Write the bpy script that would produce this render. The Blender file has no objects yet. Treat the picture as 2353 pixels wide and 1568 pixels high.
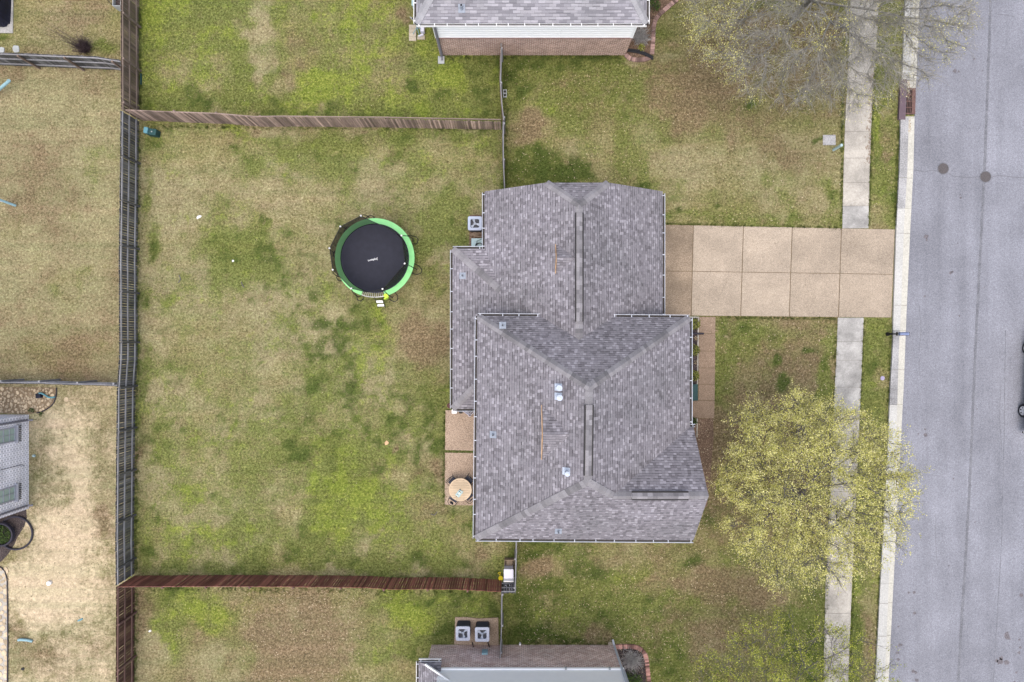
import bpy, math, random
import numpy as np
from mathutils import Vector, Matrix
random.seed(7); RNG = np.random.default_rng(11)
C = bpy.context.scene.collection
SC = bpy.context.scene
# ------------------------------------------------------------ camera, sky, sun, exposure
H = 38.4                                     # height of the drone above the ground
cam = bpy.data.cameras.new('camera'); co = bpy.data.objects.new('camera', cam); C.objects.link(co)
co.location = (0, 0, H); cam.sensor_width = 36; cam.lens = 36*H/58.825
cam.clip_start = 0.5; cam.clip_end = 2000
SC.camera = co
SUN_EL, SUN_AZ = math.radians(76), math.radians(200)      # azimuth clockwise from +Y
w = bpy.data.worlds.new("World"); SC.world = w; w.use_nodes = True
nt = w.node_tree; nt.nodes.clear()
sky = nt.nodes.new('ShaderNodeTexSky'); sky.sky_type = 'NISHITA'; sky.sun_disc = False
sky.sun_elevation = SUN_EL; sky.sun_rotation = SUN_AZ; sky.air_density = 1.0; sky.dust_density = 4.5; sky.ozone_density = 1.0
bg = nt.nodes.new('ShaderNodeBackground'); bg.inputs[1].default_value = 0.15
wo = nt.nodes.new('ShaderNodeOutputWorld')
nt.links.new(sky.outputs[0], bg.inputs[0]); nt.links.new(bg.outputs[0], wo.inputs[0])
sl = bpy.data.lights.new('sun', 'SUN'); sl.energy = 1.7; sl.angle = math.radians(105); sl.color = (1, 0.95, 0.88)
so = bpy.data.objects.new('sun', sl); C.objects.link(so)
d = Vector((math.sin(SUN_AZ)*math.cos(SUN_EL), math.cos(SUN_AZ)*math.cos(SUN_EL), math.sin(SUN_EL)))
so.rotation_euler = d.to_track_quat('Z', 'Y').to_euler()
so.location = (0, 0, 60)
SC.view_settings.view_transform = 'Standard'; SC.view_settings.look = 'None'; SC.view_settings.gamma = 1
SC.view_settings.exposure = 0.68; SC.view_settings.use_curve_mapping = False

# ------------------------------------------------------------ coordinates
def W(px, py, z=0.0):
    """the real point at height z that lies under pixel (px,py) of the 2353 px wide survey picture"""
    s = 40.0*H/(H-z)
    return Vector(((px-1176.5)/s, -(py-784.0)/s, z))
def V(x, yd, z): return Vector((x, -yd, z))

# ------------------------------------------------------------ tags
def tag(o, label=None, cat=None, group=None, kind=None):
    if label: o['label'] = label
    if cat: o['category'] = cat
    if group: o['group'] = group
    if kind: o['kind'] = kind
    return o
def thing(name, label, cat, loc=(0, 0, 0), group=None, rz=0.0):
    o = bpy.data.objects.new(name, None); C.objects.link(o); o.location = loc; o.rotation_euler = (0, 0, rz)
    o.empty_display_size = 0.3
    return tag(o, label, cat, group)

# ------------------------------------------------------------ mesh builder
class MB:
    def __init__(s): s.v = []; s.f = []; s.uv = []; s.mi = []
    def face(s, pts, uv=None, mi=0):
        b = len(s.v); s.v += [tuple(p) for p in pts]; s.f.append(tuple(range(b, b+len(pts))))
        s.uv.append(uv if uv else [(0, 0)]*len(pts)); s.mi.append(mi)
    def poly(s, verts, faces, mi=0, uvs=None):
        b = len(s.v); s.v += [tuple(p) for p in verts]
        for k, f in enumerate(faces):
            s.f.append(tuple(b+i for i in f)); s.uv.append(uvs[k] if uvs else [(0, 0)]*len(f)); s.mi.append(mi)
    def box(s, c, size, rz=0.0, mi=0, M=None):
        hx, hy, hz = size[0]/2, size[1]/2, size[2]/2
        P = [Vector((x, y, z)) for z in (-hz, hz) for x, y in ((-hx, -hy), (hx, -hy), (hx, hy), (-hx, hy))]
        R = M if M is not None else Matrix.Rotation(rz, 3, 'Z')
        P = [R @ p + Vector(c) for p in P]
        s.poly(P, [(0, 3, 2, 1), (4, 5, 6, 7), (0, 1, 5, 4), (1, 2, 6, 5), (2, 3, 7, 6), (3, 0, 4, 7)], mi)
    def bar(s, a, b, wdt, thk=None, mi=0):
        """box section between two points"""
        a = Vector(a); b = Vector(b); d = b-a; L = d.length
        if L < 1e-6: return
        M = d.to_track_quat('X', 'Z').to_matrix()
        s.box((a+b)/2, (L, wdt, thk if thk else wdt), M=M, mi=mi)
    def tube(s, pts, r, n=8, mi=0, cap=True, closed=False):
        pts = [Vector(p) for p in pts]; m = len(pts)
        rr = r if isinstance(r, (list, tuple)) else [r]*m
        rings = []; up = Vector((0.13, 0.31, 0.94))
        for i in range(m):
            if closed: t = pts[(i+1) % m]-pts[i-1]
            else: t = pts[min(i+1, m-1)]-pts[max(i-1, 0)]
            t.normalize(); a = t.cross(up)
            if a.length < 1e-3: a = t.cross(Vector((1, 0, 0)))
            a.normalize(); b = t.cross(a)
            rings.append([pts[i]+(a*math.cos(2*math.pi*k/n)+b*math.sin(2*math.pi*k/n))*rr[i] for k in range(n)])
        vv = [p for rg in rings for p in rg]; ff = []
        for i in range(m if closed else m-1):
            j = (i+1) % m
            for k in range(n):
                k2 = (k+1) % n; ff.append((i*n+k, i*n+k2, j*n+k2, j*n+k))
        if cap and not closed: ff.append(tuple(range(n))[::-1]); ff.append(tuple((m-1)*n+k for k in range(n)))
        s.poly(vv, ff, mi)
    def cyl(s, c, r, h, n=24, r2=None, mi=0):
        r2 = r if r2 is None else r2; c = Vector(c)
        P = [c+Vector((r*math.cos(2*math.pi*k/n), r*math.sin(2*math.pi*k/n), 0)) for k in range(n)]
        Q = [c+Vector((r2*math.cos(2*math.pi*k/n), r2*math.sin(2*math.pi*k/n), h)) for k in range(n)]
        s.poly(P+Q, [tuple(range(n))[::-1], tuple(range(n, 2*n))]+[(k, (k+1) % n, n+(k+1) % n, n+k) for k in range(n)], mi)
    def prism(s, pts, dz, mi=0, uv=None):
        """extrude polygon (list of 3D pts, any plane) downward by dz"""
        n = len(pts); T = [Vector(p) for p in pts]; B = [p-Vector((0, 0, dz)) for p in T]
        nn = Vector((0, 0, 0))
        for i in range(n): nn += T[i].cross(T[(i+1) % n])
        order = list(range(n)) if nn.z > 0 else list(range(n))[::-1]
        u = [uv[i] for i in order] if uv else None
        b = len(s.v); s.v += [tuple(T[i]) for i in order]+[tuple(B[i]) for i in order]
        s.f.append(tuple(range(b, b+n))); s.uv.append(u if u else [(0, 0)]*n); s.mi.append(mi)
        s.f.append(tuple(range(b+n, b+2*n))[::-1]); s.uv.append([(0, 0)]*n); s.mi.append(mi)
        for k in range(n):
            k2 = (k+1) % n
            s.f.append((b+k, b+n+k, b+n+k2, b+k2)); s.uv.append([(0, 0)]*4); s.mi.append(mi)
    def build(s, name, mats, parent=None, smooth=False, bevel=0):
        me = bpy.data.meshes.new(name); me.from_pydata(s.v, [], s.f)
        if not isinstance(mats, (list, tuple)): mats = [mats]
        for m in mats: me.materials.append(m)
        ul = me.uv_layers.new(name='UVMap')
        flat = [c for u in s.uv for p in u for c in p]
        ul.data.foreach_set('uv', flat)
        me.polygons.foreach_set('material_index', s.mi)
        if smooth: me.polygons.foreach_set('use_smooth', [True]*len(s.f))
        me.update()
        o = bpy.data.objects.new(name, me); C.objects.link(o)
        if parent is not None:
            o.parent = parent; o.matrix_parent_inverse = Matrix.Identity(4)
            off = parent_loc(parent)
            if off.length > 0 or parent_rz(parent) != 0:
                M = parent_mat(parent).inverted(); me.transform(M)
        if bevel > 0:
            bm = o.modifiers.new('bevel', 'BEVEL'); bm.width = bevel; bm.segments = 2; bm.limit_method = 'ANGLE'
        return o
def parent_mat(p):
    M = Matrix.Identity(4); q = p
    while q is not None:
        M = (Matrix.Translation(q.location) @ q.rotation_euler.to_matrix().to_4x4()) @ M; q = q.parent
    return M
def parent_loc(p): return parent_mat(p).translation
def parent_rz(p): return parent_mat(p).to_euler().z
# meshes are always written in world coordinates; build() moves them into the parent's own frame

def copy_tree(o, parent=None):
    c = o.copy(); C.objects.link(c); c.parent = parent
    for ch in list(o.children): copy_tree(ch, c)
    return c

# ------------------------------------------------------------ materials
def newmat(name):
    m = bpy.data.materials.new(name); m.use_nodes = True
    n = m.node_tree; b = n.nodes['Principled BSDF']; b.inputs['Specular IOR Level'].default_value = 0.25
    return m, n, b
def node(n, t, **kw):
    x = n.nodes.new(t)
    for k, v in kw.items():
        if k == 'op': x.operation = v
        elif k.startswith('i'): x.inputs[int(k[1:])].default_value = v
    return x
def mth(n, op, a, b=None, c=None):
    x = n.nodes.new('ShaderNodeMath'); x.operation = op
    for i, q in enumerate((a, b, c)):
        if q is None: continue
        if isinstance(q, (int, float)): x.inputs[i].default_value = q
        else: n.links.new(q, x.inputs[i])
    return x.outputs[0]
def mix(n, f, a, b, blend='MIX'):
    x = n.nodes.new('ShaderNodeMix'); x.data_type = 'RGBA'; x.blend_type = blend
    for s, q in ((x.inputs[0], f), (x.inputs[6], a), (x.inputs[7], b)):
        if isinstance(q, (int, float)): s.default_value = q
        elif isinstance(q, tuple): s.default_value = (q[0], q[1], q[2], 1)
        else: n.links.new(q, s)
    return x.outputs[2]
def noise(n, vec, scale, detail=3, rough=0.55, dist=0.0):
    x = n.nodes.new('ShaderNodeTexNoise'); x.inputs['Scale'].default_value = scale
    x.inputs['Detail'].default_value = detail; x.inputs['Roughness'].default_value = rough
    x.inputs['Distortion'].default_value = dist
    if vec is not None: n.links.new(vec, x.inputs['Vector'])
    return x.outputs['Fac']
def ramp(n, f, stops, interp='LINEAR'):
    x = n.nodes.new('ShaderNodeValToRGB'); x.color_ramp.interpolation = interp
    e = x.color_ramp.elements
    while len(e) > 1: e.remove(e[-1])
    e[0].position = stops[0][0]; c = stops[0][1]; e[0].color = (*c, 1) if isinstance(c, tuple) else (c, c, c, 1)
    for p, c in stops[1:]:
        q = e.new(p); q.color = (*c, 1) if isinstance(c, tuple) else (c, c, c, 1)
    n.links.new(f, x.inputs[0]); return x.outputs[0]
def geo_pos(n): return n.nodes.new('ShaderNodeNewGeometry').outputs['Position']
def bump(n, b, h, strength=0.3, dist=0.02):
    x = n.nodes.new('ShaderNodeBump'); x.inputs['Strength'].default_value = strength; x.inputs['Distance'].default_value = dist
    n.links.new(h, x.inputs['Height']); n.links.new(x.outputs[0], b.inputs['Normal'])
def plain(name, col, rough=0.6, var=0.12, scale=6, metal=0.0, isl=0.0, spec=None, bmp=0.0):
    """painted / plastic / metal surface with slight uneven wear"""
    m, n, b = newmat(name)
    P = n.nodes.new('ShaderNodeTexCoord').outputs['Object']
    f = noise(n, P, scale, 4)
    lo = tuple(c*(1-var) for c in col); hi = tuple(min(1, c*(1+var)) for c in col)
    c = ramp(n, f, [(0.3, lo), (0.7, hi)])
    if isl:
        g = n.nodes.new('ShaderNodeNewGeometry').outputs['Random Per Island']
        v = mth(n, 'MULTIPLY_ADD', g, 2*isl, 1-isl)
        cm = n.nodes.new('ShaderNodeCombineColor'); [n.links.new(v, cm.inputs[i]) for i in range(3)]
        c = mix(n, 1.0, c, cm.outputs[0], 'MULTIPLY')
    n.links.new(c, b.inputs['Base Color']); b.inputs['Roughness'].default_value = rough; b.inputs['Metallic'].default_value = metal
    if spec is not None: b.inputs['Specular IOR Level'].default_value = spec
    if bmp: bump(n, b, noise(n, P, scale*6, 4), bmp, 0.01)
    return m
def wood(name, lo, hi, streak=(1, 1, 1), isl=0.28):
    m, n, b = newmat(name)
    P = geo_pos(n); mp = n.nodes.new('ShaderNodeMapping'); mp.inputs['Scale'].default_value = streak; n.links.new(P, mp.inputs[0])
    f = noise(n, mp.outputs[0], 5, 5, 0.65); c = ramp(n, f, [(0.28, lo), (0.72, hi)])
    f2 = noise(n, P, 0.6, 3); v2 = ramp(n, f2, [(0.3, 0.78), (0.7, 1.15)])
    c = mix(n, 1.0, c, v2, 'MULTIPLY')
    g = n.nodes.new('ShaderNodeNewGeometry').outputs['Random Per Island']
    v = ramp(n, g, [(0, 1-isl), (0.85, 1+isl*0.4), (1, 1+isl*1.3)])
    c = mix(n, 1.0, c, v, 'MULTIPLY')
    n.links.new(c, b.inputs['Base Color']); b.inputs['Roughness'].default_value = 0.85
    bump(n, b, f, 0.4, 0.01)
    return m
def shingle(name, row, tab, cols, dark, joint=0.10, tint=(1.0, 0.985, 1.02)):
    """asphalt shingles laid in courses along the UV of each roof plane (u along the eave, v up the slope)"""
    m, n, b = newmat(name)
    uv = n.nodes.new('ShaderNodeUVMap').outputs[0]
    sp = n.nodes.new('ShaderNodeSeparateXYZ'); n.links.new(uv, sp.inputs[0]); u, v = sp.outputs[0], sp.outputs[1]
    vr = mth(n, 'DIVIDE', v, row); r = mth(n, 'FLOOR', vr); fv = mth(n, 'FRACT', vr)
    wn = n.nodes.new('ShaderNodeTexWhiteNoise'); wn.noise_dimensions = '1D'; n.links.new(r, wn.inputs['W'])
    uo = mth(n, 'ADD', mth(n, 'DIVIDE', u, tab), mth(n, 'MULTIPLY', wn.outputs['Value'], 7.0) if joint < 0.2 else mth(n, 'MULTIPLY', r, 0.5))
    cidx = mth(n, 'FLOOR', uo); fu = mth(n, 'FRACT', uo)
    cb = n.nodes.new('ShaderNodeCombineXYZ'); n.links.new(cidx, cb.inputs[0]); n.links.new(r, cb.inputs[1])
    w2 = n.nodes.new('ShaderNodeTexWhiteNoise'); w2.noise_dimensions = '2D'; n.links.new(cb.outputs[0], w2.inputs['Vector'])
    col = ramp(n, w2.outputs['Value'], cols, 'CONSTANT')
    # course shadow line at the butt of each course, broken up tab by tab
    sc2 = n.nodes.new('ShaderNodeSeparateColor'); n.links.new(w2.outputs['Color'], sc2.inputs[0])
    lw = mth(n, 'MULTIPLY_ADD', sc2.outputs[1], 0.26, 0.12)
    ln = mth(n, 'LESS_THAN', fv, lw)
    ln = mth(n, 'MULTIPLY', ln, mth(n, 'MULTIPLY_ADD', sc2.outputs[2], 0.75, 0.25))
    jn = mth(n, 'LESS_THAN', fu, joint*0.5 if joint < 0.2 else 0.035)
    jn = mth(n, 'MULTIPLY', jn, 0.55)
    lm = mth(n, 'MINIMUM', mth(n, 'ADD', ln, jn), 1.0)
    col = mix(n, lm, col, dark)
    P = geo_pos(n)
    st = noise(n, P, 0.35, 4, 0.6); col = mix(n, 1.0, col, ramp(n, st, [(0.28, (0.80, 0.81, 0.79)), (0.5, (0.98, 0.97, 0.96)), (0.72, (1.14, 1.13, 1.14))]), 'MULTIPLY')
    gr = noise(n, P, 45, 2, 0.7); col = mix(n, 1.0, col, ramp(n, gr, [(0.3, 0.8), (0.7, 1.2)]), 'MULTIPLY')
    col = mix(n, 1.0, col, tint, 'MULTIPLY')
    n.links.new(col, b.inputs['Base Color']); b.inputs['Roughness'].default_value = 0.95; b.inputs['Specular IOR Level'].default_value = 0.1
    bump(n, b, mth(n, 'ADD', fv, mth(n, 'MULTIPLY', gr, 0.4)), 0.35, 0.012)
    return m
def brickmat(name, c1, c2, mortar, bw=0.24, bh=0.105, ms=0.014, var=0.5):
    m, n, b = newmat(name)
    uv = n.nodes.new('ShaderNodeUVMap').outputs[0]
    x = n.nodes.new('ShaderNodeTexBrick'); n.links.new(uv, x.inputs['Vector'])
    x.inputs['Color1'].default_value = (*c1, 1); x.inputs['Color2'].default_value = (*c2, 1); x.inputs['Mortar'].default_value = (*mortar, 1)
    x.inputs['Scale'].default_value = 1; x.inputs['Mortar Size'].default_value = ms; x.inputs['Brick Width'].default_value = bw
    x.inputs['Row Height'].default_value = bh; x.inputs['Mortar Smooth'].default_value = 0.1; x.inputs['Bias'].default_value = 0
    P = geo_pos(n); st = noise(n, P, 1.1, 4, 0.6)
    c = mix(n, 1.0, x.outputs['Color'], ramp(n, st, [(0.3, 0.8), (0.7, 1.2)]), 'MULTIPLY')
    n.links.new(c, b.inputs['Base Color']); b.inputs['Roughness'].default_value = 0.9
    bump(n, b, x.outputs['Fac'], -0.5, 0.01)
    return m
def slabmat(name, lo, mid, hi, fine=38, stain=(0.7, 1.12), stscale=0.5, streak=None, fineamt=0.22):
    """concrete, asphalt and exposed aggregate"""
    m, n, b = newmat(name); P = geo_pos(n)
    f = noise(n, P, fine, 3, 0.75); c = ramp(n, f, [(0.3, lo), (0.5, mid), (0.7, hi)])
    st = noise(n, P, stscale, 5, 0.62); c = mix(n, 1.0, c, ramp(n, st, [(0.32, stain[0]), (0.68, stain[1])]), 'MULTIPLY')
    f2 = noise(n, P, 9, 3, 0.6); c = mix(n, 1.0, c, ramp(n, f2, [(0.3, 1-fineamt*0.6), (0.7, 1+fineamt*0.4)]), 'MULTIPLY')
    if streak:
        mp = n.nodes.new('ShaderNodeMapping'); mp.inputs['Scale'].default_value = streak; n.links.new(P, mp.inputs[0])
        f3 = noise(n, mp.outputs[0], 1.0, 4, 0.6); c = mix(n, 1.0, c, ramp(n, f3, [(0.32, 0.86), (0.68, 1.11)]), 'MULTIPLY')
    n.links.new(c, b.inputs['Base Color']); b.inputs['Roughness'].default_value = 0.92; b.inputs['Specular IOR Level'].default_value = 0.15
    bump(n, b, f, 0.35, 0.008)
    return m
def leafmat(name, stops, trans=0.25):
    m, n, b = newmat(name)
    g = n.nodes.new('ShaderNodeNewGeometry'); c = ramp(n, g.outputs['Random Per Island'], stops)
    f = noise(n, g.outputs['Position'], 0.9, 3); c = mix(n, 1.0, c, ramp(n, f, [(0.3, 0.72), (0.7, 1.2)]), 'MULTIPLY')
    n.links.new(c, b.inputs['Base Color']); b.inputs['Roughness'].default_value = 0.7; b.inputs['Specular IOR Level'].default_value = 0.2
    if trans:
        t = n.nodes.new('ShaderNodeBsdfTranslucent'); n.links.new(c, t.inputs[0])
        mx = n.nodes.new('ShaderNodeMixShader'); mx.inputs[0].default_value = trans
        n.links.new(b.outputs[0], mx.inputs[1]); n.links.new(t.outputs[0], mx.inputs[2])
        n.links.new(mx.outputs[0], n.nodes['Material Output'].inputs[0])
    return m

def lawnmat():
    m, n, b = newmat('lawn'); P = geo_pos(n)
    a1 = n.nodes.new('ShaderNodeAttribute'); a1.attribute_name = 'cov'
    a2 = n.nodes.new('ShaderNodeAttribute'); a2.attribute_name = 'cov2'
    s1 = n.nodes.new('ShaderNodeSeparateColor'); n.links.new(a1.outputs['Color'], s1.inputs[0])
    s2 = n.nodes.new('ShaderNodeSeparateColor'); n.links.new(a2.outputs['Color'], s2.inputs[0])
    green, lime, bare = s1.outputs; sand, deep, pale = s2.outputs
    def nz(sc_, de, ro, di=0.0, g=2.3):
        q = noise(n, P, sc_, de, ro, di)
        return mth(n, 'MINIMUM', mth(n, 'MAXIMUM', mth(n, 'MULTIPLY_ADD', mth(n, 'SUBTRACT', q, 0.5), g, 0.5), 0.0), 1.0)
    nb = nz(0.45, 5, 0.7, 0.6)       # metre-wide drifts
    nc = nz(1.5, 5, 0.75, 0.5)       # clumps
    nm = nz(4.5, 4, 0.8, 0.3)        # tufts
    nf = nz(8.5, 4, 0.9, 0.3, 2.9)      # blades
    nx = nz(24, 2, 0.8, 0.0, 2.2)         # fine grain
    def thr(cov, a, k=2.6):
        return mth(n, 'MINIMUM', mth(n, 'MAXIMUM', mth(n, 'MULTIPLY_ADD', mth(n, 'ADD', mth(n, 'SUBTRACT', cov, 1.0), a), k, 0.5), 0.0), 1.0)
    def comb(*w_):
        o = None
        for q, k in w_:
            o = mth(n, 'MULTIPLY', q, k) if o is None else mth(n, 'MULTIPLY_ADD', q, k, o)
        return o
    n1 = comb((nb, 0.28), (nc, 0.50), (nm, 0.22)); n2 = comb((nb, 0.2), (nc, 0.30), (nm, 0.5)); n3 = comb((nc, 0.45), (nm, 0.35), (nf, 0.2))
    tn = comb((nf, 0.78), (nx, 0.22))
    sp = nz(5.2, 3, 0.75, 0.0, 3.4); sp2 = mth(n, 'MULTIPLY', mth(n, 'GREATER_THAN', sp, 0.90), mth(n, 'MULTIPLY', nc, 0.85))
    pz = nz(0.9, 3, 0.6, 0.0, 3.0)
    dry = ramp(n, tn, [(0.12, (0.085, 0.071, 0.030)), (0.36, (0.205, 0.180, 0.086)), (0.6, (0.315, 0.283, 0.148)), (0.88, (0.52, 0.47, 0.28))])
    grn = ramp(n, tn, [(0.12, (0.036, 0.050, 0.010)), (0.38, (0.096, 0.120, 0.028)), (0.62, (0.168, 0.192, 0.052)), (0.9, (0.34, 0.35, 0.135))])
    dgr = ramp(n, tn, [(0.12, (0.018, 0.032, 0.008)), (0.45, (0.055, 0.082, 0.020)), (0.85, (0.135, 0.155, 0.05))])
    lim = ramp(n, tn, [(0.12, (0.085, 0.120, 0.016)), (0.45, (0.195, 0.245, 0.036)), (0.85, (0.42, 0.45, 0.10))])
    brn = ramp(n, tn, [(0.12, (0.066, 0.043, 0.026)), (0.45, (0.178, 0.124, 0.082)), (0.85, (0.38, 0.29, 0.21))])
    snd = ramp(n, tn, [(0.12, (0.50, 0.405, 0.265)), (0.5, (0.62, 0.51, 0.345)), (0.88, (0.73, 0.615, 0.44))])
    pal = ramp(n, tn, [(0.12, (0.16, 0.132, 0.078)), (0.38, (0.29, 0.250, 0.155)), (0.62, (0.39, 0.345, 0.225)), (0.88, (0.56, 0.51, 0.355))])
    hlf = lambda q, k: mth(n, 'MULTIPLY', q, k)
    c = mix(n, hlf(thr(pale, n1), 0.9), dry, pal)
    c = mix(n, hlf(pz, 0.42), c, brn)
    c = mix(n, hlf(thr(green, n1), 0.80), c, grn)
    c = mix(n, hlf(thr(lime, n2, 2.6), 0.60), c, lim)
    c = mix(n, hlf(thr(deep, n3, 2.8), 0.86), c, dgr)
    c = mix(n, hlf(thr(bare, n1, 2.6), 0.88), c, brn)
    c = mix(n, 1.0, c, (1.0, 1.04, 0.90), 'MULTIPLY')
    c = mix(n, hlf(thr(sand, n1, 1.8), 0.92), c, snd)
    mp = n.nodes.new('ShaderNodeMapping'); mp.inputs['Scale'].default_value = (0.10, 1.5, 1); n.links.new(P, mp.inputs[0])
    sk = noise(n, mp.outputs[0], 1.0, 4, 0.65); c = mix(n, 1.0, c, ramp(n, sk, [(0.3, (0.86, 0.92, 0.86)), (0.7, (1.13, 1.08, 1.12))]), 'MULTIPLY')
    c = mix(n, sp2, c, (0.030, 0.042, 0.012))
    c = mix(n, 1.0, c, ramp(n, nm, [(0.0, 0.52), (0.5, 0.76), (1.0, 1.02)]), 'MULTIPLY')
    c = mix(n, 1.0, c, ramp(n, nc, [(0.0, 0.88), (1.0, 1.13)]), 'MULTIPLY')
    c = mix(n, 1.0, c, ramp(n, nb, [(0.0, 0.90), (1.0, 1.10)]), 'MULTIPLY')
    n.links.new(c, b.inputs['Base Color']); b.inputs['Roughness'].default_value = 1.0; b.inputs['Specular IOR Level'].default_value = 0.05
    bump(n, b, tn, 0.6, 0.05)
    return m

M = {}
M['lawn'] = lawnmat()
M['roof'] = shingle('roof_shingles', 0.145, 0.155, [(0, (0.145, 0.140, 0.150)), (0.15, (0.192, 0.187, 0.200)), (0.5, (0.214, 0.209, 0.223)), (0.85, (0.285, 0.279, 0.297))], (0.072, 0.068, 0.073))
M['roof3'] = shingle('three_tab_shingles', 0.148, 0.36, [(0, (0.19, 0.19, 0.205)), (0.18, (0.245, 0.245, 0.262)), (0.5, (0.29, 0.29, 0.305)), (0.78, (0.33, 0.33, 0.35))], (0.13, 0.13, 0.14), joint=0.3)
M['cap'] = plain('ridge_cap_shingles', (0.185, 0.179, 0.189), 0.95, 0.15, 25, isl=0.32)
M['cap3'] = plain('hip_cap_shingles', (0.255, 0.255, 0.27), 0.95, 0.15, 25, isl=0.2)
M['black'] = plain('black_plastic', (0.012, 0.012, 0.014), 0.5)
M['white'] = plain('white_paint', (0.80, 0.80, 0.80), 0.5, 0.03)
M['siding'] = plain('white_siding', (0.94, 0.95, 0.95), 0.6, 0.02, 3)
M['gutter'] = plain('gutter_white', (0.46, 0.49, 0.55), 0.45, 0.06)
M['flue'] = plain('galvanised_flue', (0.42, 0.47, 0.55), 0.5, 0.12)
M['lead'] = plain('lead_flashing', (0.25, 0.28, 0.33), 0.6, 0.15)
M['gutter_in'] = plain('gutter_floor', (0.05, 0.045, 0.042), 0.9, 0.3, 12)  # dark colour for the floor of the gutter troughs
M['dspout'] = plain('grey_downspout', (0.17, 0.17, 0.20), 0.5, 0.1)
M['ddspout'] = plain('dark_downspout', (0.025, 0.023, 0.035), 0.5, 0.1)
M['brick'] = brickmat('red_brick', (0.19, 0.088, 0.064), (0.40, 0.235, 0.185), (0.66, 0.57, 0.50))
M['brick_pale'] = brickmat('pale_washed_brick', (0.60, 0.44, 0.39), (0.86, 0.73, 0.68), (0.30, 0.20, 0.18))
M['brick_white'] = brickmat('whitewashed_brick', (0.84, 0.84, 0.90), (0.92, 0.92, 0.97), (0.32, 0.32, 0.38), 0.24, 0.11, 0.016)
M['glass'] = plain('window_glass', (0.32, 0.42, 0.38), 0.12, 0.1, 2, spec=0.6)
M['dglass'] = plain('dark_glass', (0.02, 0.025, 0.03), 0.08, 0.1, 2, spec=0.6)
M['trim'] = plain('grey_window_trim', (0.33, 0.34, 0.38), 0.5, 0.06)
M['tan_trim'] = plain('tan_beam', (0.20, 0.15, 0.11), 0.7, 0.15)
M['fence_grey'] = wood('weathered_grey_boards', (0.052, 0.052, 0.052), (0.165, 0.163, 0.163), (1, 6, 0.3), 0.45)
M['rail_grey'] = wood('weathered_grey_rails', (0.19, 0.19, 0.20), (0.34, 0.34, 0.36), (6, 0.3, 6), 0.1)
M['fence_brown'] = wood('brown_boards', (0.125, 0.090, 0.070), (0.26, 0.195, 0.155), (1, 6, 0.3), 0.35)
M['rail_brown'] = wood('brown_rails', (0.18, 0.135, 0.11), (0.28, 0.22, 0.185), (6, 0.3, 6), 0.1)
M['fence_pink'] = wood('faded_cedar_boards', (0.17, 0.12, 0.098), (0.44, 0.33, 0.28), (6, 1, 0.3), 0.55)
M['fence_red'] = wood('red_stained_boards', (0.13, 0.046, 0.034), (0.30, 0.115, 0.088), (6, 1, 0.3), 0.42)
M['fence_dred'] = wood('dark_red_boards', (0.058, 0.028, 0.022), (0.115, 0.06, 0.048), (1, 6, 0.3), 0.3)
M['rail_red'] = wood('red_rails', (0.11, 0.060, 0.05), (0.20, 0.125, 0.11), (6, 0.3, 6), 0.1)
M['asphalt'] = slabmat('asphalt_road', (0.125, 0.130, 0.151), (0.205, 0.211, 0.240), (0.285, 0.292, 0.327), 22, (0.82, 1.10), 0.30, streak=(0.9, 0.05, 1))
M['seam'] = slabmat('asphalt_seam', (0.085, 0.088, 0.10), (0.150, 0.154, 0.172), (0.22, 0.225, 0.245), 22, (0.8, 1.15), 1.5)
M['tar'] = plain('road_crack_filler', (0.10, 0.10, 0.11), 0.9, 0.3, 8)
M['oil'] = plain('oil_stain', (0.125, 0.115, 0.125), 0.8, 0.35, 12)
M['concrete'] = slabmat('pale_concrete', (0.28, 0.26, 0.225), (0.41, 0.385, 0.34), (0.52, 0.495, 0.45), 40, (0.66, 1.14), 0.7)
M['concrete_grey'] = slabmat('stained_concrete', (0.24, 0.235, 0.225), (0.34, 0.335, 0.32), (0.44, 0.43, 0.41), 30, (0.60, 1.28), 0.8)
M['kerb'] = slabmat('kerb_concrete', (0.20, 0.20, 0.205), (0.31, 0.31, 0.315), (0.42, 0.42, 0.41), 16, (0.62, 1.25), 0.5)
M['kerb_pale'] = slabmat('pale_kerb_concrete', (0.33, 0.335, 0.32), (0.43, 0.43, 0.41), (0.52, 0.515, 0.495), 16, (0.88, 1.08), 0.5)
M['gutterpan'] = slabmat('gutter_pan_concrete', (0.36, 0.35, 0.305), (0.455, 0.445, 0.395), (0.54, 0.53, 0.48), 22, (0.9, 1.06), 0.6)
M['aggregate'] = slabmat('exposed_aggregate', (0.18, 0.145, 0.108), (0.315, 0.262, 0.203), (0.46, 0.395, 0.318), 24, (0.82, 1.12), 0.5)
M['aggregate_b'] = slabmat('exposed_aggregate_paler', (0.20, 0.165, 0.125), (0.345, 0.288, 0.225), (0.49, 0.425, 0.345), 24, (0.84, 1.10), 0.6)
M['aggregate_st'] = slabmat('stained_aggregate', (0.12, 0.092, 0.062), (0.255, 0.20, 0.145), (0.42, 0.345, 0.265), 24, (0.66, 1.22), 0.42)
M['aggregate_dk'] = slabmat('darker_aggregate', (0.115, 0.080, 0.055), (0.245, 0.18, 0.13), (0.40, 0.31, 0.24), 26, (0.82, 1.12), 0.6)
M['aggregate_pt'] = slabmat('patio_aggregate', (0.16, 0.115, 0.08), (0.345, 0.262, 0.195), (0.53, 0.43, 0.34), 19, (0.88, 1.10), 0.6)
M['joint'] = plain('joint_dirt', (0.14, 0.105, 0.065), 0.95, 0.3, 10)
M['jointc'] = plain('concrete_joint_dirt', (0.17, 0.16, 0.14), 0.95, 0.3, 10)
M['moss'] = plain('grassy_gap', (0.10, 0.12, 0.035), 0.95, 0.4, 14)
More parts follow.
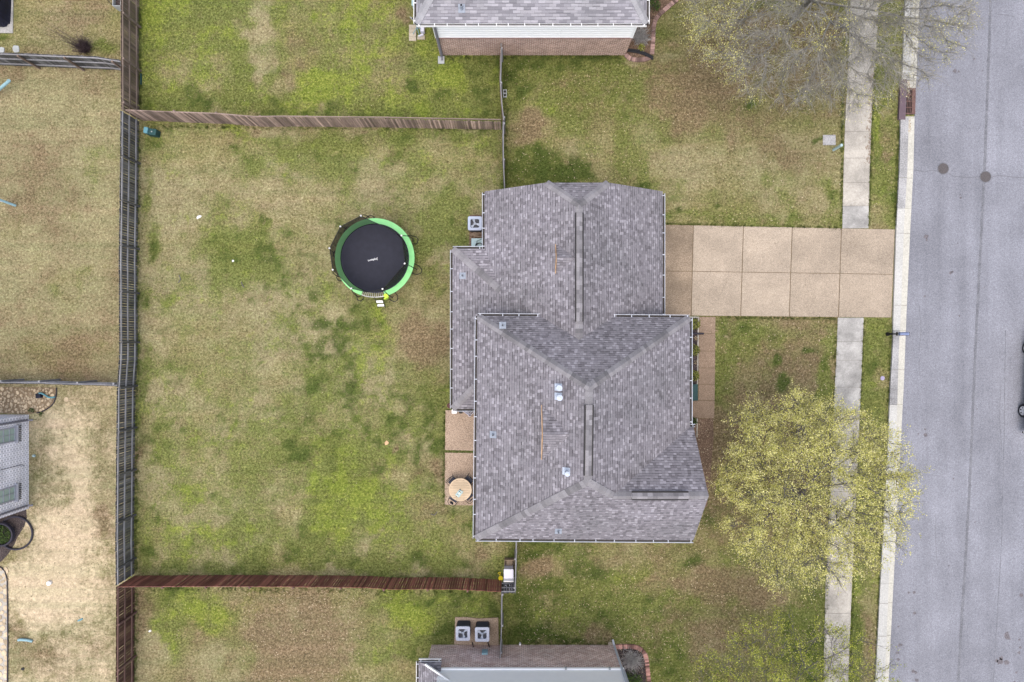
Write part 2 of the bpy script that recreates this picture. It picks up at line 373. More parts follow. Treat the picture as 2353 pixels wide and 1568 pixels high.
M['mulch'] = slabmat('dark_mulch', (0.012, 0.010, 0.012), (0.045, 0.036, 0.036), (0.15, 0.12, 0.11), 20, (0.7, 1.3), 1.0)
M['mulch_br'] = slabmat('brown_mulch', (0.055, 0.035, 0.024), (0.135, 0.09, 0.062), (0.26, 0.19, 0.14), 14, (0.8, 1.2), 0.8)
M['edge_brick'] = plain('edging_brick', (0.25, 0.165, 0.145), 0.9, 0.2, 10, isl=0.6, bmp=0.3)
M['edge_brick_red'] = plain('edging_brick_red', (0.30, 0.165, 0.14), 0.9, 0.2, 10, isl=0.75, bmp=0.3)
M['flag'] = plain('flagstone', (0.42, 0.34, 0.235), 0.9, 0.2, 5, isl=0.3, bmp=0.3)
M['flag_dirt'] = slabmat('dirt_between_stones', (0.14, 0.10, 0.065), (0.24, 0.18, 0.115), (0.34, 0.26, 0.18), 20)
M['paver'] = plain('concrete_paver', (0.34, 0.30, 0.235), 0.9, 0.15, 12, isl=0.14)
M['ac_top'] = plain('condenser_top', (0.36, 0.41, 0.52), 0.45, 0.06)
M['ac_top_pale'] = plain('condenser_top_pale', (0.43, 0.46, 0.54), 0.45, 0.06)
M['ac_side'] = plain('condenser_grille', (0.045, 0.048, 0.058), 0.6, 0.2, 30)
M['ac_blade'] = plain('fan_blade', (0.40, 0.45, 0.53), 0.4, 0.15, 8)
M['rust'] = plain('rusty_drain_metal', (0.135, 0.078, 0.068), 0.8, 0.25, 9)
M['plum'] = plain('plum_painted_lid', (0.115, 0.082, 0.098), 0.7, 0.12, 5)
M['iron'] = plain('cast_iron_cover', (0.085, 0.077, 0.078), 0.75, 0.25, 20, bmp=0.6)
M['mat_black'] = plain('trampoline_mat', (0.019, 0.021, 0.034), 0.7, 0.12, 4)
M['pad'] = plain('green_safety_pad', (0.25, 0.64, 0.25), 0.5, 0.06, 3)
M['steel'] = plain('galvanised_steel', (0.45, 0.46, 0.48), 0.35, 0.1, metal=0.6)
M['blacktube'] = plain('black_foam_tube', (0.014, 0.015, 0.018), 0.6)
M['limeplastic'] = plain('lime_fabric', (0.47, 0.72, 0.06), 0.6)
M['text'] = plain('white_print', (0.85, 0.88, 0.92), 0.6, 0.02)
M['teal'] = plain('teal_plastic', (0.10, 0.25, 0.30), 0.45, 0.15)
M['teal_pale'] = plain('pale_teal_metal', (0.22, 0.36, 0.40), 0.45, 0.15)
M['dgreen'] = plain('dark_green_plastic', (0.014, 0.055, 0.058), 0.5, 0.2)
M['mint'] = plain('pale_utility_lid', (0.34, 0.46, 0.48), 0.5, 0.08)
M['yellow'] = plain('yellow_plastic', (0.75, 0.60, 0.02), 0.45, 0.1)
M['navy'] = plain('navy_cover', (0.012, 0.013, 0.028), 0.6, 0.3, 3)
M['stone_pale'] = plain('pale_stone', (0.36, 0.38, 0.38), 0.9, 0.12)
M['potred'] = plain('dark_red_pot', (0.065, 0.018, 0.016), 0.5)
M['tabletop'] = wood('pale_slatted_wood', (0.52, 0.40, 0.27), (0.68, 0.55, 0.39), (1, 8, 1), 0.06)
M['chair'] = plain('dark_mesh_chair', (0.030, 0.036, 0.058), 0.6, 0.15)
M['boxtan'] = plain('tan_wood_box', (0.22, 0.17, 0.12), 0.8, 0.2)
M['lavender'] = plain('pale_lavender_plastic', (0.58, 0.58, 0.66), 0.5, 0.04)
M['orangewood'] = plain('bare_cedar_trim', (0.46, 0.30, 0.17), 0.8, 0.3, 4)
M['bark_grey'] = plain('grey_bark', (0.19, 0.185, 0.17), 0.9, 0.3, 5)
M['bark_dark'] = plain('dark_bark', (0.115, 0.105, 0.11), 0.9, 0.3, 5)
M['twig_grey'] = plain('grey_twigs', (0.26, 0.25, 0.22), 0.9, 0.25, 3, isl=0.5)
M['leaf_lime'] = leafmat('spring_leaves', [(0, (0.26, 0.27, 0.05)), (0.3, (0.46, 0.45, 0.11)), (0.65, (0.66, 0.63, 0.21)), (1, (0.86, 0.81, 0.45))], 0.3)
M['leaf_green'] = leafmat('green_leaves', [(0, (0.14, 0.18, 0.02)), (0.4, (0.29, 0.33, 0.04)), (0.8, (0.45, 0.47, 0.08)), (1, (0.62, 0.60, 0.22))], 0.3)
M['leaf_tan'] = leafmat('tan_buds', [(0, (0.17, 0.145, 0.075)), (0.5, (0.28, 0.255, 0.135)), (1, (0.40, 0.36, 0.22))], 0.2)
M['leaf_shrub'] = leafmat('shrub_leaves', [(0, (0.06, 0.08, 0.015)), (0.5, (0.17, 0.19, 0.035)), (1, (0.36, 0.36, 0.12))], 0.2)
M['leaf_dark'] = leafmat('dark_leaves', [(0, (0.02, 0.04, 0.012)), (0.5, (0.05, 0.09, 0.02)), (1, (0.11, 0.17, 0.04))], 0.2)
M['dead_leaf'] = leafmat('fallen_leaf', [(0, (0.16, 0.11, 0.065)), (0.5, (0.34, 0.26, 0.17)), (1, (0.56, 0.48, 0.34))], 0.0)
M['dead_twig'] = plain('dead_stems', (0.42, 0.41, 0.40), 0.9, 0.3, 4, isl=0.4)
M['dead_twig_br'] = plain('purple_brown_stems', (0.085, 0.06, 0.065), 0.9, 0.3, 4, isl=0.4)
M['carpaint'] = plain('white_car_paint', (0.80, 0.80, 0.82), 0.25, 0.01, spec=0.6)
M['tyre'] = plain('tyre_rubber', (0.016, 0.017, 0.022), 0.8)
M['rim'] = plain('alloy_rim', (0.58, 0.60, 0.64), 0.3, 0.05, metal=0.5)
M['redlamp'] = plain('red_lamp', (0.35, 0.02, 0.02), 0.2)
M['mailbox'] = plain('slate_blue_mailbox', (0.17, 0.21, 0.34), 0.4, 0.1, 4)
m, n, b = newmat('black_net')      # knitted net: mostly holes
b.inputs['Base Color'].default_value = (0.012, 0.013, 0.015, 1); b.inputs['Roughness'].default_value = 0.8
b.inputs['Alpha'].default_value = 0.8; M['net'] = m

# ------------------------------------------------------------ ground: one sheet to the horizon with lawn cover values
def ground():
    xs = np.concatenate([[-900, -300, -100, -50], np.arange(-33, 33.01, 0.2), [50, 100, 300, 900]])
    ys = np.concatenate([[-900, -300, -100, -45], np.arange(-23, 23.01, 0.2), [45, 100, 300, 900]])
    X, Y = np.meshgrid(xs, ys); nx, ny = len(xs), len(ys)
    px = X*40+1176.5; py = -Y*40+784
    # wobble the plan coordinates so that no patch has a ruled outline
    rg = np.random.default_rng(77)
    def vn(sc_):
        """smooth value noise -1..1 over the lot, cell size in survey pixels"""
        T = rg.uniform(-1, 1, (256, 256)); u = px/sc_+300; v = py/sc_+300; iu = np.floor(u).astype(int); iv = np.floor(v).astype(int); fu = u-iu; fv = v-iv
        fu = fu*fu*(3-2*fu); fv = fv*fv*(3-2*fv); g_ = lambda a, b_: T[a % 256, b_ % 256]
        return (g_(iu, iv)*(1-fu)+g_(iu+1, iv)*fu)*(1-fv)+(g_(iu, iv+1)*(1-fu)+g_(iu+1, iv+1)*fu)*fv
    wx = 20*vn(60)+12*vn(26)+7*vn(12); wy = 20*vn(60)+12*vn(26)+7*vn(12)
    qx = px+wx; qy = py+wy
    g = np.full(X.shape, 0.42); l = np.zeros(X.shape); br = np.zeros(X.shape); sd = np.zeros(X.shape); dp = np.zeros(X.shape); pl = np.full(X.shape, 0.25)
    ch = dict(g=g, l=l, b=br, s=sd, d=dp, p=pl)
    def reg(x0, y0, x1, y1, soft=6, raw=False):
        a, b_ = (px, py) if raw else (qx, qy)
        f = lambda t: np.clip(t/soft+0.5, 0, 1)
        return f(a-x0)*f(x1-a)*f(b_-y0)*f(y1-b_)
    def setr(x0, y0, x1, y1, raw=True, soft=4, **kw):
        mk = reg(x0, y0, x1, y1, soft, raw)
        for k, v in kw.items(): ch[k][:] = ch[k]*(1-mk)+v*mk
    def blob(cx, cy, rx, ry, **kw):
        d2 = ((qx-cx)/rx)**2+((qy-cy)/ry)**2; mk = np.exp(-d2**1.3*0.9)
        for k, v in kw.items():
            ch[k][:] = np.clip(ch[k]*(1-mk)+v*mk if v >= 0 else ch[k]*(1+v*mk), 0, 1)
    # lots
    setr(-900, -900, 300, 140, g=0.20, b=0.36, p=0.30)
    setr(-900, 140, 298, 880, g=0.05, b=0.46, p=0.72)
    setr(-900, 880, 290, 2500, g=0.04, b=0.30, p=0.70, s=0.34)
    setr(300, -900, 1150, 278, g=0.62, l=0.36, p=0.3)
    setr(300, 278, 1157, 1340, g=0.42, p=0.58, l=0.14, d=0.12)
    setr(290, 1340, 1150, 2500, g=0.42, b=0.38, p=0.40)
    setr(1152, -900, 1950, 520, g=0.52, b=0.30, p=0.30)
    setr(1630, 720, 1935, 1250, g=0.45, b=0.48, p=0.3)
    setr(1152, 1240, 1935, 2500, g=0.62, b=0.33, p=0.3, d=0.16)
    setr(1930, -900, 2080, 2500, g=0.58, b=0.28, l=0.2, d=0.05)
    # top left lot
    blob(70, 60, 60, 90, g=0.25, b=0.30, p=0.35); blob(180, 50, 60, 60, b=0.45, p=0.6); blob(235, 115, 42, 26, g=0.95, l=0.35, b=0); blob(5, 130, 30, 20, b=0.7)
    blob(8, 82, 18, 8, g=0.9, b=0, d=0.5)
    # middle left lot
    blob(110, 240, 100, 60, p=0.85, b=0.1); blob(240, 350, 50, 130, p=0.9, b=0.05, g=0.3); blob(220, 210, 60, 30, b=0.5); blob(60, 480, 90, 60, b=0.55); blob(30, 170, 30, 20, b=0.6)
    blob(190, 650, 60, 80, g=0.42, b=0.15); blob(30, 650, 60, 120, p=0.9, b=0.25); blob(160, 820, 110, 40, b=0.62, p=0.2); blob(235, 480, 30, 90, p=0.85, b=0)
    blob(40, 820, 60, 40, b=0.45)
    # bottom left sandy lot
    blob(130, 1030, 80, 100, s=0.62, b=0.2); blob(165, 1100, 22, 90, s=0.98, b=0); blob(135, 980, 25, 35, s=0.85); blob(150, 1260, 70, 90, s=0.95, b=0)
    blob(120, 1370, 95, 80, s=0.98, b=0); blob(60, 1350, 50, 60, s=0.9, b=0); blob(240, 1010, 30, 80, s=0.3, b=0.45); blob(85, 1050, 20, 60, s=0.35, b=0.4)
    blob(240, 1210, 28, 60, b=0.7, s=0.2); blob(230, 1430, 40, 120, s=0.5, b=0.35); blob(120, 1510, 120, 50, s=0.4, b=0.5); blob(30, 1470, 26, 60, b=0.55, s=0.3)
    blob(75, 1500, 50, 30, b=0.6, s=0.2); blob(45, 1225, 22, 30, b=0.5, s=0.4); blob(15, 1280, 26, 24, b=0.6, d=0.3, s=0)
    # north back yard
    blob(375, 30, 60, 50, l=0.78, g=0.8); blob(345, 150, 40, 120, l=0.5, g=0.8); blob(480, 60, 110, 60, g=0.85, l=0.3); blob(590, 60, 26, 110, g=0.15, p=0.75, l=0)
    blob(610, 150, 36, 60, g=0.2, p=0.8, l=0); blob(655, 185, 20, 24, g=0.1, p=0.7, b=0.45, l=0); blob(570, 185, 22, 30, g=0.95, l=0.3); blob(640, 175, 14, 14, g=0.95)
    blob(730, 200, 60, 30, l=0.85); blob(830, 60, 30, 70, l=0.7); blob(900, 30, 50, 50, l=0.5); blob(700, 110, 60, 80, b=0.42, g=0.5); blob(690, 155, 22, 20, b=0.5, g=0.4)
    blob(930, 130, 60, 70, b=0.3, g=0.5, l=0.4); blob(1010, 150, 40, 50, g=0.95, l=0.45); blob(1035, 190, 45, 34, g=0.9, l=0.8); blob(940, 198, 20, 12, d=0.85)
    blob(1020, 245, 120, 26, g=0.98, l=0.45, d=0.35); blob(850, 245, 60, 26, g=0.9, l=0.5); blob(1110, 190, 40, 60, g=0.95, d=0.45, b=0.2, l=0.1); blob(1080, 140, 60, 18, g=1, l=0.5)
    blob(450, 235, 120, 30, g=0.92, d=0.28, l=0.05); blob(640, 250, 160, 18, g=0.9, d=0.42); blob(330, 230, 14, 60, d=0.5, g=0.9)
    blob(940, 20, 16, 26, b=0.95, l=0); blob(975, 60, 26, 60, b=0.3, g=0.8, l=0.6)
    # main back yard
    blob(470, 330, 160, 50, g=0.42, p=0.5); blob(800, 330, 260, 26, g=0.70, b=0.15, p=0.2, d=0.10); blob(560, 310, 80, 14, g=0.85, l=0.5); blob(1040, 310, 100, 14, g=0.8, d=0.35)
    blob(700, 360, 180, 40, g=0.62, b=0.22, d=0.15); blob(1000, 380, 110, 50, g=0.62, p=0.4, l=0.2); blob(340, 320, 18, 26, g=0.8, d=0.5)
    blob(430, 480, 110, 90, g=0.16, p=0.7, d=0.04); blob(420, 620, 110, 120, g=0.20, p=0.7, d=0.04); blob(640, 470, 110, 60, g=0.30, p=0.5, b=0.3); blob(540, 570, 60, 70, g=0.92, l=0.15, d=0.15, p=0.2); blob(540, 480, 40, 30, l=0.35, g=0.6)
    for x, y, r in ((620, 515, 14), (615, 570, 18), (632, 648, 10), (655, 645, 18), (748, 742, 16), (785, 742, 22), (812, 728, 14), (722, 878, 22), (780, 800, 24), (702, 938, 14), (690, 980, 26), (735, 945, 20), (770, 830, 28), (800, 860, 30), (820, 905, 26), (855, 915, 16), (880, 915, 12), (780, 1070, 20), (798, 1075, 12), (865, 960, 20), (760, 1010, 22), (680, 1040, 20), (845, 1000, 26)):
        blob(x, y, r*1.1, r, d=0.60, g=0.72)
    blob(345, 560, 18, 40, g=0.95, d=0.3, l=0.2); blob(330, 700, 13, 60, g=0.9, d=0.5); blob(345, 450, 14, 50, g=0.85, d=0.2); blob(320, 800, 10, 60, g=0.9, d=0.6); blob(350, 830, 16, 40, g=0.9, l=0.3)
    blob(330, 900, 26, 40, g=0.75, d=0.2); blob(322, 1000, 16, 90, d=0.45, b=0.35); blob(315, 1070, 10, 60, b=0.6); blob(325, 1270, 22, 30, g=0.95, d=0.5)
    blob(400, 700, 80, 110, g=0.30, p=0.8, b=0.12); blob(420, 865, 12, 12, p=1, b=0, g=0); blob(410, 800, 60, 110, g=0.42, p=0.5); blob(390, 930, 50, 60, g=0.35, p=0.8)
    blob(620, 750, 130, 90, g=0.35, p=0.75); blob(960, 760, 26, 40, b=0.75, g=0.2); blob(975, 785, 78, 66, b=1.0, g=0.02, d=0, l=0); blob(1000, 700, 80, 30, b=0.4, g=0.35); blob(925, 870, 60, 30, b=0.35, g=0.4, l=0.2)
    blob(865, 730, 26, 40, l=0.75, g=0.8); blob(840, 815, 24, 40, g=1, l=0.5, d=0.15); blob(880, 800, 20, 40, l=0.6); blob(830, 900, 14, 60, g=1, l=0.3)
    blob(980, 620, 34, 90, g=0.72, l=0.25, b=0.2); blob(1040, 480, 30, 60, g=0.92, d=0.25); blob(1020, 510, 50, 60, g=0.9, d=0.15, l=0.1); blob(900, 560, 40, 90, b=0.35); blob(960, 480, 60, 50, g=0.6, p=0.5)
    blob(960, 950, 80, 60, g=0.9, d=0.3, l=0.1); blob(1000, 1000, 30, 90, g=0.85, d=0.4); blob(900, 990, 70, 60, g=0.72, d=0.35); blob(1010, 1080, 24, 40, b=0.7, g=0.2); blob(960, 1110, 60, 26, b=0.35, g=0.5, p=0.6)
    blob(888, 1018, 9, 9, b=0.9, g=0, d=0); blob(800, 1050, 80, 70, g=0.85, l=0.4, d=0.2); blob(790, 1130, 90, 80, g=0.95, l=0.62); blob(880, 1180, 120, 60, g=0.92, l=0.6); blob(770, 1190, 60, 50, g=0.95, l=0.75)
    blob(500, 1050, 150, 90, g=0.55, l=0.18); blob(470, 1140, 60, 30, g=0.8, l=0.5); blob(600, 1130, 100, 60, g=0.62, l=0.15); blob(410, 1180, 60, 40, g=0.45, p=0.7); blob(480, 1220, 150, 30, g=0.8, l=0.5)
    blob(420, 1250, 90, 30, g=0.8, l=0.35); blob(620, 1290, 300, 16, g=0.88, d=0.28, b=0.2); blob(1010, 1290, 140, 18, g=0.85, d=0.4); blob(970, 1250, 120, 30, g=0.6, p=0.6, b=0.2); blob(1100, 1200, 20, 60, g=0.85, d=0.35)
    blob(1100, 1290, 30, 30, g=0.5, b=0.5); blob(700, 1250, 80, 26, g=0.7, b=0.2); blob(1000, 1170, 60, 30, b=0.45, g=0.5, l=0.3); blob(600, 970, 60, 50, g=0.6); blob(560, 900, 80, 60, g=0.45, p=0.6)
    blob(600, 292, 40, 6, b=0.7, p=0.6, g=0.1); blob(860, 298, 90, 5, b=0.7, g=0.2); blob(318, 290, 12, 12, b=0.6)
    for x, y, r in ((760, 830, 90), (880, 960, 90), (720, 950, 70), (960, 1020, 70), (830, 760, 60), (600, 620, 60)): blob(x, y, r, r, d=0.34, g=0.58)
    # south back yard
    blob(430, 1390, 70, 44, g=0.95, l=0.55, d=0.1, b=0.1); blob(400, 1365, 40, 16, d=0.6, g=0.9); blob(560, 1365, 80, 26, l=0.7, b=0.4, g=0.6); blob(600, 1400, 60, 30, l=0.45, b=0.45); blob(500, 1420, 50, 40, g=0.9, l=0.6)
    blob(385, 1480, 40, 50, g=0.95, l=0.5, b=0.05); blob(335, 1400, 16, 50, b=0.6, d=0.1); blob(325, 1460, 16, 60, b=0.75, p=0.6, g=0.1); blob(345, 1510, 50, 50, p=0.9, b=0.3, g=0.15); blob(330, 1385, 16, 24, d=0.5)
    blob(700, 1440, 130, 70, b=0.72, g=0.2, p=0.5, l=0); blob(660, 1520, 150, 60, b=0.75, g=0.15, p=0.6); blob(720, 1375, 120, 30, b=0.6, g=0.5); blob(530, 1520, 60, 50, g=0.45, p=0.7, b=0.3); blob(640, 1480, 50, 40, b=0.85)
    blob(900, 1390, 34, 50, g=1, l=0.85, b=0, d=0); blob(950, 1400, 60, 50, g=0.95, l=0.75, b=0); blob(1080, 1385, 60, 40, g=1, l=0.45, d=0.35, b=0); blob(1020, 1450, 30, 44, g=1, d=0.5, l=0.2, b=0); blob(960, 1450, 50, 40, l=0.65, g=0.8, b=0.1)
    blob(880, 1500, 60, 60, g=0.65, p=0.6, b=0.1, l=0.25); blob(830, 1500, 16, 60, g=0.6, d=0.2, b=0.2); blob(1130, 1400, 22, 50, d=0.6, g=1, b=0); blob(960, 1500, 30, 30, g=0.95, d=0.55, b=0); blob(1000, 1370, 110, 10, d=0.5, g=1, b=0)
    # north front lawn
    blob(1230, 145, 90, 22, g=1, d=0.82, b=0); blob(1340, 140, 90, 24, g=1, d=0.6, l=0.1, b=0); blob(1180, 200, 22, 120, d=0.65, g=1, b=0); blob(1222, 195, 30, 28, b=1.0, g=0.0, d=0, l=0); blob(1250, 240, 24, 34, g=1, l=0.4, b=0)
    blob(1195, 170, 60, 60, d=0.35, g=0.9, b=0.1); blob(1215, 290, 42, 36, b=1.0, g=0, d=0, l=0); blob(1200, 325, 24, 18, b=0.8, g=0.2); blob(1230, 375, 60, 40, g=1, d=0.60, b=0); blob(1310, 390, 60, 30, d=0.78, g=1, b=0); blob(1180, 400, 16, 40, d=0.5, b=0)
    blob(1270, 420, 80, 14, d=0.6, g=1, b=0); blob(1400, 220, 150, 40, g=0.80, b=0.3, d=0.15); blob(1420, 270, 130, 30, g=0.80, d=0.12, b=0.3); blob(1600, 250, 130, 70, b=0.62, g=0.42); blob(1590, 190, 50, 40, b=0.85, g=0.3)
    blob(1500, 165, 60, 30, b=0.45, g=0.7); blob(1465, 135, 40, 14, p=0.8, b=0.5, g=0.1); blob(1530, 145, 40, 12, p=0.9, b=0.3, g=0.1); blob(1430, 350, 150, 50, g=0.45, p=0.5, b=0.2); blob(1560, 400, 130, 50, g=0.35, p=0.75, b=0.1)
    blob(1560, 480, 50, 30, g=0.5, p=0.5, d=0.1); blob(1800, 350, 120, 60, b=0.5, p=0.65, g=0.2); blob(1840, 470, 100, 50, g=0.35, p=0.6, b=0.3); blob(1730, 250, 90, 40, b=0.60, g=0.45); blob(1700, 110, 140, 90, b=0.78, g=0.4, p=0.2)
    blob(1725, 242, 10, 8, d=0.95, b=0); blob(1470, 410, 14, 18, d=0.9, b=0); blob(1545, 505, 14, 8, d=0.9); blob(1650, 480, 12, 8, d=0.8); blob(1875, 310, 14, 14, d=0.85, b=0); blob(1920, 440, 12, 50, d=0.3, g=0.8); blob(1630, 510, 300, 8, g=0.85, d=0.25)
    blob(1470, 430, 60, 60, g=0.55, p=0.5); blob(1880, 130, 80, 120, b=0.7, g=0.35)
    # front lawn between drive and south
    blob(1690, 790, 50, 30, g=0.95, d=0.3, b=0.1); blob(1720, 770, 60, 30, g=0.95, d=0.35, b=0.1); blob(1660, 880, 26, 100, g=0.92, d=0.2, b=0.2); blob(1760, 830, 60, 40, g=0.6, b=0.4, d=0.2); blob(1840, 760, 60, 26, g=0.6, b=0.45)
    blob(1830, 860, 80, 60, b=0.72, g=0.4, d=0.25, p=0.4); blob(1905, 860, 14, 60, g=0.95, d=0.5, b=0); blob(1850, 770, 40, 20, b=0.5, d=0.3); blob(1775, 880, 24, 20, d=0.5); blob(1740, 1000, 90, 80, b=0.7, g=0.3)
    blob(1860, 820, 14, 10, d=0.9, b=0); blob(1810, 885, 14, 12, d=0.9, b=0); blob(1790, 820, 12, 10, d=0.85, b=0)
    blob(1630, 1080, 30, 130, b=0.98, g=0, p=0.1); blob(1655, 1000, 22, 60, b=0.95, g=0.1); blob(1610, 1020, 12, 30, d=0.6, b=0.3); blob(1640, 1130, 22, 24, g=0.95, d=0.5, b=0.2); blob(1670, 1090, 14, 14, d=0.8, b=0.1); blob(1700, 1190, 60, 60, b=0.6, g=0.5)
    blob(1625, 1180, 26, 30, g=0.8, b=0.4, d=0.4)
    # south front lawn
    blob(1245, 1265, 26, 24, g=1, d=0.6, b=0.1); blob(1300, 1270, 60, 26, g=0.85, d=0.45, b=0.3); blob(1240, 1310, 32, 28, b=0.97, g=0, p=0.2); blob(1370, 1290, 90, 22, p=0.8, b=0.45, g=0.3, d=0.15); blob(1340, 1300, 50, 20, d=0.6, g=0.8, b=0.1)
    blob(1500, 1270, 90, 20, b=0.45, p=0.5, g=0.5); blob(1590, 1295, 24, 18, d=0.7, b=0.2); blob(1290, 1350, 80, 26, g=0.98, d=0.5, b=0); blob(1430, 1320, 60, 14, g=0.95, l=0.4, d=0.2, b=0); blob(1400, 1380, 130, 40, g=0.95, d=0.42, b=0.1)
    blob(1190, 1320, 12, 90, d=0.6, g=1, b=0); blob(1220, 1420, 60, 40, g=1, d=0.5, l=0.3, b=0); blob(1290, 1430, 60, 40, g=0.95, l=0.45, d=0.2); blob(1210, 1465, 60, 16, g=1, d=0.85, b=0); blob(1370, 1460, 30, 26, b=0.88, g=0.1, p=0.4)
    blob(1430, 1440, 60, 50, g=0.95, d=0.4); blob(1310, 1480, 60, 8, d=0.9); blob(1600, 1340, 120, 30, b=0.72, p=0.5, g=0.3); blob(1720, 1370, 120, 30, b=0.85, p=0.3, g=0.25); blob(1560, 1400, 80, 40, b=0.4, g=0.8, d=0.2); blob(1700, 1420, 90, 30, b=0.5, g=0.6)
    blob(1620, 1480, 60, 50, b=0.5, p=0.7, g=0.4); blob(1520, 1520, 40, 60, g=0.85, d=0.4, b=0.2); blob(1850, 1440, 50, 60, g=0.95, d=0.55, b=0.1); blob(1870, 1500, 60, 70, g=1, d=0.6, l=0.3, b=0); blob(1700, 1500, 60, 40, b=0.6, p=0.6); blob(1880, 1400, 14, 60, g=1, d=0.3, b=0)
    # verge
    blob(2015, 250, 10, 120, g=1, l=0.35, b=0); blob(2008, 300, 8, 60, g=1, l=0.3, d=0.2, b=0); blob(2050, 460, 18, 30, g=1, d=0.55, b=0); blob(2055, 380, 8, 30, g=1, d=0.35, b=0); blob(2010, 420, 8, 40, g=1, d=0.2, b=0); blob(2035, 330, 12, 60, b=0.45, g=0.6)
    blob(2030, 515, 26, 8, b=0.6, g=0.3); blob(1995, 790, 14, 60, g=1, l=0.25, d=0.25, b=0); blob(2030, 745, 26, 20, g=1, l=0.35, b=0); blob(2010, 840, 18, 30, g=1, d=0.4, b=0); blob(2040, 800, 8, 40, g=1, l=0.3); blob(2025, 870, 18, 20, b=0.4, g=0.6); blob(2010, 900, 30, 30, b=0.3, g=0.75)
    blob(1962, 1380, 10, 60, g=1, d=0.3, l=0.3, b=0); blob(1955, 1480, 10, 120, g=1, d=0.4, l=0.2, b=0); blob(1990, 1460, 18, 40, b=0.7, p=0.6, g=0.1); blob(2000, 1400, 18, 40, b=0.35, p=0.6, g=0.35); blob(1985, 1550, 20, 40, b=0.5, g=0.4)
    g += 0.16*vn(95)+0.16*vn(42)+0.14*vn(20); pl += 0.22*vn(110)+0.15*vn(40); br += np.where(br > 0.02, 0.12*vn(60)+0.14*vn(24), 0)
    l += np.where(l > 0.05, 0.20*vn(36)+0.28*vn(16)-0.04, 0); dp += np.where(dp > 0.05, 0.22*vn(30)+0.30*vn(13)+0.04, 0); sd += np.where(sd > 0.05, 0.10*vn(50)+0.12*vn(20), 0)
    for q in ch.values(): np.clip(q, 0, 1, out=q)
    verts = np.stack([X.ravel(), Y.ravel(), np.zeros(X.size)], 1)
    i = np.arange(ny-1)[:, None]*nx+np.arange(nx-1)[None, :]; i = i.ravel()
    faces = np.stack([i, i+1, i+nx+1, i+nx], 1)
    me = bpy.data.meshes.new('ground'); me.from_pydata(verts.tolist(), [], faces.tolist())
    for nm, tri in (('cov', (g, l, br)), ('cov2', (sd, dp, pl))):
        at = me.attributes.new(nm, 'FLOAT_COLOR', 'POINT')
        arr = np.stack([t.ravel() for t in tri]+[np.ones(X.size)], 1).astype(np.float32)
        at.data.foreach_set('color', arr.ravel())
    me.materials.append(M['lawn']); me.update()
    o = bpy.data.objects.new('ground', me); C.objects.link(o); o['kind'] = 'structure'
    return o
ground()

def sheet(name, pts, z, thick, mat, kind='structure', parent=None):
    """flat slab: polygon given in survey pixels on the ground"""
    b = MB(); b.prism([W(x, y, 0)+Vector((0, 0, z)) for x, y in pts], thick, 0)
    o = b.build(name, mat, parent)
    if kind: o['kind'] = kind
    return o
def lerp(tab, y):
    for (y0, x0), (y1, x1) in zip(tab, tab[1:]):
        if y <= y1: return x0+(x1-x0)*(y-y0)/(y1-y0)
    return x0+(x1-x0)*(y-y0)/(y1-y0)
# ------------------------------------------------------------ street
KR = [(-400, 2125), (120, 2108), (270, 2101), (392, 2098), (528, 2091), (730, 2082), (784, 2080), (890, 2076), (1000, 2070), (1350, 2052), (1568, 2041), (2000, 2018)]
KL = [(-400, 2093), (270, 2067), (392, 2064), (528, 2057), (730, 2050), (784, 2049.5), (890, 2043), (1000, 2039), (1350, 2020), (1568, 2009), (2000, 1987)]
KM = [(-400, 2109), (270, 2085), (392, 2082), (528, 2074), (730, 2067), (784, 2063), (890, 2060), (1000, 2057), (1350, 2039), (1568, 2030), (2000, 2006)]
ysamp = list(range(-2000, 3601, 40))
rd = MB()
rd.prism([W(lerp(KR, y), y)+Vector((0, 0, 0.012)) for y in ysamp]+[W(lerp(KR, y)+420, y)+Vector((0, 0, 0.012)) for y in ysamp[::-1]], 0.1)
rd.build('road', M['asphalt'])['kind'] = 'structure'
def strip(name, ya, yb, fa, fb, z, th, mat, step=12, jit=0.0):
    ys = list(np.arange(ya, yb, step))+[yb]
    b = MB(); L = [W(fa(y)+(random.uniform(-jit, jit)), y)+Vector((0, 0, z)) for y in ys]; R = [W(fb(y)+(random.uniform(-jit, jit)), y)+Vector((0, 0, z)) for y in ys]
    b.prism(L+R[::-1], th); return b.build(name, mat)
def st(o): o['kind'] = 'structure'; return o
SEAM = [(-400, 2290), (0, 2276), (392, 2262), (784, 2242), (1176, 2225), (1568, 2201), (2000, 2176)]
st(strip('road_seam', 400, 3600, lambda y: lerp(SEAM, y)-3, lambda y: lerp(SEAM, y)+3, 0.016, 0.004, M['seam'], 10, 0.6))
st(strip('road_seam', -2000, 398, lambda y: lerp(SEAM, y)-3, lambda y: lerp(SEAM, y)+3, 0.016, 0.004, M['seam'], 10, 0.6))
SEAM2 = [(750, 2310), (1000, 2307), (1250, 2301), (1600, 2280)]
st(strip('road_seam', 760, 1600, lambda y: lerp(SEAM2, y)-0.6, lambda y: lerp(SEAM2, y)+0.6, 0.016, 0.004, M['seam'], 20, 0.4))
b = MB(); pts = [(2100, 391), (2112, 393), (2125, 395), (2140, 392), (2156, 394)]
def crack(pts, wd=0.02):
    for p, q in zip(pts, pts[1:]):
        a, c = W(*p)+Vector((0, 0, 0.017)), W(*q)+Vector((0, 0, 0.017)); b.bar(a, c, wd, 0.003)
crack(pts); crack([(2180, 399), (2190, 405), (2205, 407), (2225, 408), (2250, 407)]); crack([(2278, 408), (2290, 404), (2310, 405), (2330, 408), (2356, 409)])
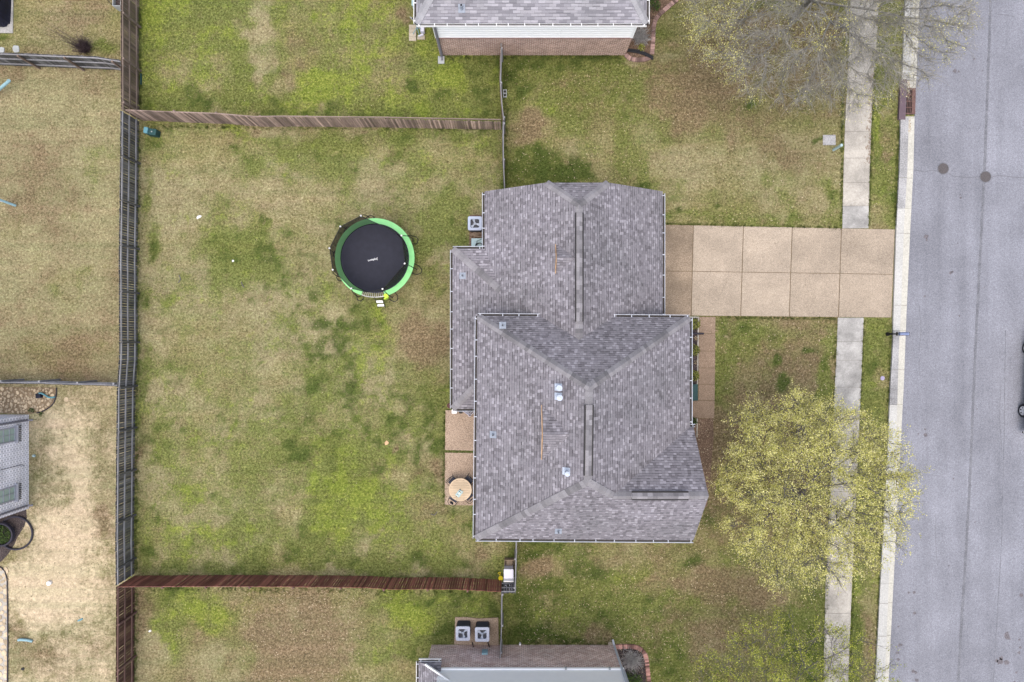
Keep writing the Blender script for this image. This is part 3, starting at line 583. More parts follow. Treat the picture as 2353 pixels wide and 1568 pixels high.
crack([(2112, 700), (2116, 760), (2111, 820), (2114, 870)], 0.008); crack([(2150, 1180), (2149, 1240), (2154, 1300)], 0.008); crack([(2300, 880), (2296, 960), (2302, 1040)], 0.008); crack([(2101, 420), (2099, 470)], 0.01); crack([(2290, 33), (2310, 35), (2332, 40)], 0.012)
b.build('road_cracks', M['tar'])['kind'] = 'structure'
b = MB()
def splat(x, y, r, k=9):
    c = W(x, y); P = []
    for i in range(k):
        a = 2*math.pi*i/k; rr = r/40*random.uniform(0.55, 1.25); P.append(Vector((c.x+rr*math.cos(a), c.y+rr*math.sin(a), 0.0155)))
    b.prism(P, 0.003)
for x, y, r in ((2201, 97, 4), (2194, 163, 5), (2203, 165, 3), (2238, 136, 3), (2128, 544, 6), (2129, 552, 3), (2206, 448, 2), (2207, 455, 3), (2184, 627, 4), (2188, 625, 3), (2124, 681, 3), (2204, 726, 2.5), (2125, 987, 3), (2126, 1000, 5), (2110, 997, 2),
                (2100, 1362, 4), (2101, 1409, 4), (2088, 1362, 3), (2066, 1483, 4), (2071, 1482, 3), (2064, 1440, 3), (2062, 1500, 4), (2071, 1575, 2), (2064, 1516, 4), (2098, 1543, 5), (2104, 1545, 4), (2106, 1563, 4), (2314, 1463, 10), (2290, 1518, 4), (2297, 1520, 7), (2312, 1522, 8), (2300, 1512, 5), (2341, 1500, 4), (2344, 1488, 3), (2342, 1470, 3), (2346, 1368, 5), (2335, 1545, 3), (2330, 1567, 3), (2257, 163, 1.5), (2175, 210, 1.5), (2230, 420, 1.5), (2200, 560, 1.5), (2262, 660, 1.5), (2150, 840, 1.5), (2245, 940, 2), (2190, 1100, 2), (2240, 1200, 2), (2180, 1300, 2)):
    splat(x, y, r)
b.build('oil_stains', M['oil'])['kind'] = 'structure'
# kerb: raised back and a gutter pan that meets the road
for ya, yb, mt in ((-2000, 185, M['kerb_pale']), (272, 480, M['kerb']), (480, 760, M['kerb_pale']), (760, 930, M['kerb']), (930, 1340, M['kerb_pale']), (1340, 3600, M['kerb_pale'])):
    st(strip('kerb', ya+0.25, yb-0.25, lambda y: lerp(KL, y), lambda y: lerp(KM, y), 0.13, 0.16, mt))
    st(strip('kerb_gutter', ya+0.25, yb-0.25, lambda y: lerp(KM, y)+0.1, lambda y: lerp(KR, y), 0.028, 0.06, M['gutterpan']))
st(strip('kerb_gutter', 268.4, 271.5, lambda y: lerp(KM, y)-5, lambda y: lerp(KR, y), 0.028, 0.06, M['gutterpan']))
b = MB()
for y in (20, 120, 410, 537, 702, 850, 1092, 1226, 1385, 1460, 1536):
    b.bar(W(lerp(KL, y), y)+Vector((0, 0, 0.131)), W(lerp(KM, y), y)+Vector((0, 0, 0.131)), 0.02, 0.006)
    b.bar(W(lerp(KM, y)+1, y)+Vector((0, 0, 0.029)), W(lerp(KR, y), y)+Vector((0, 0, 0.029)), 0.02, 0.006)
b.build('kerb_joints', M['jointc'])['kind'] = 'structure'
# pavement slabs
SL = [(-400, 1969), (120, 1950), (185, 1947), (300, 1941), (392, 1938), (525, 1935), (730, 1925), (784, 1923), (890, 1918), (1370, 1896), (1568, 1892), (2000, 1874)]
SR = [(-400, 2036), (120, 2013), (185, 2006), (300, 2001), (392, 1998), (525, 1995), (730, 1984), (784, 1982), (890, 1978), (1370, 1956), (1568, 1948), (2000, 1930)]
def pav(ys, mats):
    for k, (ya, yb) in enumerate(zip(ys, ys[1:])):
        st(strip('pavement', ya+0.35, yb-0.35, lambda y: lerp(SL, y), lambda y: lerp(SR, y), 0.032+0.004*(k % 2), 0.08, mats[k % len(mats)], 8, 0.5))
pav([-2000, -60, 0, 60, 120, 181, 239, 303, 364, 420, 474, 525.5], [M['concrete']]*9+[M['concrete'], M['concrete_grey']])
pav([730, 785, 828, 890, 950, 1010, 1072, 1130, 1190, 1250, 1310, 1409, 1467, 1530, 1590, 3600], [M['concrete_grey']]*4+[M['concrete']]*11)
st(strip('pavement_joint_dirt', -2000, 525, lambda y: lerp(SL, y)+0.5, lambda y: lerp(SR, y)-0.5, 0.014, 0.02, M['jointc']))
st(strip('pavement_joint_dirt', 730.5, 3600, lambda y: lerp(SL, y)+0.5, lambda y: lerp(SR, y)-0.5, 0.014, 0.02, M['jointc']))
# driveway slabs (two rows by five) over a joint-coloured bed
XT = [1490, 1593, 1708, 1820, 1933, 2056]; XB = [1490, 1588, 1701.5, 1813, 1926, 2048]
def dpt(u, v):      # u column edge 0..5, v 0..1 from top to bottom
    xt, xb = XT[u], XB[u]; yt = 517+(xt-1525)*0.0205; yb = 725+(xb-1522)*0.0095
    return (xt+(xb-xt)*v, yt+(yb-yt)*v)
sheet('driveway_joint_dirt', [dpt(0, 0), dpt(5, 0), dpt(5, 1), dpt(0, 1)], 0.016, 0.03, M['joint'])
for u in range(5):
    for v0, v1 in ((0, 0.508), (0.512, 1)):
        a, c, e, f = dpt(u, v0), dpt(u+1, v0), dpt(u+1, v1), dpt(u, v1); k = 0.9
        b0 = [(a[0]+k, a[1]+0.2), (c[0]-k, c[1]+0.2), (e[0]-k, e[1]-0.2), (f[0]+k, f[1]-0.2)]
        sheet('driveway', b0, 0.034+0.003*((u+(v0 > 0)) % 2), 0.06, M['aggregate_st' if u == 0 else ('aggregate', 'aggregate_b')[(u*3+(v0 > 0)*2+u//2) % 2]])
# front walk
WX0 = [(728, 1607), (962, 1603)]; WX1 = [(728, 1644), (962, 1640)]
yy = [728.5, 767, 807, 846, 883.5, 920.5]
sheet('path_joint_dirt', [(1606, 728), (1643, 728), (1640.5, 961), (1587, 960), (1588, 921), (1604, 921)], 0.015, 0.03, M['joint'])
for k, (ya, yb) in enumerate(zip(yy, yy[1:])):
    sheet('path', [(1606.5-0.01*(ya-728), ya+0.6), (1643.6-0.01*(ya-728), ya+0.6), (1643.6-0.01*(yb-728), yb-0.6), (1606.5-0.01*(yb-728), yb-0.6)], 0.033+0.003*(k % 2), 0.06, M['aggregate_dk'])
sheet('path', [(1588, 921.3), (1641.4, 921.3), (1640.8, 961.5), (1587, 960)], 0.034, 0.06, M['aggregate_dk'])
sheet('path', [(1520, 726), (1606, 728), (1606, 731), (1520, 730.3)], 0.040, 0.07, M['concrete'])
sheet('path', [(1603.3, 731.5), (1606, 731.5), (1603.6, 884), (1600.9, 884)], 0.044, 0.08, M['concrete'])
sheet('path', [(1600.5, 962), (1603, 962), (1602.5, 1005), (1600, 1005)], 0.042, 0.08, M['concrete'])
M['soil'] = plain('trodden_soil', (0.25, 0.205, 0.165), 0.95, 0.25, 14)
b = MB()
def spot(x, y, r, z, k=10, sx=1.0):
    c = W(x, y); P = []
    for i in range(k):
        a = 2*math.pi*i/k; rr = r/40*random.uniform(0.5, 1.25); P.append(Vector((c.x+rr*sx*math.cos(a), c.y+rr*math.sin(a), z)))
    b.prism(P, 0.002)
for k in range(60):
    y = random.uniform(150, 380); spot(lerp(SR, y)-abs(random.gauss(0, 5))-0.5, y, random.uniform(1.2, 4.5), 0.0405+0.0001*k, sx=0.7)
b.build('soil_stains', M['soil'])['kind'] = 'structure'
M['tyre_mark'] = plain('driveway_grime', (0.225, 0.18, 0.135), 0.9, 0.2, 10)
b = MB()
for k, (x, y, r) in enumerate(((1545, 560, 2.5), (1556, 640, 3), (1571, 668, 2), (1549, 690, 3.5), (1640, 575, 1.5), (1668, 650, 2), (1735, 690, 1.5), (1780, 560, 1.5), (1850, 655, 2), (1895, 600, 1.2), (1960, 690, 1.6), (1610, 545, 1.3), (1990, 570, 1.5), (1605, 700, 1.8))): spot(x, y, r, 0.0395+0.0001*k)
b.build('oil_stains', M['tyre_mark'])['kind'] = 'structure'
# patio
sheet('patio', [(1024, 943), (1100, 943), (1100, 1036), (1022.5, 1034)], 0.045, 0.1, M['aggregate_pt'])
sheet('patio', [(1022.5, 1040.5), (1100, 1041.5), (1100, 1161.5), (1022, 1160)], 0.042, 0.1, M['aggregate_pt'])
b = MB(); b.bar(W(1055, 947)+Vector((0, 0, 0.046)), W(1094, 1034)+Vector((0, 0, 0.046)), 0.012, 0.004); b.build('patio_crack', M['joint'])['kind'] = 'structure'
b = MB()
for k in range(70):
    x = 1023+random.random()*75; c = W(x, 1038+random.uniform(-2.4, 2.4)); b.cyl((c.x, c.y, 0), random.uniform(0.03, 0.07), random.uniform(0.04, 0.07), 6, 0.01)
b.build('grass_in_patio_gap', M['moss'])['kind'] = 'stuff'

# ------------------------------------------------------------ roofs
def plane_of(p):
    p = [Vector(q) for q in p]; nn = (p[1]-p[0]).cross(p[2]-p[0]).normalized()
    if nn.z < 0: nn = -nn
    return nn, nn.dot(p[0])
def roof_poly(mb, pts, th=0.14):
    nn, d0 = plane_of(pts); h = Vector((nn.x, nn.y, 0))
    if h.length < 1e-4: h = Vector((0, 1, 0))
    h.normalize(); u = Vector((-h.y, h.x, 0)); sl = math.sqrt(max(1e-6, 1-nn.z**2))
    vdir = (Vector((0, 0, 1))-nn*nn.z).normalized()
    uv = [(Vector(p).dot(u)+50, Vector(p).dot(vdir)+50) for p in pts]
    mb.prism(pts, th, 0, uv)
    return lambda x, y: (d0-nn.x*x-nn.y*y)/nn.z
def cap_strip(mb, p0, p1, f1, f2, wd=0.36, lift=0.026, seg=0.21, jit=0.0):
    p0 = Vector(p0); p1 = Vector(p1); d = p1-p0; L = Vector((d.x, d.y, 0)).length; n = max(1, int(d.length/seg))
    t = Vector((d.x, d.y, 0)).normalized(); s = Vector((-t.y, t.x, 0))*(wd/2)
    for i in range(n):
        a = p0+d*(i/n); c = p0+d*((i+1)/n); k = 1.0
        rows = []
        for q, up in ((a, 0.0), (c, 0.014)):
            l = q+s*k; r = q-s*k
            zl = min(f1(l.x, l.y), f2(l.x, l.y)); zr = min(f1(r.x, r.y), f2(r.x, r.y))
            rows.append((Vector((l.x, l.y, zl+lift+up)), Vector((q.x, q.y, q.z+lift+up+0.012)), Vector((r.x, r.y, zr+lift+up))))
        for j in (0, 1):
            pass
        (a0, a1, a2), (b0, b1, b2) = rows
        dn = Vector((0, 0, 0.06))
        mb.poly([a0, a1, a2, b0, b1, b2, a0-dn, a2-dn, b0-dn, b2-dn], [(0, 3, 4, 1), (1, 4, 5, 2), (3, 8, 9, 5, 4), (0, 6, 8, 3), (2, 5, 9, 7), (0, 1, 2, 7, 6)])
def gutter(p0, p1, out, parent, hang=0.95, mat='gutter', wd=0.13, hm='gutter', hw=0.038):
    """open trough under the eave: back, bottom, front lip, dark inside, white hangers across the top"""
    p0 = Vector(p0); p1 = Vector(p1); o = Vector(out).normalized(); d = (p1-p0); L = d.length; t = d.normalized()
    b = MB(); z = Vector((0, 0, 1)); top = -0.03
    def slab(oa, ob, za, zb, mi=0):
        P = [p0+o*oa+z*za, p1+o*oa+z*za, p1+o*ob+z*za, p0+o*ob+z*za]
        b.prism([q+z*(zb-za) for q in P], zb-za, mi)
    slab(-0.01, 0.005, -0.14, top, 0)
    slab(0.006, wd-0.024, -0.14, -0.115, 1)
    slab(wd-0.012, wd+0.010, -0.14, top+0.012, 0)
    nh = max(2, int(L/hang)+1)
    for i in range(nh):
        q = p0+t*(0.12+(L-0.24)*min(1, max(0, (i+(random.uniform(-0.18, 0.18) if 0 < i < nh-1 else 0))/(nh-1)))) + z*(top+0.012)
        b.bar(q+o*(-0.01), q+o*(wd-0.015), hw, 0.02, 2)
    return b.build('gutter', [M[mat], M['gutter_in'], M[hm]], parent)
def wallbox(mb, x0, x1, y0, y1, z0, z1, mi=0):
    """four brick walls with metre UVs"""
    c = [(x0, y0), (x1, y0), (x1, y1), (x0, y1)]; u = 0
    for i in range(4):
        (ax, ay), (bx, by) = c[i], c[(i+1) % 4]; L = math.hypot(bx-ax, by-ay)
        mb.face([(ax, ay, z0), (bx, by, z0), (bx, by, z1), (ax, ay, z1)], [(u, z0), (u+L, z0), (u+L, z1), (u, z1)], mi); u += L
def window(parent, c, along, outw, w_, h_, frame='white', glass='dglass', cols=2, rows=2):
    """framed window on a wall; c = centre on the wall face"""
    c = Vector(c); a = Vector(along).normalized(); o = Vector(outw).normalized(); z = Vector((0, 0, 1))
    f = MB(); R = Matrix((a, o, z)).transposed(); t = 0.06
    for sx in (-1, 1): f.box(c+a*sx*(w_/2-t/2)+o*0.02, (t, 0.07, h_), M=R)
    for sz in (-1, 1): f.box(c+z*sz*(h_/2-t/2)+o*0.02, (w_-2*t, 0.07, t), M=R)
    for i in range(1, cols): f.box(c+a*(-w_/2+w_*i/cols)+o*0.025, (0.03, 0.04, h_-2*t), M=R)
    for i in range(1, rows): f.box(c+z*(-h_/2+h_*i/rows)+o*0.027, (w_-2*t, 0.035, 0.03), M=R)
    fo = f.build('window', M[frame], parent)
    g = MB(); g.box(c+o*0.008, (w_-2*t, 0.012, h_-2*t), M=R); g.build('pane', M[glass], fo)
    return fo
def pipe_vent(parent, px, py, z, f=None, r=0.05, h=0.3):
    p = W(px, py, z)
    if f: 
        for _ in range(6): p = W(px, py, f(p.x, p.y))
    b = MB(); b.prism([p+Vector((sx*0.17, sy*0.17, (f(p.x+sx*0.17, p.y+sy*0.17)-p.z if f else 0)+0.02)) for sx, sy in ((-1, -1), (1, -1), (1, 1), (-1, 1))], 0.015, 0)
    b.cyl(p-Vector((0, 0, 0.1)), r*1.5, 0.2, 12, r); b.cyl(p, r, h, 12); b.cyl(p+Vector((0, 0, h)), r*0.75, 0.004, 12, mi=1)
    return b.build('vent_pipe', [M['lead'], M['black']], parent)

house = thing('brick_house', 'main brick house with steep grey shingle hip roof beside the driveway', 'house', (3.5, 0, 0))
RF = MB(); ph = M
EG, EM = 2.9, 4.7
gx0, gx1, gr = -1.45, 8.0, 3.28; rz = EG+0.62*(gr-gx0)
czl = EG+0.62*(1.72-gx0)
slE = (rz-EG)/(gx1-gr); cxr = gx1-(czl-EG)/slE
fGW = roof_poly(RF, [V(gx0, -7.95, EG), V(gx0, -0.75, EG), V(gr, -0.75, rz), V(gr, -0.2, rz), V(gr, -6.66, rz), V(1.72, -7.95, czl)][:3]+[V(gr, -6.66, rz), V(1.72, -7.95, czl)])
fGE = roof_poly(RF, [V(gr, -6.66, rz), V(gr, -0.75, rz), V(gx1, -0.75, EG), V(gx1, -7.95, EG), V(cxr, -7.95, czl)])
fGN = roof_poly(RF, [V(1.72, -7.95, czl), V(cxr, -7.95, czl), V(gr, -6.66, rz)])
# ridge run on into the main roof
A_, B_ = V(3.52, 2.1, 8.0), V(3.46, 6.42, 8.0)
NW, NE, SW, SE = V(-1.73, -1.26, EM), V(8.97, -1.18, EM), V(-1.84, 9.97, EM), V(9.15, 10.05, EM)
wr = 7.29; J = V(8.97-(wr-EM)/((8.0-EM)/(8.97-3.52)), 7.21, wr); PK = V(9.15, 7.21, wr); WN = V(9.15, 4.33, EM); WNi = V(8.97, 4.33, EM)
fMN = roof_poly(RF, [NW, NE, A_]); fMW = roof_poly(RF, [NW, A_, B_, SW]); fME = roof_poly(RF, [NE, WNi, J, B_, A_])
fMS = roof_poly(RF, [SW, SE, PK, J, B_]); fWN = roof_poly(RF, [WNi, WN, PK, J])
# garage ridge continued over the north hip to where the two roofs meet
xv = 1.45
RF2 = MB()
roof_poly(RF, [V(gr, -0.75, rz), V(gr, 0.10, rz), V(0.2, 0.10, EG+0.62*(0.2-gx0)), V(0.2, -0.75, EG+0.62*(0.2-gx0))])
roof_poly(RF, [V(gr, -0.75, rz), V(gr, 0.10, rz), V(6.3, 0.10, EG+slE*(gx1-6.3)), V(6.3, -0.75, EG+slE*(gx1-6.3))])
# lean-to at the back
BX = -3.15; Qn = V(-0.60, -2.65, EG+0.62*0.85); bz = Qn.z
fBW = roof_poly(RF, [V(BX, -4.9, EG), V(BX, 3.6, EG), V(-0.6, 1.05, bz), Qn]); fBN = roof_poly(RF, [V(BX, -4.9, EG), V(gx0, -4.9, EG), Qn]); fBS = roof_poly(RF, [V(BX, 3.6, EG), V(-0.6, 3.6, EG), V(-0.6, 1.05, bz)])
roof = RF.build('roof', M['roof'], house)
for a, b_, f1, f2 in ((NW, A_, fMN, fMW), (NE, A_, fMN, fME), (SW, B_, fMW, fMS), (J, B_, fME, fMS), (A_, B_, fMW, fME), (PK, J, fMS, fWN), (V(1.72, -7.95, czl), V(gr, -6.66, rz), fGN, fGW), (V(cxr, -7.95, czl), V(gr, -6.66, rz), fGN, fGE),
                      (V(gr, -6.66, rz), V(gr, 0.05, rz), fGW, fGE), (V(BX, -4.9, EG), Qn, fBW, fBN), (V(BX, 3.6, EG), V(-1.45, 1.9, EG+(bz-EG)*0.666), fBW, fBS)):
    cp = MB(); cap_strip(cp, a, b_, f1, f2); cp.build('ridge_cap', M['cap'], roof)
def ridge_vent(p0, p1, f1, f2):
    p0 = Vector(p0); p1 = Vector(p1); t = (p1-p0).normalized(); s = Vector((-t.y, t.x, 0)); b = MB(); wd = 0.16
    sl = p0.z-min(f1(*(p0+s*wd).xy), f2(*(p0+s*wd).xy)); z = Vector((0, 0, 1))
    n = int((p1-p0).length/0.22)
    for i in range(n):
        a = p0+(p1-p0)*i/n; c = p0+(p1-p0)*(i+1)/n
        for sg in (1, -1):
            q = [a+z*0.10, c+z*0.10, c+s*sg*wd+z*(0.10-sl*0.8), a+s*sg*wd+z*(0.10-sl*0.8)]
            b.prism(q, 0.05, 0)
    for sg in (1, -1):
        b.bar(p0+s*sg*(wd+0.022)+z*(0.065-sl*0.8), p1+s*sg*(wd+0.022)+z*(0.065-sl*0.8), 0.06, 0.12, 1)
    return b.build('ridge_vent', [M['cap'], M['black']], roof)
ridge_vent(V(gr, -6.25, rz), V(gr, -0.95, rz), fGW, fGE)
ridge_vent(A_+(B_-A_)*0.185, A_+(B_-A_)*0.93, fMW, fME)
ridge_vent(J+(PK-J)*0.20, J+(PK-J)*0.79, fMS, fWN)
# two small gable louvres on the west slopes
def louver(px, y0, y1, f, pkz):
    ym = (y0+y1)/2; p = W(px, ym, pkz); x = p.x; yk = -p.y
    hw = (y1-y0)/2/ (1536/(H-pkz)); zb = f(x, -yk)
    # ridge runs east until it meets the slope
    g = 0.001; sx = (f(x+1, -yk)-f(x, -yk)); xe = x+(pkz-zb)/sx
    L0, L1, K, E = V(x, yk-hw, zb), V(x, yk+hw, zb), V(x, yk, pkz), V(xe, yk, pkz)
    b = MB(); n1 = roof_poly(b, [L0, K, E], 0.05); n2 = roof_poly(b, [L1, K, E], 0.05)
    dm = b.build('dormer', M['roof'], house)
    b = MB(); xx = Vector((-0.02, 0, 0))
    b.face([L0+xx, K+xx-Vector((0, 0, 0.04)), L1+xx])
    b.bar(L0+xx+Vector((-0.02, 0, 0.01)), K+xx+Vector((-0.02, 0, 0.0)), 0.035, 0.03, 0); b.bar(L1+xx+Vector((-0.02, 0, 0.01)), K+xx+Vector((-0.02, 0, 0)), 0.035, 0.03, 0)
    b.build('louver', M['orangewood'], dm)
louver(1280, 558, 626, fGW, 5.72); louver(1248, 935, 1063, fMW, 7.5)
# gutters
gutter(V(gx0, -7.9, EG), V(gx0, -4.92, EG), (-1, 0, 0), house); gutter(V(BX, -4.9, EG), V(gx0-0.14, -4.9, EG), (0, 1, 0), house); gutter(V(BX, -4.85, EG), V(BX, 3.6, EG), (-1, 0, 0), house)
gutter(V(BX, 3.6, EG), V(-1.75, 3.6, EG), (0, -1, 0), house); gutter(V(gx1, -7.85, EG), V(gx1, -1.3, EG), (1, 0, 0), house)
gutter(NW, V(1.42, -1.24, EM), (0, 1, 0), house); gutter(V(5.05, -1.21, EM), NE, (0, 1, 0), house); gutter(NW, SW, (-1, 0, 0), house); gutter(SW, SE, (0, -1, 0), house)
gutter(NE, V(8.97, 4.2, EM), (1, 0, 0), house); gutter(V(9.0, 4.33, EM), V(9.25, 4.33, EM), (0, 1, 0), house)
pipe_vent(roof, 1063, 634, 3.0, fBW); pipe_vent(roof, 1155, 748, 5, fMW); pipe_vent(roof, 1133, 999, 5, fMW); pipe_vent(roof, 1283, 1221, 5, fMS)
def flue(px, py, f, r, h):
    p = W(px, py, 6.5)
    for _ in range(6): p = W(px, py, f(p.x, p.y))
    b = MB(); k = 0.17
    b.prism([p+Vector((sx*k, sy*k, f(p.x+sx*k, p.y+sy*k)-p.z+0.025)) for sx, sy in ((-1, -1), (1, -1), (1, 1), (-1, 1))], 0.015)
    b.cyl(p-Vector((0, 0, 0.1)), r, h+0.1, 18); b.cyl(p+Vector((0, 0, h*0.3)), r*1.4, 0.03, 18, r*1.1); b.cyl(p+Vector((0, 0, h)), r*1.35, 0.10, 18, r*1.3); b.cyl(p+Vector((0, 0, h+0.10)), r*1.3, 0.04, 18, r*0.3)
    return b.build('flue_cap', M['flue'], roof)
flue(1283, 890, fMW, 0.11, 0.55); flue(1283, 911, fMW, 0.11, 0.75); flue(1301, 1083, fMW, 0.09, 0.6)
# walls
WL = MB(); wallbox(WL, -1.05, 7.6, 1.0, 7.55, 0, EG-0.04); wallbox(WL, -2.75, -1.05, -3.2, 4.5, 0, EG-0.04); wallbox(WL, -1.35, 8.55, -9.55, 0.85, 0, EM-0.05); wallbox(WL, 8.56, 8.85, -9.55, -4.75, 0, EM-0.05)
def gab(pts, n):
    WL.face(pts, [(p[0]+p[1], p[2]) for p in pts])
gab([V(-1.05, -7.55, EG-0.04), V(7.6, -7.55, EG-0.04), V(4.75, -7.55, czl-0.18), V(1.75, -7.55, czl-0.18)][::-1], 0)
gab([V(8.85, 9.55, EM-0.05), V(8.85, 4.75, EM-0.05), V(8.85, 7.15, wr-0.35)], 0)
WL.build('wall', M['brick'], house)
gd = MB(); gd.box((7.64, 4.3, 1.1), (0.06, 4.9, 2.2)); 
for k in range(4): gd.box((7.685, 4.3, 0.28+k*0.54), (0.03, 4.8, 0.46))
gd.build('garage_door', M['white'], house)
fd = MB(); fd.box((8.6, -5.2+1.4, 1.08), (0.06, 0.95, 2.1)); fdo = fd.build('door', M['tan_trim'], house)
hb = MB(); hb.box((8.66, -4.15, 1.05), (0.05, 0.04, 0.14)); hb.build('handle', M['steel'], fdo)
for c, a, o in (((-2.75, 0.2, 1.5), (0, 1, 0), (-1, 0, 0)), ((-2.75, 3.0, 1.5), (0, 1, 0), (-1, 0, 0)), ((-1.35, -7.9, 1.4), (0, 1, 0), (-1, 0, 0)), ((2.0, -9.55, 1.6), (1, 0, 0), (0, -1, 0)), ((6.0, -9.55, 1.6), (1, 0, 0), (0, -1, 0)), ((8.85, -7.2, 1.5), (0, 1, 0), (1, 0, 0)), ((8.55, -1.2, 1.6), (0, 1, 0), (1, 0, 0)), ((8.85, -7.15, 4.6), (0, 1, 0), (1, 0, 0)), ((2.6, 7.55, 1.6), (1, 0, 0), (0, 1, 0))):
    window(house, c, a, o, 1.3, 1.5)
b = MB(); b.box((-1.42, -5.4, 1.07), (0.06, 1.7, 2.05)); b.build('patio_door', M['dglass'], house)
# porch roof with its own gutter, beam, posts
b = MB(); roof_poly(b, [V(8.55, 2.35, 2.8), V(9.38, 2.35, 2.7), V(9.38, 4.5, 2.7), V(8.55, 4.5, 2.8)], 0.08); pr = b.build('porch_roof', M['ac_side'], house)
gutter(V(9.38, 2.35, 2.7), V(9.38, 4.5, 2.7), (1, 0, 0), pr, 0.8)
b = MB(); b.box((9.62, -3.45, 2.38), (0.12, 2.3, 0.3)); b.build('porch_beam', M['tan_trim'], house)
for yd in (2.45, 4.4):
    b = MB(); b.box((9.62, -yd, 1.11), (0.14, 0.14, 2.22)); b.build('porch_post', M['tan_trim'], house)
# downspouts
b = MB(); p = W(1610, 767); b.tube([V(8.99, -0.35, 4.55), V(8.7, -0.42, 4.2), V(8.62, -0.42, 0.3), (p.x-0.1, p.y, 0.10), (p.x+0.15, p.y, 0.07)], 0.055, 8); b.build('downspout', M['ddspout'], house)
b = MB(); b.bar(V(8.95, 7.9, EM+1.0), V(8.95, 7.9, 0.2), 0.08); b.build('downspout', M['gutter'], house)

# ------------------------------------------------------------ northern neighbour
nh = thing('neighbour_house', 'red brick house with white siding and pale grey roof above the front lawn', 'house', (1.2, 20, 0))
NB = MB(); e = 4.8
n0, n1 = W(956.5, 50, e), W(1486.5, 57, e)
yN = (n0.y+n1.y)/2; xa, xb = n0.x, n1.x; D_ = 12.0; hw = D_/2; pit = 0.6; rx = 4.6
R0, R1 = Vector((xa+rx, yN+hw, e+pit*hw)), Vector((xb-rx, yN+hw, e+pit*hw))
c0, c1, c2, c3 = Vector((xa, yN, e)), Vector((xb, yN, e)), Vector((xb, yN+D_, e)), Vector((xa, yN+D_, e))
fS = roof_poly(NB, [c0, c1, R1, R0]); fE = roof_poly(NB, [c1, c2, R1]); fN = roof_poly(NB, [c2, c3, R0, R1]); fW_ = roof_poly(NB, [c3, c0, R0])
nr = NB.build('roof', M['roof3'], nh)
for a, b_, f1, f2 in ((c0, R0, fS, fW_), (c1, R1, fS, fE), (c2, R1, fN, fE), (c3, R0, fN, fW_), (R0, R1, fS, fN)): 
    cp = MB(); cap_strip(cp, a, b_, f1, f2, 0.40, seg=0.26); cp.build('ridge_cap', M['cap3'], nr)
gutter(c0, c1, (0, -1, 0), nh, 0.76, 'white', hm='white'); gutter(c0, c3, (-1, 0, 0), nh, 0.9, 'white', hm='white'); gutter(c1, c2, (1, 0, 0), nh, 0.9, 'white', hm='white')
pipe_vent(nr, 1061, 20, e, fS, 0.07, 0.35)
wy = W(1200, 127.5).y; wx0, wx1 = W(1011, 127).x, W(1437, 128).x
b = MB(); wallbox(b, wx0, wx1, wy, yN+D_-0.4, 0, 2.2); b.build('wall', M['brick'], nh)
b = MB(); b.box(((wx0+wx1)/2, wy-0.02, 2.22), (wx1-wx0+0.04, 0.06, 0.07)); b.build('brick_ledge', M['edge_brick'], nh)
b = MB(); wallbox(b, wx0-0.015, wx1+0.015, wy-0.015, yN+D_-0.38, 2.26, e-0.14)
for k in range(10): b.box(((wx0+wx1)/2, wy-0.022, 2.36+k*0.24), (wx1-wx0+0.03, 0.012, 0.014))
b.box((W(1291, 80, 3.3).x, wy-0.03, 3.5), (0.03, 0.02, 2.3)); b.box((wx1-0.05, wy-0.03, 3.5), (0.12, 0.03, 2.45)); b.box((wx0+0.05, wy-0.03, 3.5), (0.12, 0.03, 2.45))
b.build('siding', M['siding'], nh)
b = MB(); b.box(((xa+xb)/2, (yN+wy)/2+0.05, e-0.15), (xb-xa-0.1, abs(wy-yN)+0.25, 0.03)); b.build('soffit', M['siding'], nh)
b = MB(); q0 = Vector((wx0+0.12, wy-0.10, e-0.2)); b.tube([q0+Vector((0, 0.25, 0.1)), q0+Vector((0, 0, -0.25)), Vector((wx0+0.12, wy-0.10, 0.2)), Vector((wx0+0.12, wy-0.32, 0.08))], 0.075, 8); b.build('downspout', M['dspout'], nh)
for x in (-2, 1.2, 4.4): window(nh, (x, yN+D_-0.38, 1.4), (1, 0, 0), (0, 1, 0), 1.2, 1.3)
def splash(px, py, w_, h_, label, m='stone_pale'):
    c = W(px, py); b = MB()
    b.box((c.x, c.y, 0.03), (w_, h_, 0.05)); b.box((c.x-w_/2+0.03, c.y, 0.07), (0.055, h_, 0.06)); b.box((c.x+w_/2-0.03, c.y, 0.07), (0.055, h_, 0.06))
    o = b.build('splash_block', M[m]); tag(o, label, 'splash block'); return o
splash(1014, 139, 0.36, 0.42, 'pale splash block under the grey downspout of the red brick house')
b = MB(); c = W(1282.5, 125); b.cyl((c.x, c.y, 0.0), 0.05, 0.28, 12); b.cyl((c.x, c.y, 0.28), 0.065, 0.03, 12)
tag(b.build('vent_stub', M['white']), 'white plastic vent stub at the foot of the red brick wall', 'pipe')
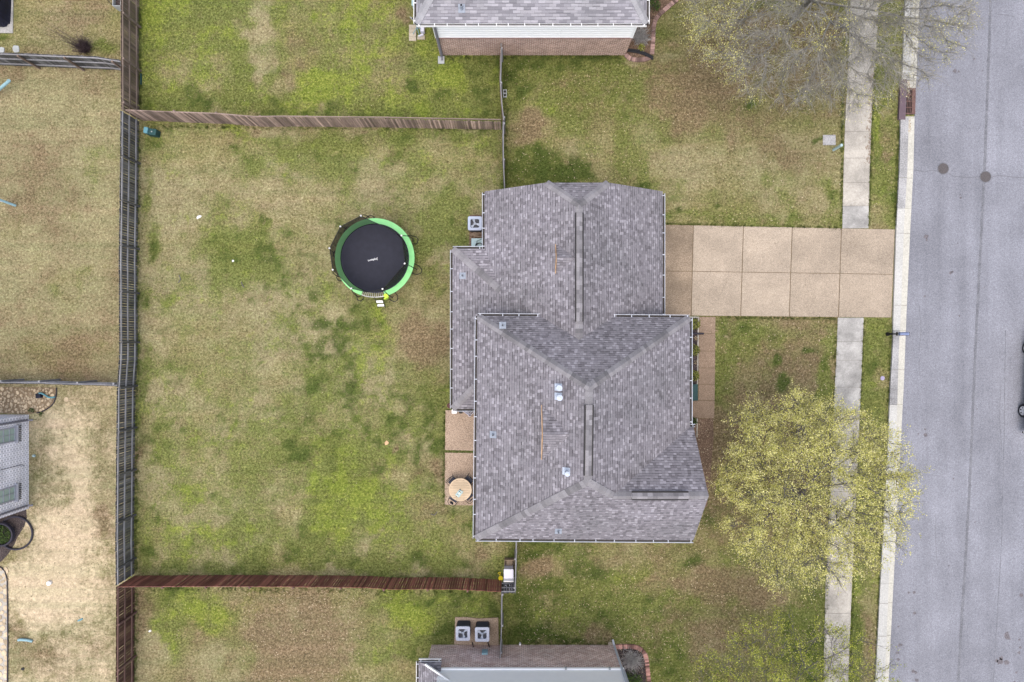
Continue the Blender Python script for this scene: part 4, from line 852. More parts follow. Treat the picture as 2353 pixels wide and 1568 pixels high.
# things at its left corner
for nm, x0, y0, x1, y1, k, lb in (('a', 940, 58, 956.7, 95, 4, 'column of four tan pavers on the grass by the house corner'), ('b', 957.2, 58.6, 978, 66.5, 1, 'single tan paver under the eave corner behind the dish'), ('c', 959, 82.5, 976.6, 92, 1, 'single tan paver beside the downspout of the red brick house')):
    b = MB()
    for i in range(k):
        ya, yb = y0+(y1-y0)*i/k, y0+(y1-y0)*(i+1)/k; p, q = W(x0, ya), W(x1, yb)
        b.box(((p.x+q.x)/2, (p.y+q.y)/2, 0.03), (q.x-p.x-0.01, p.y-q.y-0.012, 0.07))
    tag(b.build('paver', M['paver']), lb, 'paver')
t = thing('satellite_dish', 'small white dish on a grey mast at the corner of the red brick house', 'satellite dish', W(962, 76))
p = W(962, 76); b = MB(); b.tube([p, p+Vector((0, 0, 1.2))], 0.03, 8); b.tube([p+Vector((0.35, 0.12, 0)), p+Vector((0, 0, 0.7))], 0.02, 6); b.tube([p+Vector((-0.35, -0.1, 0)), p+Vector((0, 0, 0.7))], 0.02, 6); b.tube([p+Vector((0.1, -0.3, 0)), p+Vector((0, 0, 0.7))], 0.02, 6); b.build('mast', M['teal_pale'], t)
b = MB(); q = W(949, 46, 2.3); b.tube([p+Vector((0, 0, 1.15)), q+Vector((0, 0, -0.1))], 0.035, 8); b.build('arm', M['dspout'], t)
b = MB(); R = Matrix.Rotation(math.radians(55), 3, 'Z') @ Matrix.Rotation(math.radians(62), 3, 'Y')
P0 = []; 
for i in range(16):
    a = i*math.pi/8; P0.append(q+R @ Vector((0.26*math.cos(a), 0.22*math.sin(a), 0.05)))
P1 = [q+(v-q)*0.98-R @ Vector((0, 0, 0.02)) for v in P0]; cc = q-R @ Vector((0, 0, 0.03))
b.poly(P0+[cc], [(i, (i+1) % 16, 16) for i in range(16)]); b.build('reflector', M['white'], t)
b = MB(); b.box(q+Vector((0.02, -0.02, 0.12)), (0.06, 0.2, 0.03), 0.6); b.box(q+Vector((0.10, 0.05, 0.12)), (0.05, 0.2, 0.03), 0.6); b.build('receiver', M['ddspout'], t)
b = MB(); c = W(972, 73); b.box((c.x, c.y, 0.2), (0.22, 0.3, 0.36)); b.box((c.x-0.1, c.y-0.28, 0.1), (0.3, 0.08, 0.2), 0.4)
tag(b.build('meter_box', M['lavender']), 'small pale lavender box on the ground beside the dish mast', 'box')
b = MB(); c = W(952, 2, 0.7); b.box((c.x+0.15, c.y, 0.35), (0.55, 0.55, 0.7)); b.box((c.x+0.15, c.y, 0.73), (0.6, 0.6, 0.06)); tag(b.build('storage_bin', M['mint'], bevel=0.03), 'pale blue bin half hidden under the left eave of the red brick house', 'bin')

# ------------------------------------------------------------ southern neighbour
sh = thing('neighbour_house', 'pale washed brick house with white upper wall at the bottom edge', 'house', (1.2, -21, 0))
wyS = W(1200, 1482).y; sx0, sx1 = W(992, 1480).x, W(1414, 1486).x
b = MB(); wallbox(b, sx0, sx1, wyS-12, wyS, 0, 2.86); b.build('wall', M['brick_pale'], sh)
b = MB(); wallbox(b, sx0+0.75, sx1-0.0, wyS-11.7, wyS+0.03, 2.88, 6.2)
b.box(((sx0+sx1)/2+0.37, wyS+0.05, 2.92), (sx1-sx0-0.75, 0.1, 0.14))
b.build('siding', M['siding'], sh)
b = MB(); wallbox(b, sx1-0.16, sx1+0.03, wyS-0.3, wyS+0.06, 2.88, 6.2); b.build('corner_board', M['gutter'], sh)
for x in (1300, 1401):
    b = MB(); p = W(x, 1543, 3.0); b.box((p.x, wyS+0.12, 3.0), (0.10, 0.10, 0.14)); b.build('clip', M['stone_pale'], sh)
# lower roof wrapping the left corner
L0 = W(962, 1521.5, 2.9); L1 = W(1014, 1522.5, 2.9)
b = MB(); ex, ey = L0.x, L0.y
K1 = Vector((sx0+2.6, ey-0.0, 2.9+0.0))
# west slope rising to the east, cut by a rake that climbs along the white wall
zr = lambda x: 2.9+0.62*(x-ex)
f1 = roof_poly(b, [Vector((ex, ey, 2.9)), Vector((ex, ey-11, 2.9)), Vector((ex+4.6, ey-11, zr(ex+4.6))), Vector((ex+4.6, ey-1.35, zr(ex+4.6))), Vector((ex+0.4, ey, zr(ex+0.4)))])
f2 = roof_poly(b, [Vector((ex, ey, 2.9)), Vector((L1.x, ey, 2.9)), Vector((L1.x, ey-0.45, 3.25)), Vector((ex+0.55, ey-0.45, 3.25))])
lr = b.build('lower_roof', M['roof'], sh)
gutter(Vector((ex, ey, 2.9)), Vector((L1.x, ey, 2.9)), (0, 1, 0), sh, 0.7, 'white'); gutter(Vector((ex, ey, 2.9)), Vector((ex, ey-6, 2.9)), (-1, 0, 0), sh, 0.7, 'white')
b = MB(); b.bar(Vector((ex+0.4, ey+0.02, zr(ex+0.4)+0.05)), Vector((ex+4.6, ey-1.33, zr(ex+4.6)+0.05)), 0.09, 0.12); b.build('rake_board', M['white'], sh)
UR = MB(); ur = [Vector((sx0+0.6, wyS+0.3, 6.3)), Vector((sx1+0.5, wyS+0.3, 6.3)), Vector((sx1+0.5, wyS-12.3, 6.3)), Vector((sx0+0.6, wyS-12.3, 6.3))]; ap0, ap1 = Vector((sx0+5.2, wyS-6, 9.6)), Vector((sx1-4, wyS-6, 9.6))
for pp in ([ur[0], ur[1], ap1, ap0], [ur[1], ur[2], ap1], [ur[2], ur[3], ap0, ap1], [ur[3], ur[0], ap0]): roof_poly(UR, pp)
UR.build('roof', M['roof'], sh)
b = MB(); q = W(1410, 1497, 0.2); b.tube([Vector((sx1-0.12, wyS+0.12, 6.0)), Vector((sx1-0.12, wyS+0.12, 0.35)), Vector((sx1-0.16, wyS+0.32, 0.1))], 0.06, 8); b.build('downspout', M['gutter'], sh)
splash(1404.5, 1484, 0.36, 0.44, 'stained splash block below the downspout at the brick bed corner', 'paver')
b = MB(); p = W(1115, 1498, 0.5); b.box((p.x, wyS+0.03, 1.0), (0.32, 0.14, 0.45)); b.build('meter_box', M['teal_pale'], sh)
for x in (0, 3.4): window(sh, (x, wyS-12.0, 1.5), (1, 0, 0), (0, -1, 0), 1.3, 1.4)
b = MB(); c = W(1195, 1478); b.cyl((c.x, c.y, 0), 0.06, 0.2, 12); tag(b.build('vent_stub', M['white']), 'white plastic vent stub in dark grass by the pale brick wall', 'pipe')

# ------------------------------------------------------------ western neighbour
wh = thing('neighbour_house', 'whitewashed brick house with grey trimmed windows at the left edge', 'house', (-31, -7, 0))
wX = W(66.5, 1000).x; wy0, wy1 = W(0, 1169).y, W(0, 953).y
b = MB(); wallbox(b, wX-9, wX, wy0, wy1, 0, 6.0); b.build('wall', M['brick_white'], wh)
b = MB(); roof_poly(b, [Vector((wX-9.4, wy0-0.4, 6)), Vector((wX-2, wy0-0.4, 6)), Vector((wX-2, wy1+0.4, 6)), Vector((wX-9.4, wy1+0.4, 6))][::1], 0.1)
roof_poly(b, [Vector((wX-9.4, wy0-0.4, 6.02)), Vector((wX+0.4, wy0-0.4, 6.02)), Vector((wX-4.5, (wy0+wy1)/2, 8.0))]); roof_poly(b, [Vector((wX+0.4, wy0-0.4, 6.02)), Vector((wX+0.4, wy1+0.4, 6.02)), Vector((wX-4.5, (wy0+wy1)/2, 8.0))])
roof_poly(b, [Vector((wX+0.4, wy1+0.4, 6.02)), Vector((wX-9.4, wy1+0.4, 6.02)), Vector((wX-4.5, (wy0+wy1)/2, 8.0))]); roof_poly(b, [Vector((wX-9.4, wy1+0.4, 6.02)), Vector((wX-9.4, wy0-0.4, 6.02)), Vector((wX-4.5, (wy0+wy1)/2, 8.0))])
b.build('roof', M['roof'], wh)
for yc in (-5.20, -8.47):
    fo = window(wh, (wX+0.0, yc, 1.95), (0, 1, 0), (1, 0, 0), 0.82, 1.75, 'trim', 'glass', 2, 4)
    b = MB(); b.box((wX+0.06, yc, 1.0), (0.16, 1.0, 0.10)); b.build('sill', M['trim'], fo)
    b = MB()
    for k in range(9): b.box((wX+0.035, yc-0.42+k*0.105, 0.80), (0.06, 0.045, 0.26))
    b.build('brick_sill_course', M['ac_side'], fo)
for yc, px, py in ((wy1-0.30, 75, 958), (wy0+0.22, 73, 1157)):
    b = MB(); b.tube([(wX+0.07, yc, 5.8), (wX+0.07, yc, 0.25), (wX+0.3, yc, 0.10)], 0.055, 8); b.build('downspout', M['dspout'], wh)
b = MB(); b.tube([(wX+0.02, -7.0, 3.4), (wX+0.02, -7.0, 0.6), (wX+0.02, -7.1, 0.4)], 0.012, 6); b.build('cable', M['ddspout'], wh)

# ------------------------------------------------------------ fences
def fence(name, label, top, z, inner, boards, rails, post_pts, height=1.80, rail_z=(0.32, 1.02, 1.66), picket=0.14, cat='fence', gap=0.015, group=None, rw=0.10, poff=0.10, ridx=True, postmat=None):
    """top = list of survey pixels along the top edge; inner = +1/-1 side (left/right of travel) that carries rails and posts"""
    P = [W(x, y, z) for x, y in top]; P = [Vector((p.x, p.y, 0)) for p in P]
    mid = P[len(P)//2]; t = thing(name, label, cat, (mid.x, mid.y, 0), group)
    seg = [(a, c, (c-a).length) for a, c in zip(P, P[1:])]; L = sum(s[2] for s in seg)
    def at(s):
        for a, c, l in seg:
            if s <= l: return a+(c-a)*(s/l), (c-a).normalized()
            s -= l
        return seg[-1][1], (seg[-1][1]-seg[-1][0]).normalized()
    hh = (lambda s: height[0]+(height[1]-height[0])*s/L) if isinstance(height, tuple) else (lambda s: height)
    b = MB(); n = int(L/picket)
    for i in range(n):
        s = (i+0.5)*L/n; p, d = at(s); a = math.atan2(d.y, d.x); h = hh(s)+random.uniform(-0.018, 0.018); lean = random.gauss(0, 0.010)
        nrm = Vector((-d.y, d.x, 0)); off = random.uniform(-0.010, 0.010)
        R = Matrix.Rotation(a, 3, 'Z') @ Matrix.Rotation(lean, 3, 'Y')
        b.box(p+nrm*off+Vector((0, 0, h/2)), (picket-gap*random.uniform(0.6, 2.2), 0.018, h), M=R)
    b.build('boards', boards, t)
    if rails is not None:
        for k, zr in enumerate(rail_z):
            b = MB()
            for (a, c, l) in seg:
                d = (c-a).normalized(); nrm = Vector((-d.y, d.x, 0))*inner*0.038; m = max(1, round(l/2.45))
                for i in range(m):
                    q0 = a+(c-a)*(i/m)+nrm; q1 = a+(c-a)*((i+1)/m)+nrm; q0.z = q1.z = zr*(hh(0)/1.8)+random.uniform(-0.012, 0.012)
                    b.bar(q0+d*0.004, q1-d*0.004, 0.045, rw)
            b.build('rail', rails, t)
        for s in post_pts:
            p, d = at(s if s >= 0 else L+s); nrm = Vector((-d.y, d.x, 0))*inner*poff; h = hh(s)-0.06
            b = MB(); R = Matrix.Rotation(math.atan2(d.y, d.x)+random.uniform(-0.1, 0.1), 3, 'Z') @ Matrix.Rotation(random.gauss(0, 0.008), 3, 'Y')
            b.box(p+nrm+Vector((0, 0, h/2)), (0.09, 0.09, h), M=R); b.build('post', postmat or rails, t)
    return t, L
GRP = 'wooden yard fences'
# west fence in three lengths; survey runs top to bottom so the yard side (east) is to the left of travel
fence('wooden_fence', 'brown slatted fence along the left side of the top back yard', [(277, -60), (277.5, 120), (278, 252)], 1.8, 1, M['fence_brown'], M['rail_brown'], [0.2, 2.1, 4.6, 7.0], rw=0.09)
fence('wooden_fence', 'long weathered grey fence down the left of the main back yard', [(277, 254), (275.5, 420), (273, 600), (274, 784), (273.5, 830), (268.5, 900), (266.5, 1100), (265, 1250), (266, 1346)], 1.8, 1, M['fence_grey'], M['rail_grey'], [2.45, 4.9, 7.35, 9.9, 12.7, 15.2, 17.6, 20.0, 22.6, 25.1], rw=0.09, postmat=M['fence_grey'])
fence('wooden_fence', 'dark red brown fence along the left of the bottom back yard', [(267, 1349), (266.5, 1450), (266, 1640)], 1.8, 1, M['fence_dred'], M['rail_red'], [2.1, 4.6], rw=0.09)
fence('wooden_fence', 'faded pink brown board fence between the top and main back yards', [(289, 254), (330, 255.5), (392, 258), (500, 262), (545, 266), (588, 269), (650, 268), (750, 269.5), (880, 270.5), (1000, 273), (1151, 276)], 1.7, 1, M['fence_pink'], M['rail_brown'], [2.6, 4.9, 7.3, 9.9, 12.2, 14.3, 16.8, 18.8], (1.76, 1.40), picket=0.13)
fence('wooden_fence', 'red stained board fence along the bottom of the main back yard', [(270, 1349), (330, 1348.5), (500, 1347.5), (640, 1348), (740, 1348.5), (840, 1350), (900, 1354), (960, 1353), (1050, 1353.5), (1152, 1359)], 1.75, -1, M['fence_red'], M['rail_red'], [2.4, 4.8, 7.2, 9.6, 12.2, 14.6, 17, 19.2], (1.74, 1.85), picket=0.13)
fence('wooden_fence', 'grey fence with dark posts between the two upper left lots', [(-60, 119), (0, 121), (60, 123), (150, 127), (220, 130), (274, 138)], 1.8, -1, M['fence_grey'], M['rail_grey'], [2.35, 4.9, 7.55], poff=0.12, rw=0.09, postmat=M['fence_brown'])
fence('wooden_fence', 'low seen grey fence between the two lower left lots', [(-60, 880), (0, 881.5), (90, 882), (150, 884.5), (230, 886), (268, 888)], 1.8, 1, M['fence_grey'], M['rail_grey'], [1.4, 3.5, 5.6, 7.6], poff=0.12, rw=0.09)
fence('wooden_fence', 'short grey fence from the red brick house down to the back corner', [(1150, 98), (1149, 150), (1148, 185), (1152, 240), (1156, 276)], 1.75, 1, M['fence_brown'], M['rail_grey'], [0.3, 2.2, 4.1], poff=0.08)
fence('wooden_fence', 'thin grey fence running from the pink fence to the main house', [(1155, 279), (1154.5, 320), (1155, 366), (1158, 432)], 1.75, 1, M['fence_grey'], M['rail_grey'], [0.1, 2.1], poff=0.08)
fence('wooden_fence', 'thin grey fence below the house around the storage corner', [(1188, 1232), (1187.5, 1290), (1185, 1363), (1152, 1363.5)], 1.7, -1, M['fence_grey'], M['rail_grey'], [1.3, 2.9], 1.7, poff=0.08)
fence('wooden_fence', 'narrow grey fence beside the condenser pad of the pale brick house', [(1151.5, 1364), (1151, 1440), (1148, 1516)], 1.7, 1, M['fence_grey'], M['rail_grey'], [0.1, 1.8, 3.3], 1.7, poff=0.08)

# ------------------------------------------------------------ trampoline
def trampoline():
    c = Vector((-7.70, 4.66, 0)); zt = 0.9; t = thing('trampoline', 'round black trampoline with green pad and net on the back lawn', 'trampoline', c)
    R, Rm, n = 2.23, 1.95, 72
    ph = lambda a: c+Vector((math.cos(a), math.sin(a), 0))
    def circ(r, z, k=n): return [c+Vector((r*math.cos(2*math.pi*i/k), r*math.sin(2*math.pi*i/k), z)) for i in range(k)]
    b = MB(); P = circ(Rm+0.02, zt-0.02); b.poly(P+[c+Vector((0, 0, zt-0.05))], [(i, (i+1) % n, n) for i in range(n)])
    mat = b.build('jumping_mat', M['mat_black'], t)
    # pad ring, left out where the springs show
    b = MB(); gap0, gap1 = math.radians(-110), math.radians(-74)
    for i in range(n):
        a0, a1 = 2*math.pi*i/n, 2*math.pi*(i+1)/n; am = (a0+a1)/2
        ad = (am+math.pi) % (2*math.pi)-math.pi
        if gap0 < ad < gap1: continue
        q = [c+Vector((r*math.cos(a), r*math.sin(a), z)) for r, a, z in ((Rm-0.02, a0, zt), (R, a0, zt+0.015), (R, a1, zt+0.015), (Rm-0.02, a1, zt))]
        b.prism(q, 0.03)
    b.build('safety_pad', M['pad'], t)
    b = MB(); b.tube(circ(R-0.03, zt-0.03, 48), 0.025, 8, closed=True); b.build('frame_ring', M['steel'], t)
    b = MB()
    for i in range(12):
        a = gap0+(gap1-gap0)*(i+0.5)/12; b.tube([c+Vector((Rm*math.cos(a), Rm*math.sin(a), zt-0.03)), c+Vector(((R-0.03)*math.cos(a), (R-0.03)*math.sin(a), zt-0.03))], 0.012, 6)
    b.build('springs', M['steel'], t)
    # net poles: curved foam-covered tubes that loop out past the pad
    angs = [math.radians(a) for a in (100, 135, 172, 205, 245, 268, 293, 345, 28)]
    topz = 2.75; Rt = 2.05; tops = []
    for k, a in enumerate(angs):
        if k == 5: tops.append(c+Vector((Rt*math.cos(a), Rt*math.sin(a), topz))); continue
        sidew = Vector((-math.sin(a), math.cos(a), 0)); o = Vector((math.cos(a), math.sin(a), 0))
        tp = c+o*Rt+Vector((0, 0, topz)); tops.append(tp)
        b = MB(); b.tube([c+o*(R+0.05)+Vector((0, 0, 0.02)), c+o*(R+0.16)+Vector((0, 0, 0.55)), c+o*(R+0.12)+Vector((0, 0, 1.2)), c+o*(R+0.03)+Vector((0, 0, 2.0)), tp], 0.022, 8); b.build('net_pole', M['blacktube'], t)
        b = MB(); b.tube([c+o*(R-0.03)-sidew*0.27+Vector((0, 0, zt-0.06)), c+o*(R+0.16)-sidew*0.24+Vector((0, 0, 0.03)), c+o*(R+0.36)-sidew*0.08+Vector((0, 0, 0.02)), c+o*(R+0.34)+sidew*0.12+Vector((0, 0, 0.03)), c+o*(R+0.12)+sidew*0.27+Vector((0, 0, 0.3)), c+o*(R-0.03)+sidew*0.27+Vector((0, 0, zt-0.06))], 0.024, 8); b.build('leg', M['blacktube'], t)
        b = MB(); b.cyl(tp-Vector((0, 0, 0.04)), 0.045, 0.09, 10); b.build('pole_cap', M['steel'], t)
    b = MB(); m = len(tops); b.tube(tops, 0.018, 6, closed=True); b.build('top_rope', M['blacktube'], t)
    b = MB()
    for i in range(m):
        a0, a1 = angs[i], angs[(i+1) % m]; 
        if a1 < a0: a1 += 2*math.pi
        q0, q1 = tops[i], tops[(i+1) % m]; k = 6; lo = [c+Vector(((Rm-0.07)*math.cos(a0+(a1-a0)*j/k), (Rm-0.07)*math.sin(a0+(a1-a0)*j/k), zt+0.0)) for j in range(k+1)]
        hi = [q0+(q1-q0)*j/k for j in range(k+1)]
        for j in range(k): b.face([lo[j], lo[j+1], hi[j+1], hi[j]])
    b.build('safety_net', M['net'], t)
    # ladder with two white treads, lime hanging flap
    b = MB(); lx = c.x-0.02; ang = math.radians(-85); base = c+Vector((R*math.cos(ang), R*math.sin(ang), 0))
    for s in (-1, 1): b.tube([base+Vector((s*0.2, 0.02, zt)), base+Vector((s*0.2+0.04, -0.55, 0.02))], 0.018, 6)
    ld = b.build('ladder', M['blacktube'], t)
    for k, (f, z) in enumerate(((0.38, 0.56), (0.72, 0.28))):
        b = MB(); b.box(base+Vector((0.02, -0.55*f, z)), (0.38, 0.13, 0.03)); b.build('tread', M['white'], ld)
    b = MB(); q = base+Vector((0.42, -0.02, 0.62)); b.box(q, (0.24, 0.06, 0.5), 0.5); b.box(q+Vector((0.02, 0.12, 0.3)), (0.22, 0.24, 0.03), 0.5); b.build('entry_flap', M['limeplastic'], t)
    # printed word on the mat
    cu = bpy.data.curves.new('word', 'FONT'); cu.body = 'Joyberri'; cu.size = 0.17; cu.align_x = 'CENTER'; cu.align_y = 'CENTER'; cu.extrude = 0.002; cu.offset = 0.0
    to = bpy.data.objects.new('tmp', cu); C.objects.link(to); bpy.context.view_layer.update()
    me = bpy.data.meshes.new_from_object(to.evaluated_get(bpy.context.evaluated_depsgraph_get())); bpy.data.objects.remove(to)
    me.materials.clear(); me.materials.append(M['text'])
    me.transform(Matrix.Translation(W(856.5, 597.5, zt-0.02)-c) @ Matrix.Rotation(math.radians(190), 4, 'Z'))
    wo_ = bpy.data.objects.new('printed_word', me); C.objects.link(wo_); wo_.parent = mat; wo_.location = (0, 0, 0)
    return t
trampoline()

# ------------------------------------------------------------ condensers
def condenser(px, py, z, sz, label, top, rot=0.0, blades=3, phase=0.3, side=True, group=None, spokes=0):
    p = W(px, py, z); c = Vector((p.x, p.y, 0)); t = thing('air_conditioner', label, 'air conditioner', c, group, rot)
    R = Matrix.Rotation(rot, 3, 'Z'); s = sz/2
    def rr(s, r, z_, k=5):
        P = []
        for cx, cy, a0 in ((1, 1, 0), (-1, 1, 90), (-1, -1, 180), (1, -1, 270)):
            for i in range(k):
                a = math.radians(a0+90*i/(k-1)); P.append(c+R @ Vector((cx*(s-r)+r*math.cos(a), cy*(s-r)+r*math.sin(a), z_)))
        return P
    b = MB(); b.prism(rr(s-0.03, 0.08, z-0.20), z-0.26); b.build('casing', M['ac_side'], t)
    b = MB(); o1 = rr(s-0.03, 0.08, z-0.07); o2 = rr(s-0.05, 0.08, z-0.07); k1 = len(o1); dz = Vector((0, 0, 0.13)); b.poly(o1+[p-dz for p in o1]+o2+[p-dz for p in o2], [(k1+i, k1+(i+1) % k1, (i+1) % k1, i) for i in range(k1)]+[(2*k1+i, 2*k1+(i+1) % k1, 3*k1+(i+1) % k1, 3*k1+i) for i in range(k1)]); b.build('collar', M['ac_side'], t)

    # louvred sides
    b = MB()
    for i in range(4):
        a = rot+i*math.pi/2; o = Vector((math.cos(a), math.sin(a), 0)); u = Vector((-o.y, o.x, 0))
        for k in range(11): b.bar(c+o*(s-0.02)+u*(-s+0.1)+Vector((0, 0, 0.14+k*(z-0.3)/11)), c+o*(s-0.02)+u*(s-0.1)+Vector((0, 0, 0.14+k*(z-0.3)/11)), 0.012, 0.02)
    b.build('side_louvres', M['ac_side'], t)
    # top panel as a ring between rounded square and circle
    o_ = rr(s, 0.09, z); ro = s*0.80; nn = len(o_)
    ang = [math.atan2((p-c).y, (p-c).x) for p in o_]; i_ = [c+Vector((ro*math.cos(a), ro*math.sin(a), z)) for a in ang]; j_ = [p-Vector((0, 0, 0.07)) for p in o_]; k_ = [p-Vector((0, 0, 0.12)) for p in i_]
    b = MB(); b.poly(o_+i_+j_+k_, [(i, (i+1) % nn, nn+(i+1) % nn, nn+i) for i in range(nn)]+[(2*nn+i, 2*nn+(i+1) % nn, (i+1) % nn, i) for i in range(nn)]+[(nn+i, nn+(i+1) % nn, 3*nn+(i+1) % nn, 3*nn+i) for i in range(nn)])
    b.build('top_panel', M[top], t)
    b = MB(); b.cyl(c+Vector((0, 0, z-0.16)), ro, 0.02, 32); b.build('fan_well', M['ac_side'], t)
    b = MB()
    for k in range(blades):
        a = phase+2*math.pi*k/blades; q = []
        for r, da in ((0.05, -0.4), (ro*0.86, -0.34), (ro*0.9, 0.0), (ro*0.82, 0.26), (0.05, 0.5)): q.append(c+Vector((r*math.cos(a+da), r*math.sin(a+da), z-0.09+0.03*da)))
        b.prism(q, 0.008)
    b.cyl(c+Vector((0, 0, z-0.12)), 0.07, 0.05, 16); b.build('fan', M['ac_blade'], t)
    b = MB()
    for k in range(2): b.tube([p for p in [c+Vector((ro*(k+1)/2.9*math.cos(q*math.pi/12), ro*(k+1)/3.6*math.sin(q*math.pi/12), z-0.01)) for q in range(24)]], 0.004, 4, closed=True)
    for k in range(6): a = k*math.pi/3; b.bar(c+Vector((0, 0, z-0.008)), c+Vector((ro*math.cos(a), ro*math.sin(a), z-0.008)), 0.005)
    b.build('fan_guard', M['dspout'], t)
    return t
condenser(1091, 513.5, 0.80, 0.78, 'blue grey air conditioner with round fan beside the main house', 'ac_top', 0, 3, 1.9)
condenser(1063.5, 1456.5, 0.95, 0.80, 'left of two air conditioners on the pad by the pale brick wall', 'ac_top_pale', 0, 3, 0.8)
condenser(1107.8, 1458.5, 0.95, 0.80, 'right of two air conditioners on the pad, next to the fence', 'ac_top_pale', 0, 3, 2.6)
b = MB(); P = [W(1046, 1418), W(1072, 1418), W(1100, 1421), W(1145, 1419), W(1146, 1482), W(1044, 1480)]; b.prism([p+Vector((0, 0, 0.06)) for p in P], 0.1); b.build('condenser_pad', M['aggregate_pt'])['kind'] = 'structure'
b = MB()
for x in (1086, 1122):
    p = W(x, 1470); b.tube([(p.x, p.y, 0.35), (p.x+0.06, p.y-0.25, 0.35), (p.x+0.06, p.y-0.32, 0.2)], 0.03, 8)
tag(b.build('refrigerant_pipes', M['black']), 'black insulated pipes from the condensers to the pale brick wall', 'pipe')
# mulch, utility box and hose between condenser and lean-to
sheet('soil_strip', [(1079, 494), (1112, 494), (1112, 572), (1078, 572)], 0.012, 0.02, M['mulch_br'])
t = thing('utility_box', 'pale teal utility box in the corner between condenser and roof', 'utility box', W(1098, 561))
p = W(1096.5, 559.5, 0.62); b = MB(); b.box((p.x+0.03, p.y-0.06, 0.3), (0.66, 0.62, 0.6)); b.build('body', M['teal_pale'], t, bevel=0.02)
b = MB(); b.box((p.x+0.03, p.y-0.06, 0.62), (0.72, 0.68, 0.05)); b.build('lid', M['mint'], t, bevel=0.015)
b = MB(); q = Vector((p.x+0.12, p.y-0.2, 0.68)); b.tube([q+Vector((0.21*math.cos(a), 0.21*math.sin(a), 0.02*k)) for k in range(3) for a in [i*math.pi/8 for i in range(16)]], 0.025, 6)
b.tube([q+Vector((-0.2, 0.1, 0)), q+Vector((-0.12, 0.33, 0)), q+Vector((0.1, 0.42, 0)), q+Vector((0.25, 0.36, -0.1))], 0.014, 6)
tag(b.build('hose_coil', M['blacktube']), 'black hose coiled on the pale teal utility box', 'hose')
b = MB()
for x, y, l, a in ((1091, 540, 0.5, 0.1), (1098, 544, 0.45, -0.15), (1088, 537, 0.3, 0.6), (1100, 537, 0.4, 0.0)):
    c = W(x, y); b.box((c.x, c.y, 0.05+0.03*random.random()), (l, 0.09, 0.04), a)
tag(b.build('scrap_boards', M['tan_trim']), 'dark scrap boards lying between condenser and utility box', 'boards')

# ------------------------------------------------------------ patio furniture
tc = W(1057.5, 1125.7, 0.74); tcen = Vector((tc.x, tc.y, 0)); t = thing('patio_table', 'round pale slatted wooden table on the patio', 'table', tcen)
b = MB(); r = 0.615
for k in range(13):
    y0 = -r+k*2*r/13; ym = y0+r/13; hw_ = math.sqrt(max(0.001, (r-0.02)**2-ym**2)); b.box(tcen+Vector((0, ym, 0.735)), (2*hw_, 2*r/13-0.012, 0.022))
b.build('table_top', M['tabletop'], t)
b = MB(); k = 48
b.poly([tcen+Vector((rr_*math.cos(2*math.pi*i/k), rr_*math.sin(2*math.pi*i/k), zz)) for rr_, zz in ((r+0.03, 0.75), (r-0.04, 0.752), (r+0.03, 0.70), (r-0.04, 0.70)) for i in range(k)],
       [(i, (i+1) % k, k+(i+1) % k, k+i) for i in range(k)]+[(2*k+i, 2*k+(i+1) % k, (i+1) % k, i) for i in range(k)]); b.build('rim', M['tabletop'], t)
for a in (0.8, 2.37, 3.94, 5.5):
    b = MB(); b.tube([tcen+Vector((0.4*math.cos(a), 0.4*math.sin(a), 0.71)), tcen+Vector((0.5*math.cos(a), 0.5*math.sin(a), 0.045))], 0.025, 8); b.build('leg', M['chair'], t)
t = thing('glass_pitcher', 'pale blue glass pitcher and tumblers tray on the round table', 'pitcher', tcen+Vector((-0.03, -0.2, 0.755)))
q = tcen+Vector((-0.05, -0.20, 0.755))
b = MB(); b.box(q, (0.42, 0.26, 0.012), 0.9); b.build('tray', M['mint'], t)
b = MB(); b.cyl(q+Vector((0.03, 0.05, 0.006)), 0.07, 0.2, 16, 0.055); b.build('jug', M['glass'], t)
for dx, dy in ((-0.1, -0.1), (0.1, 0.12)):
    b = MB(); b.cyl(q+Vector((dx, dy, 0.006)), 0.04, 0.1, 12, 0.045); b.build('tumbler', M['glass'], t)
b = MB(); b.cyl(q+Vector((-0.17, -0.17, 0.0)), 0.022, 0.05, 10); b.cyl(q+Vector((0.04, 0.22, 0.0)), 0.03, 0.05, 10); b.build('stopper', M['black'], t)
def chair(px, py, label):
    p = W(px, py, 0.6); d = tcen-Vector((p.x, p.y, 0)); d.z = 0; a = math.atan2(d.y, d.x); o = Vector((p.x, p.y, 0)); t = thing('patio_chair', label, 'chair', o, 'patio chairs round the table', a)
    X = Vector((math.cos(a), math.sin(a), 0)); Y = Vector((-X.y, X.x, 0)); Z = Vector((0, 0, 1))
    R = Matrix((X, Y, Z)).transposed()
    b = MB(); b.box(o+X*0.1+Z*0.42, (0.46, 0.44, 0.02), M=R); b.build('seat', M['chair'], t)
    b = MB(); b.box(o-X*0.20+Z*0.66, (0.02, 0.2, 0.46), M=R); b.build('backrest', M['chair'], t)
    b = MB(); b.tube([o-X*0.16-Y*0.25+Z*0.42, o-X*0.22-Y*0.24+Z*0.8, o-X*0.28-Y*0.12+Z*0.92, o-X*0.28+Y*0.12+Z*0.92, o-X*0.22+Y*0.24+Z*0.8, o-X*0.16+Y*0.25+Z*0.42], 0.014, 6); b.build('back_frame', M['blacktube'], t)
    for s in (-1, 1):
        b = MB(); b.tube([o-X*0.2+Y*s*0.25+Z*0.64, o+X*0.15+Y*s*0.28+Z*0.64, o+X*0.27+Y*s*0.25+Z*0.045], 0.014, 6); b.build('armrest', M['blacktube'], t)
        b = MB(); b.tube([o-X*0.14+Y*s*0.23+Z*0.42, o-X*0.24+Y*s*0.24+Z*0.045], 0.014, 6); b.build('leg', M['blacktube'], t)
chair(1038.5, 1107, 'dark mesh chair at the upper left of the round table')
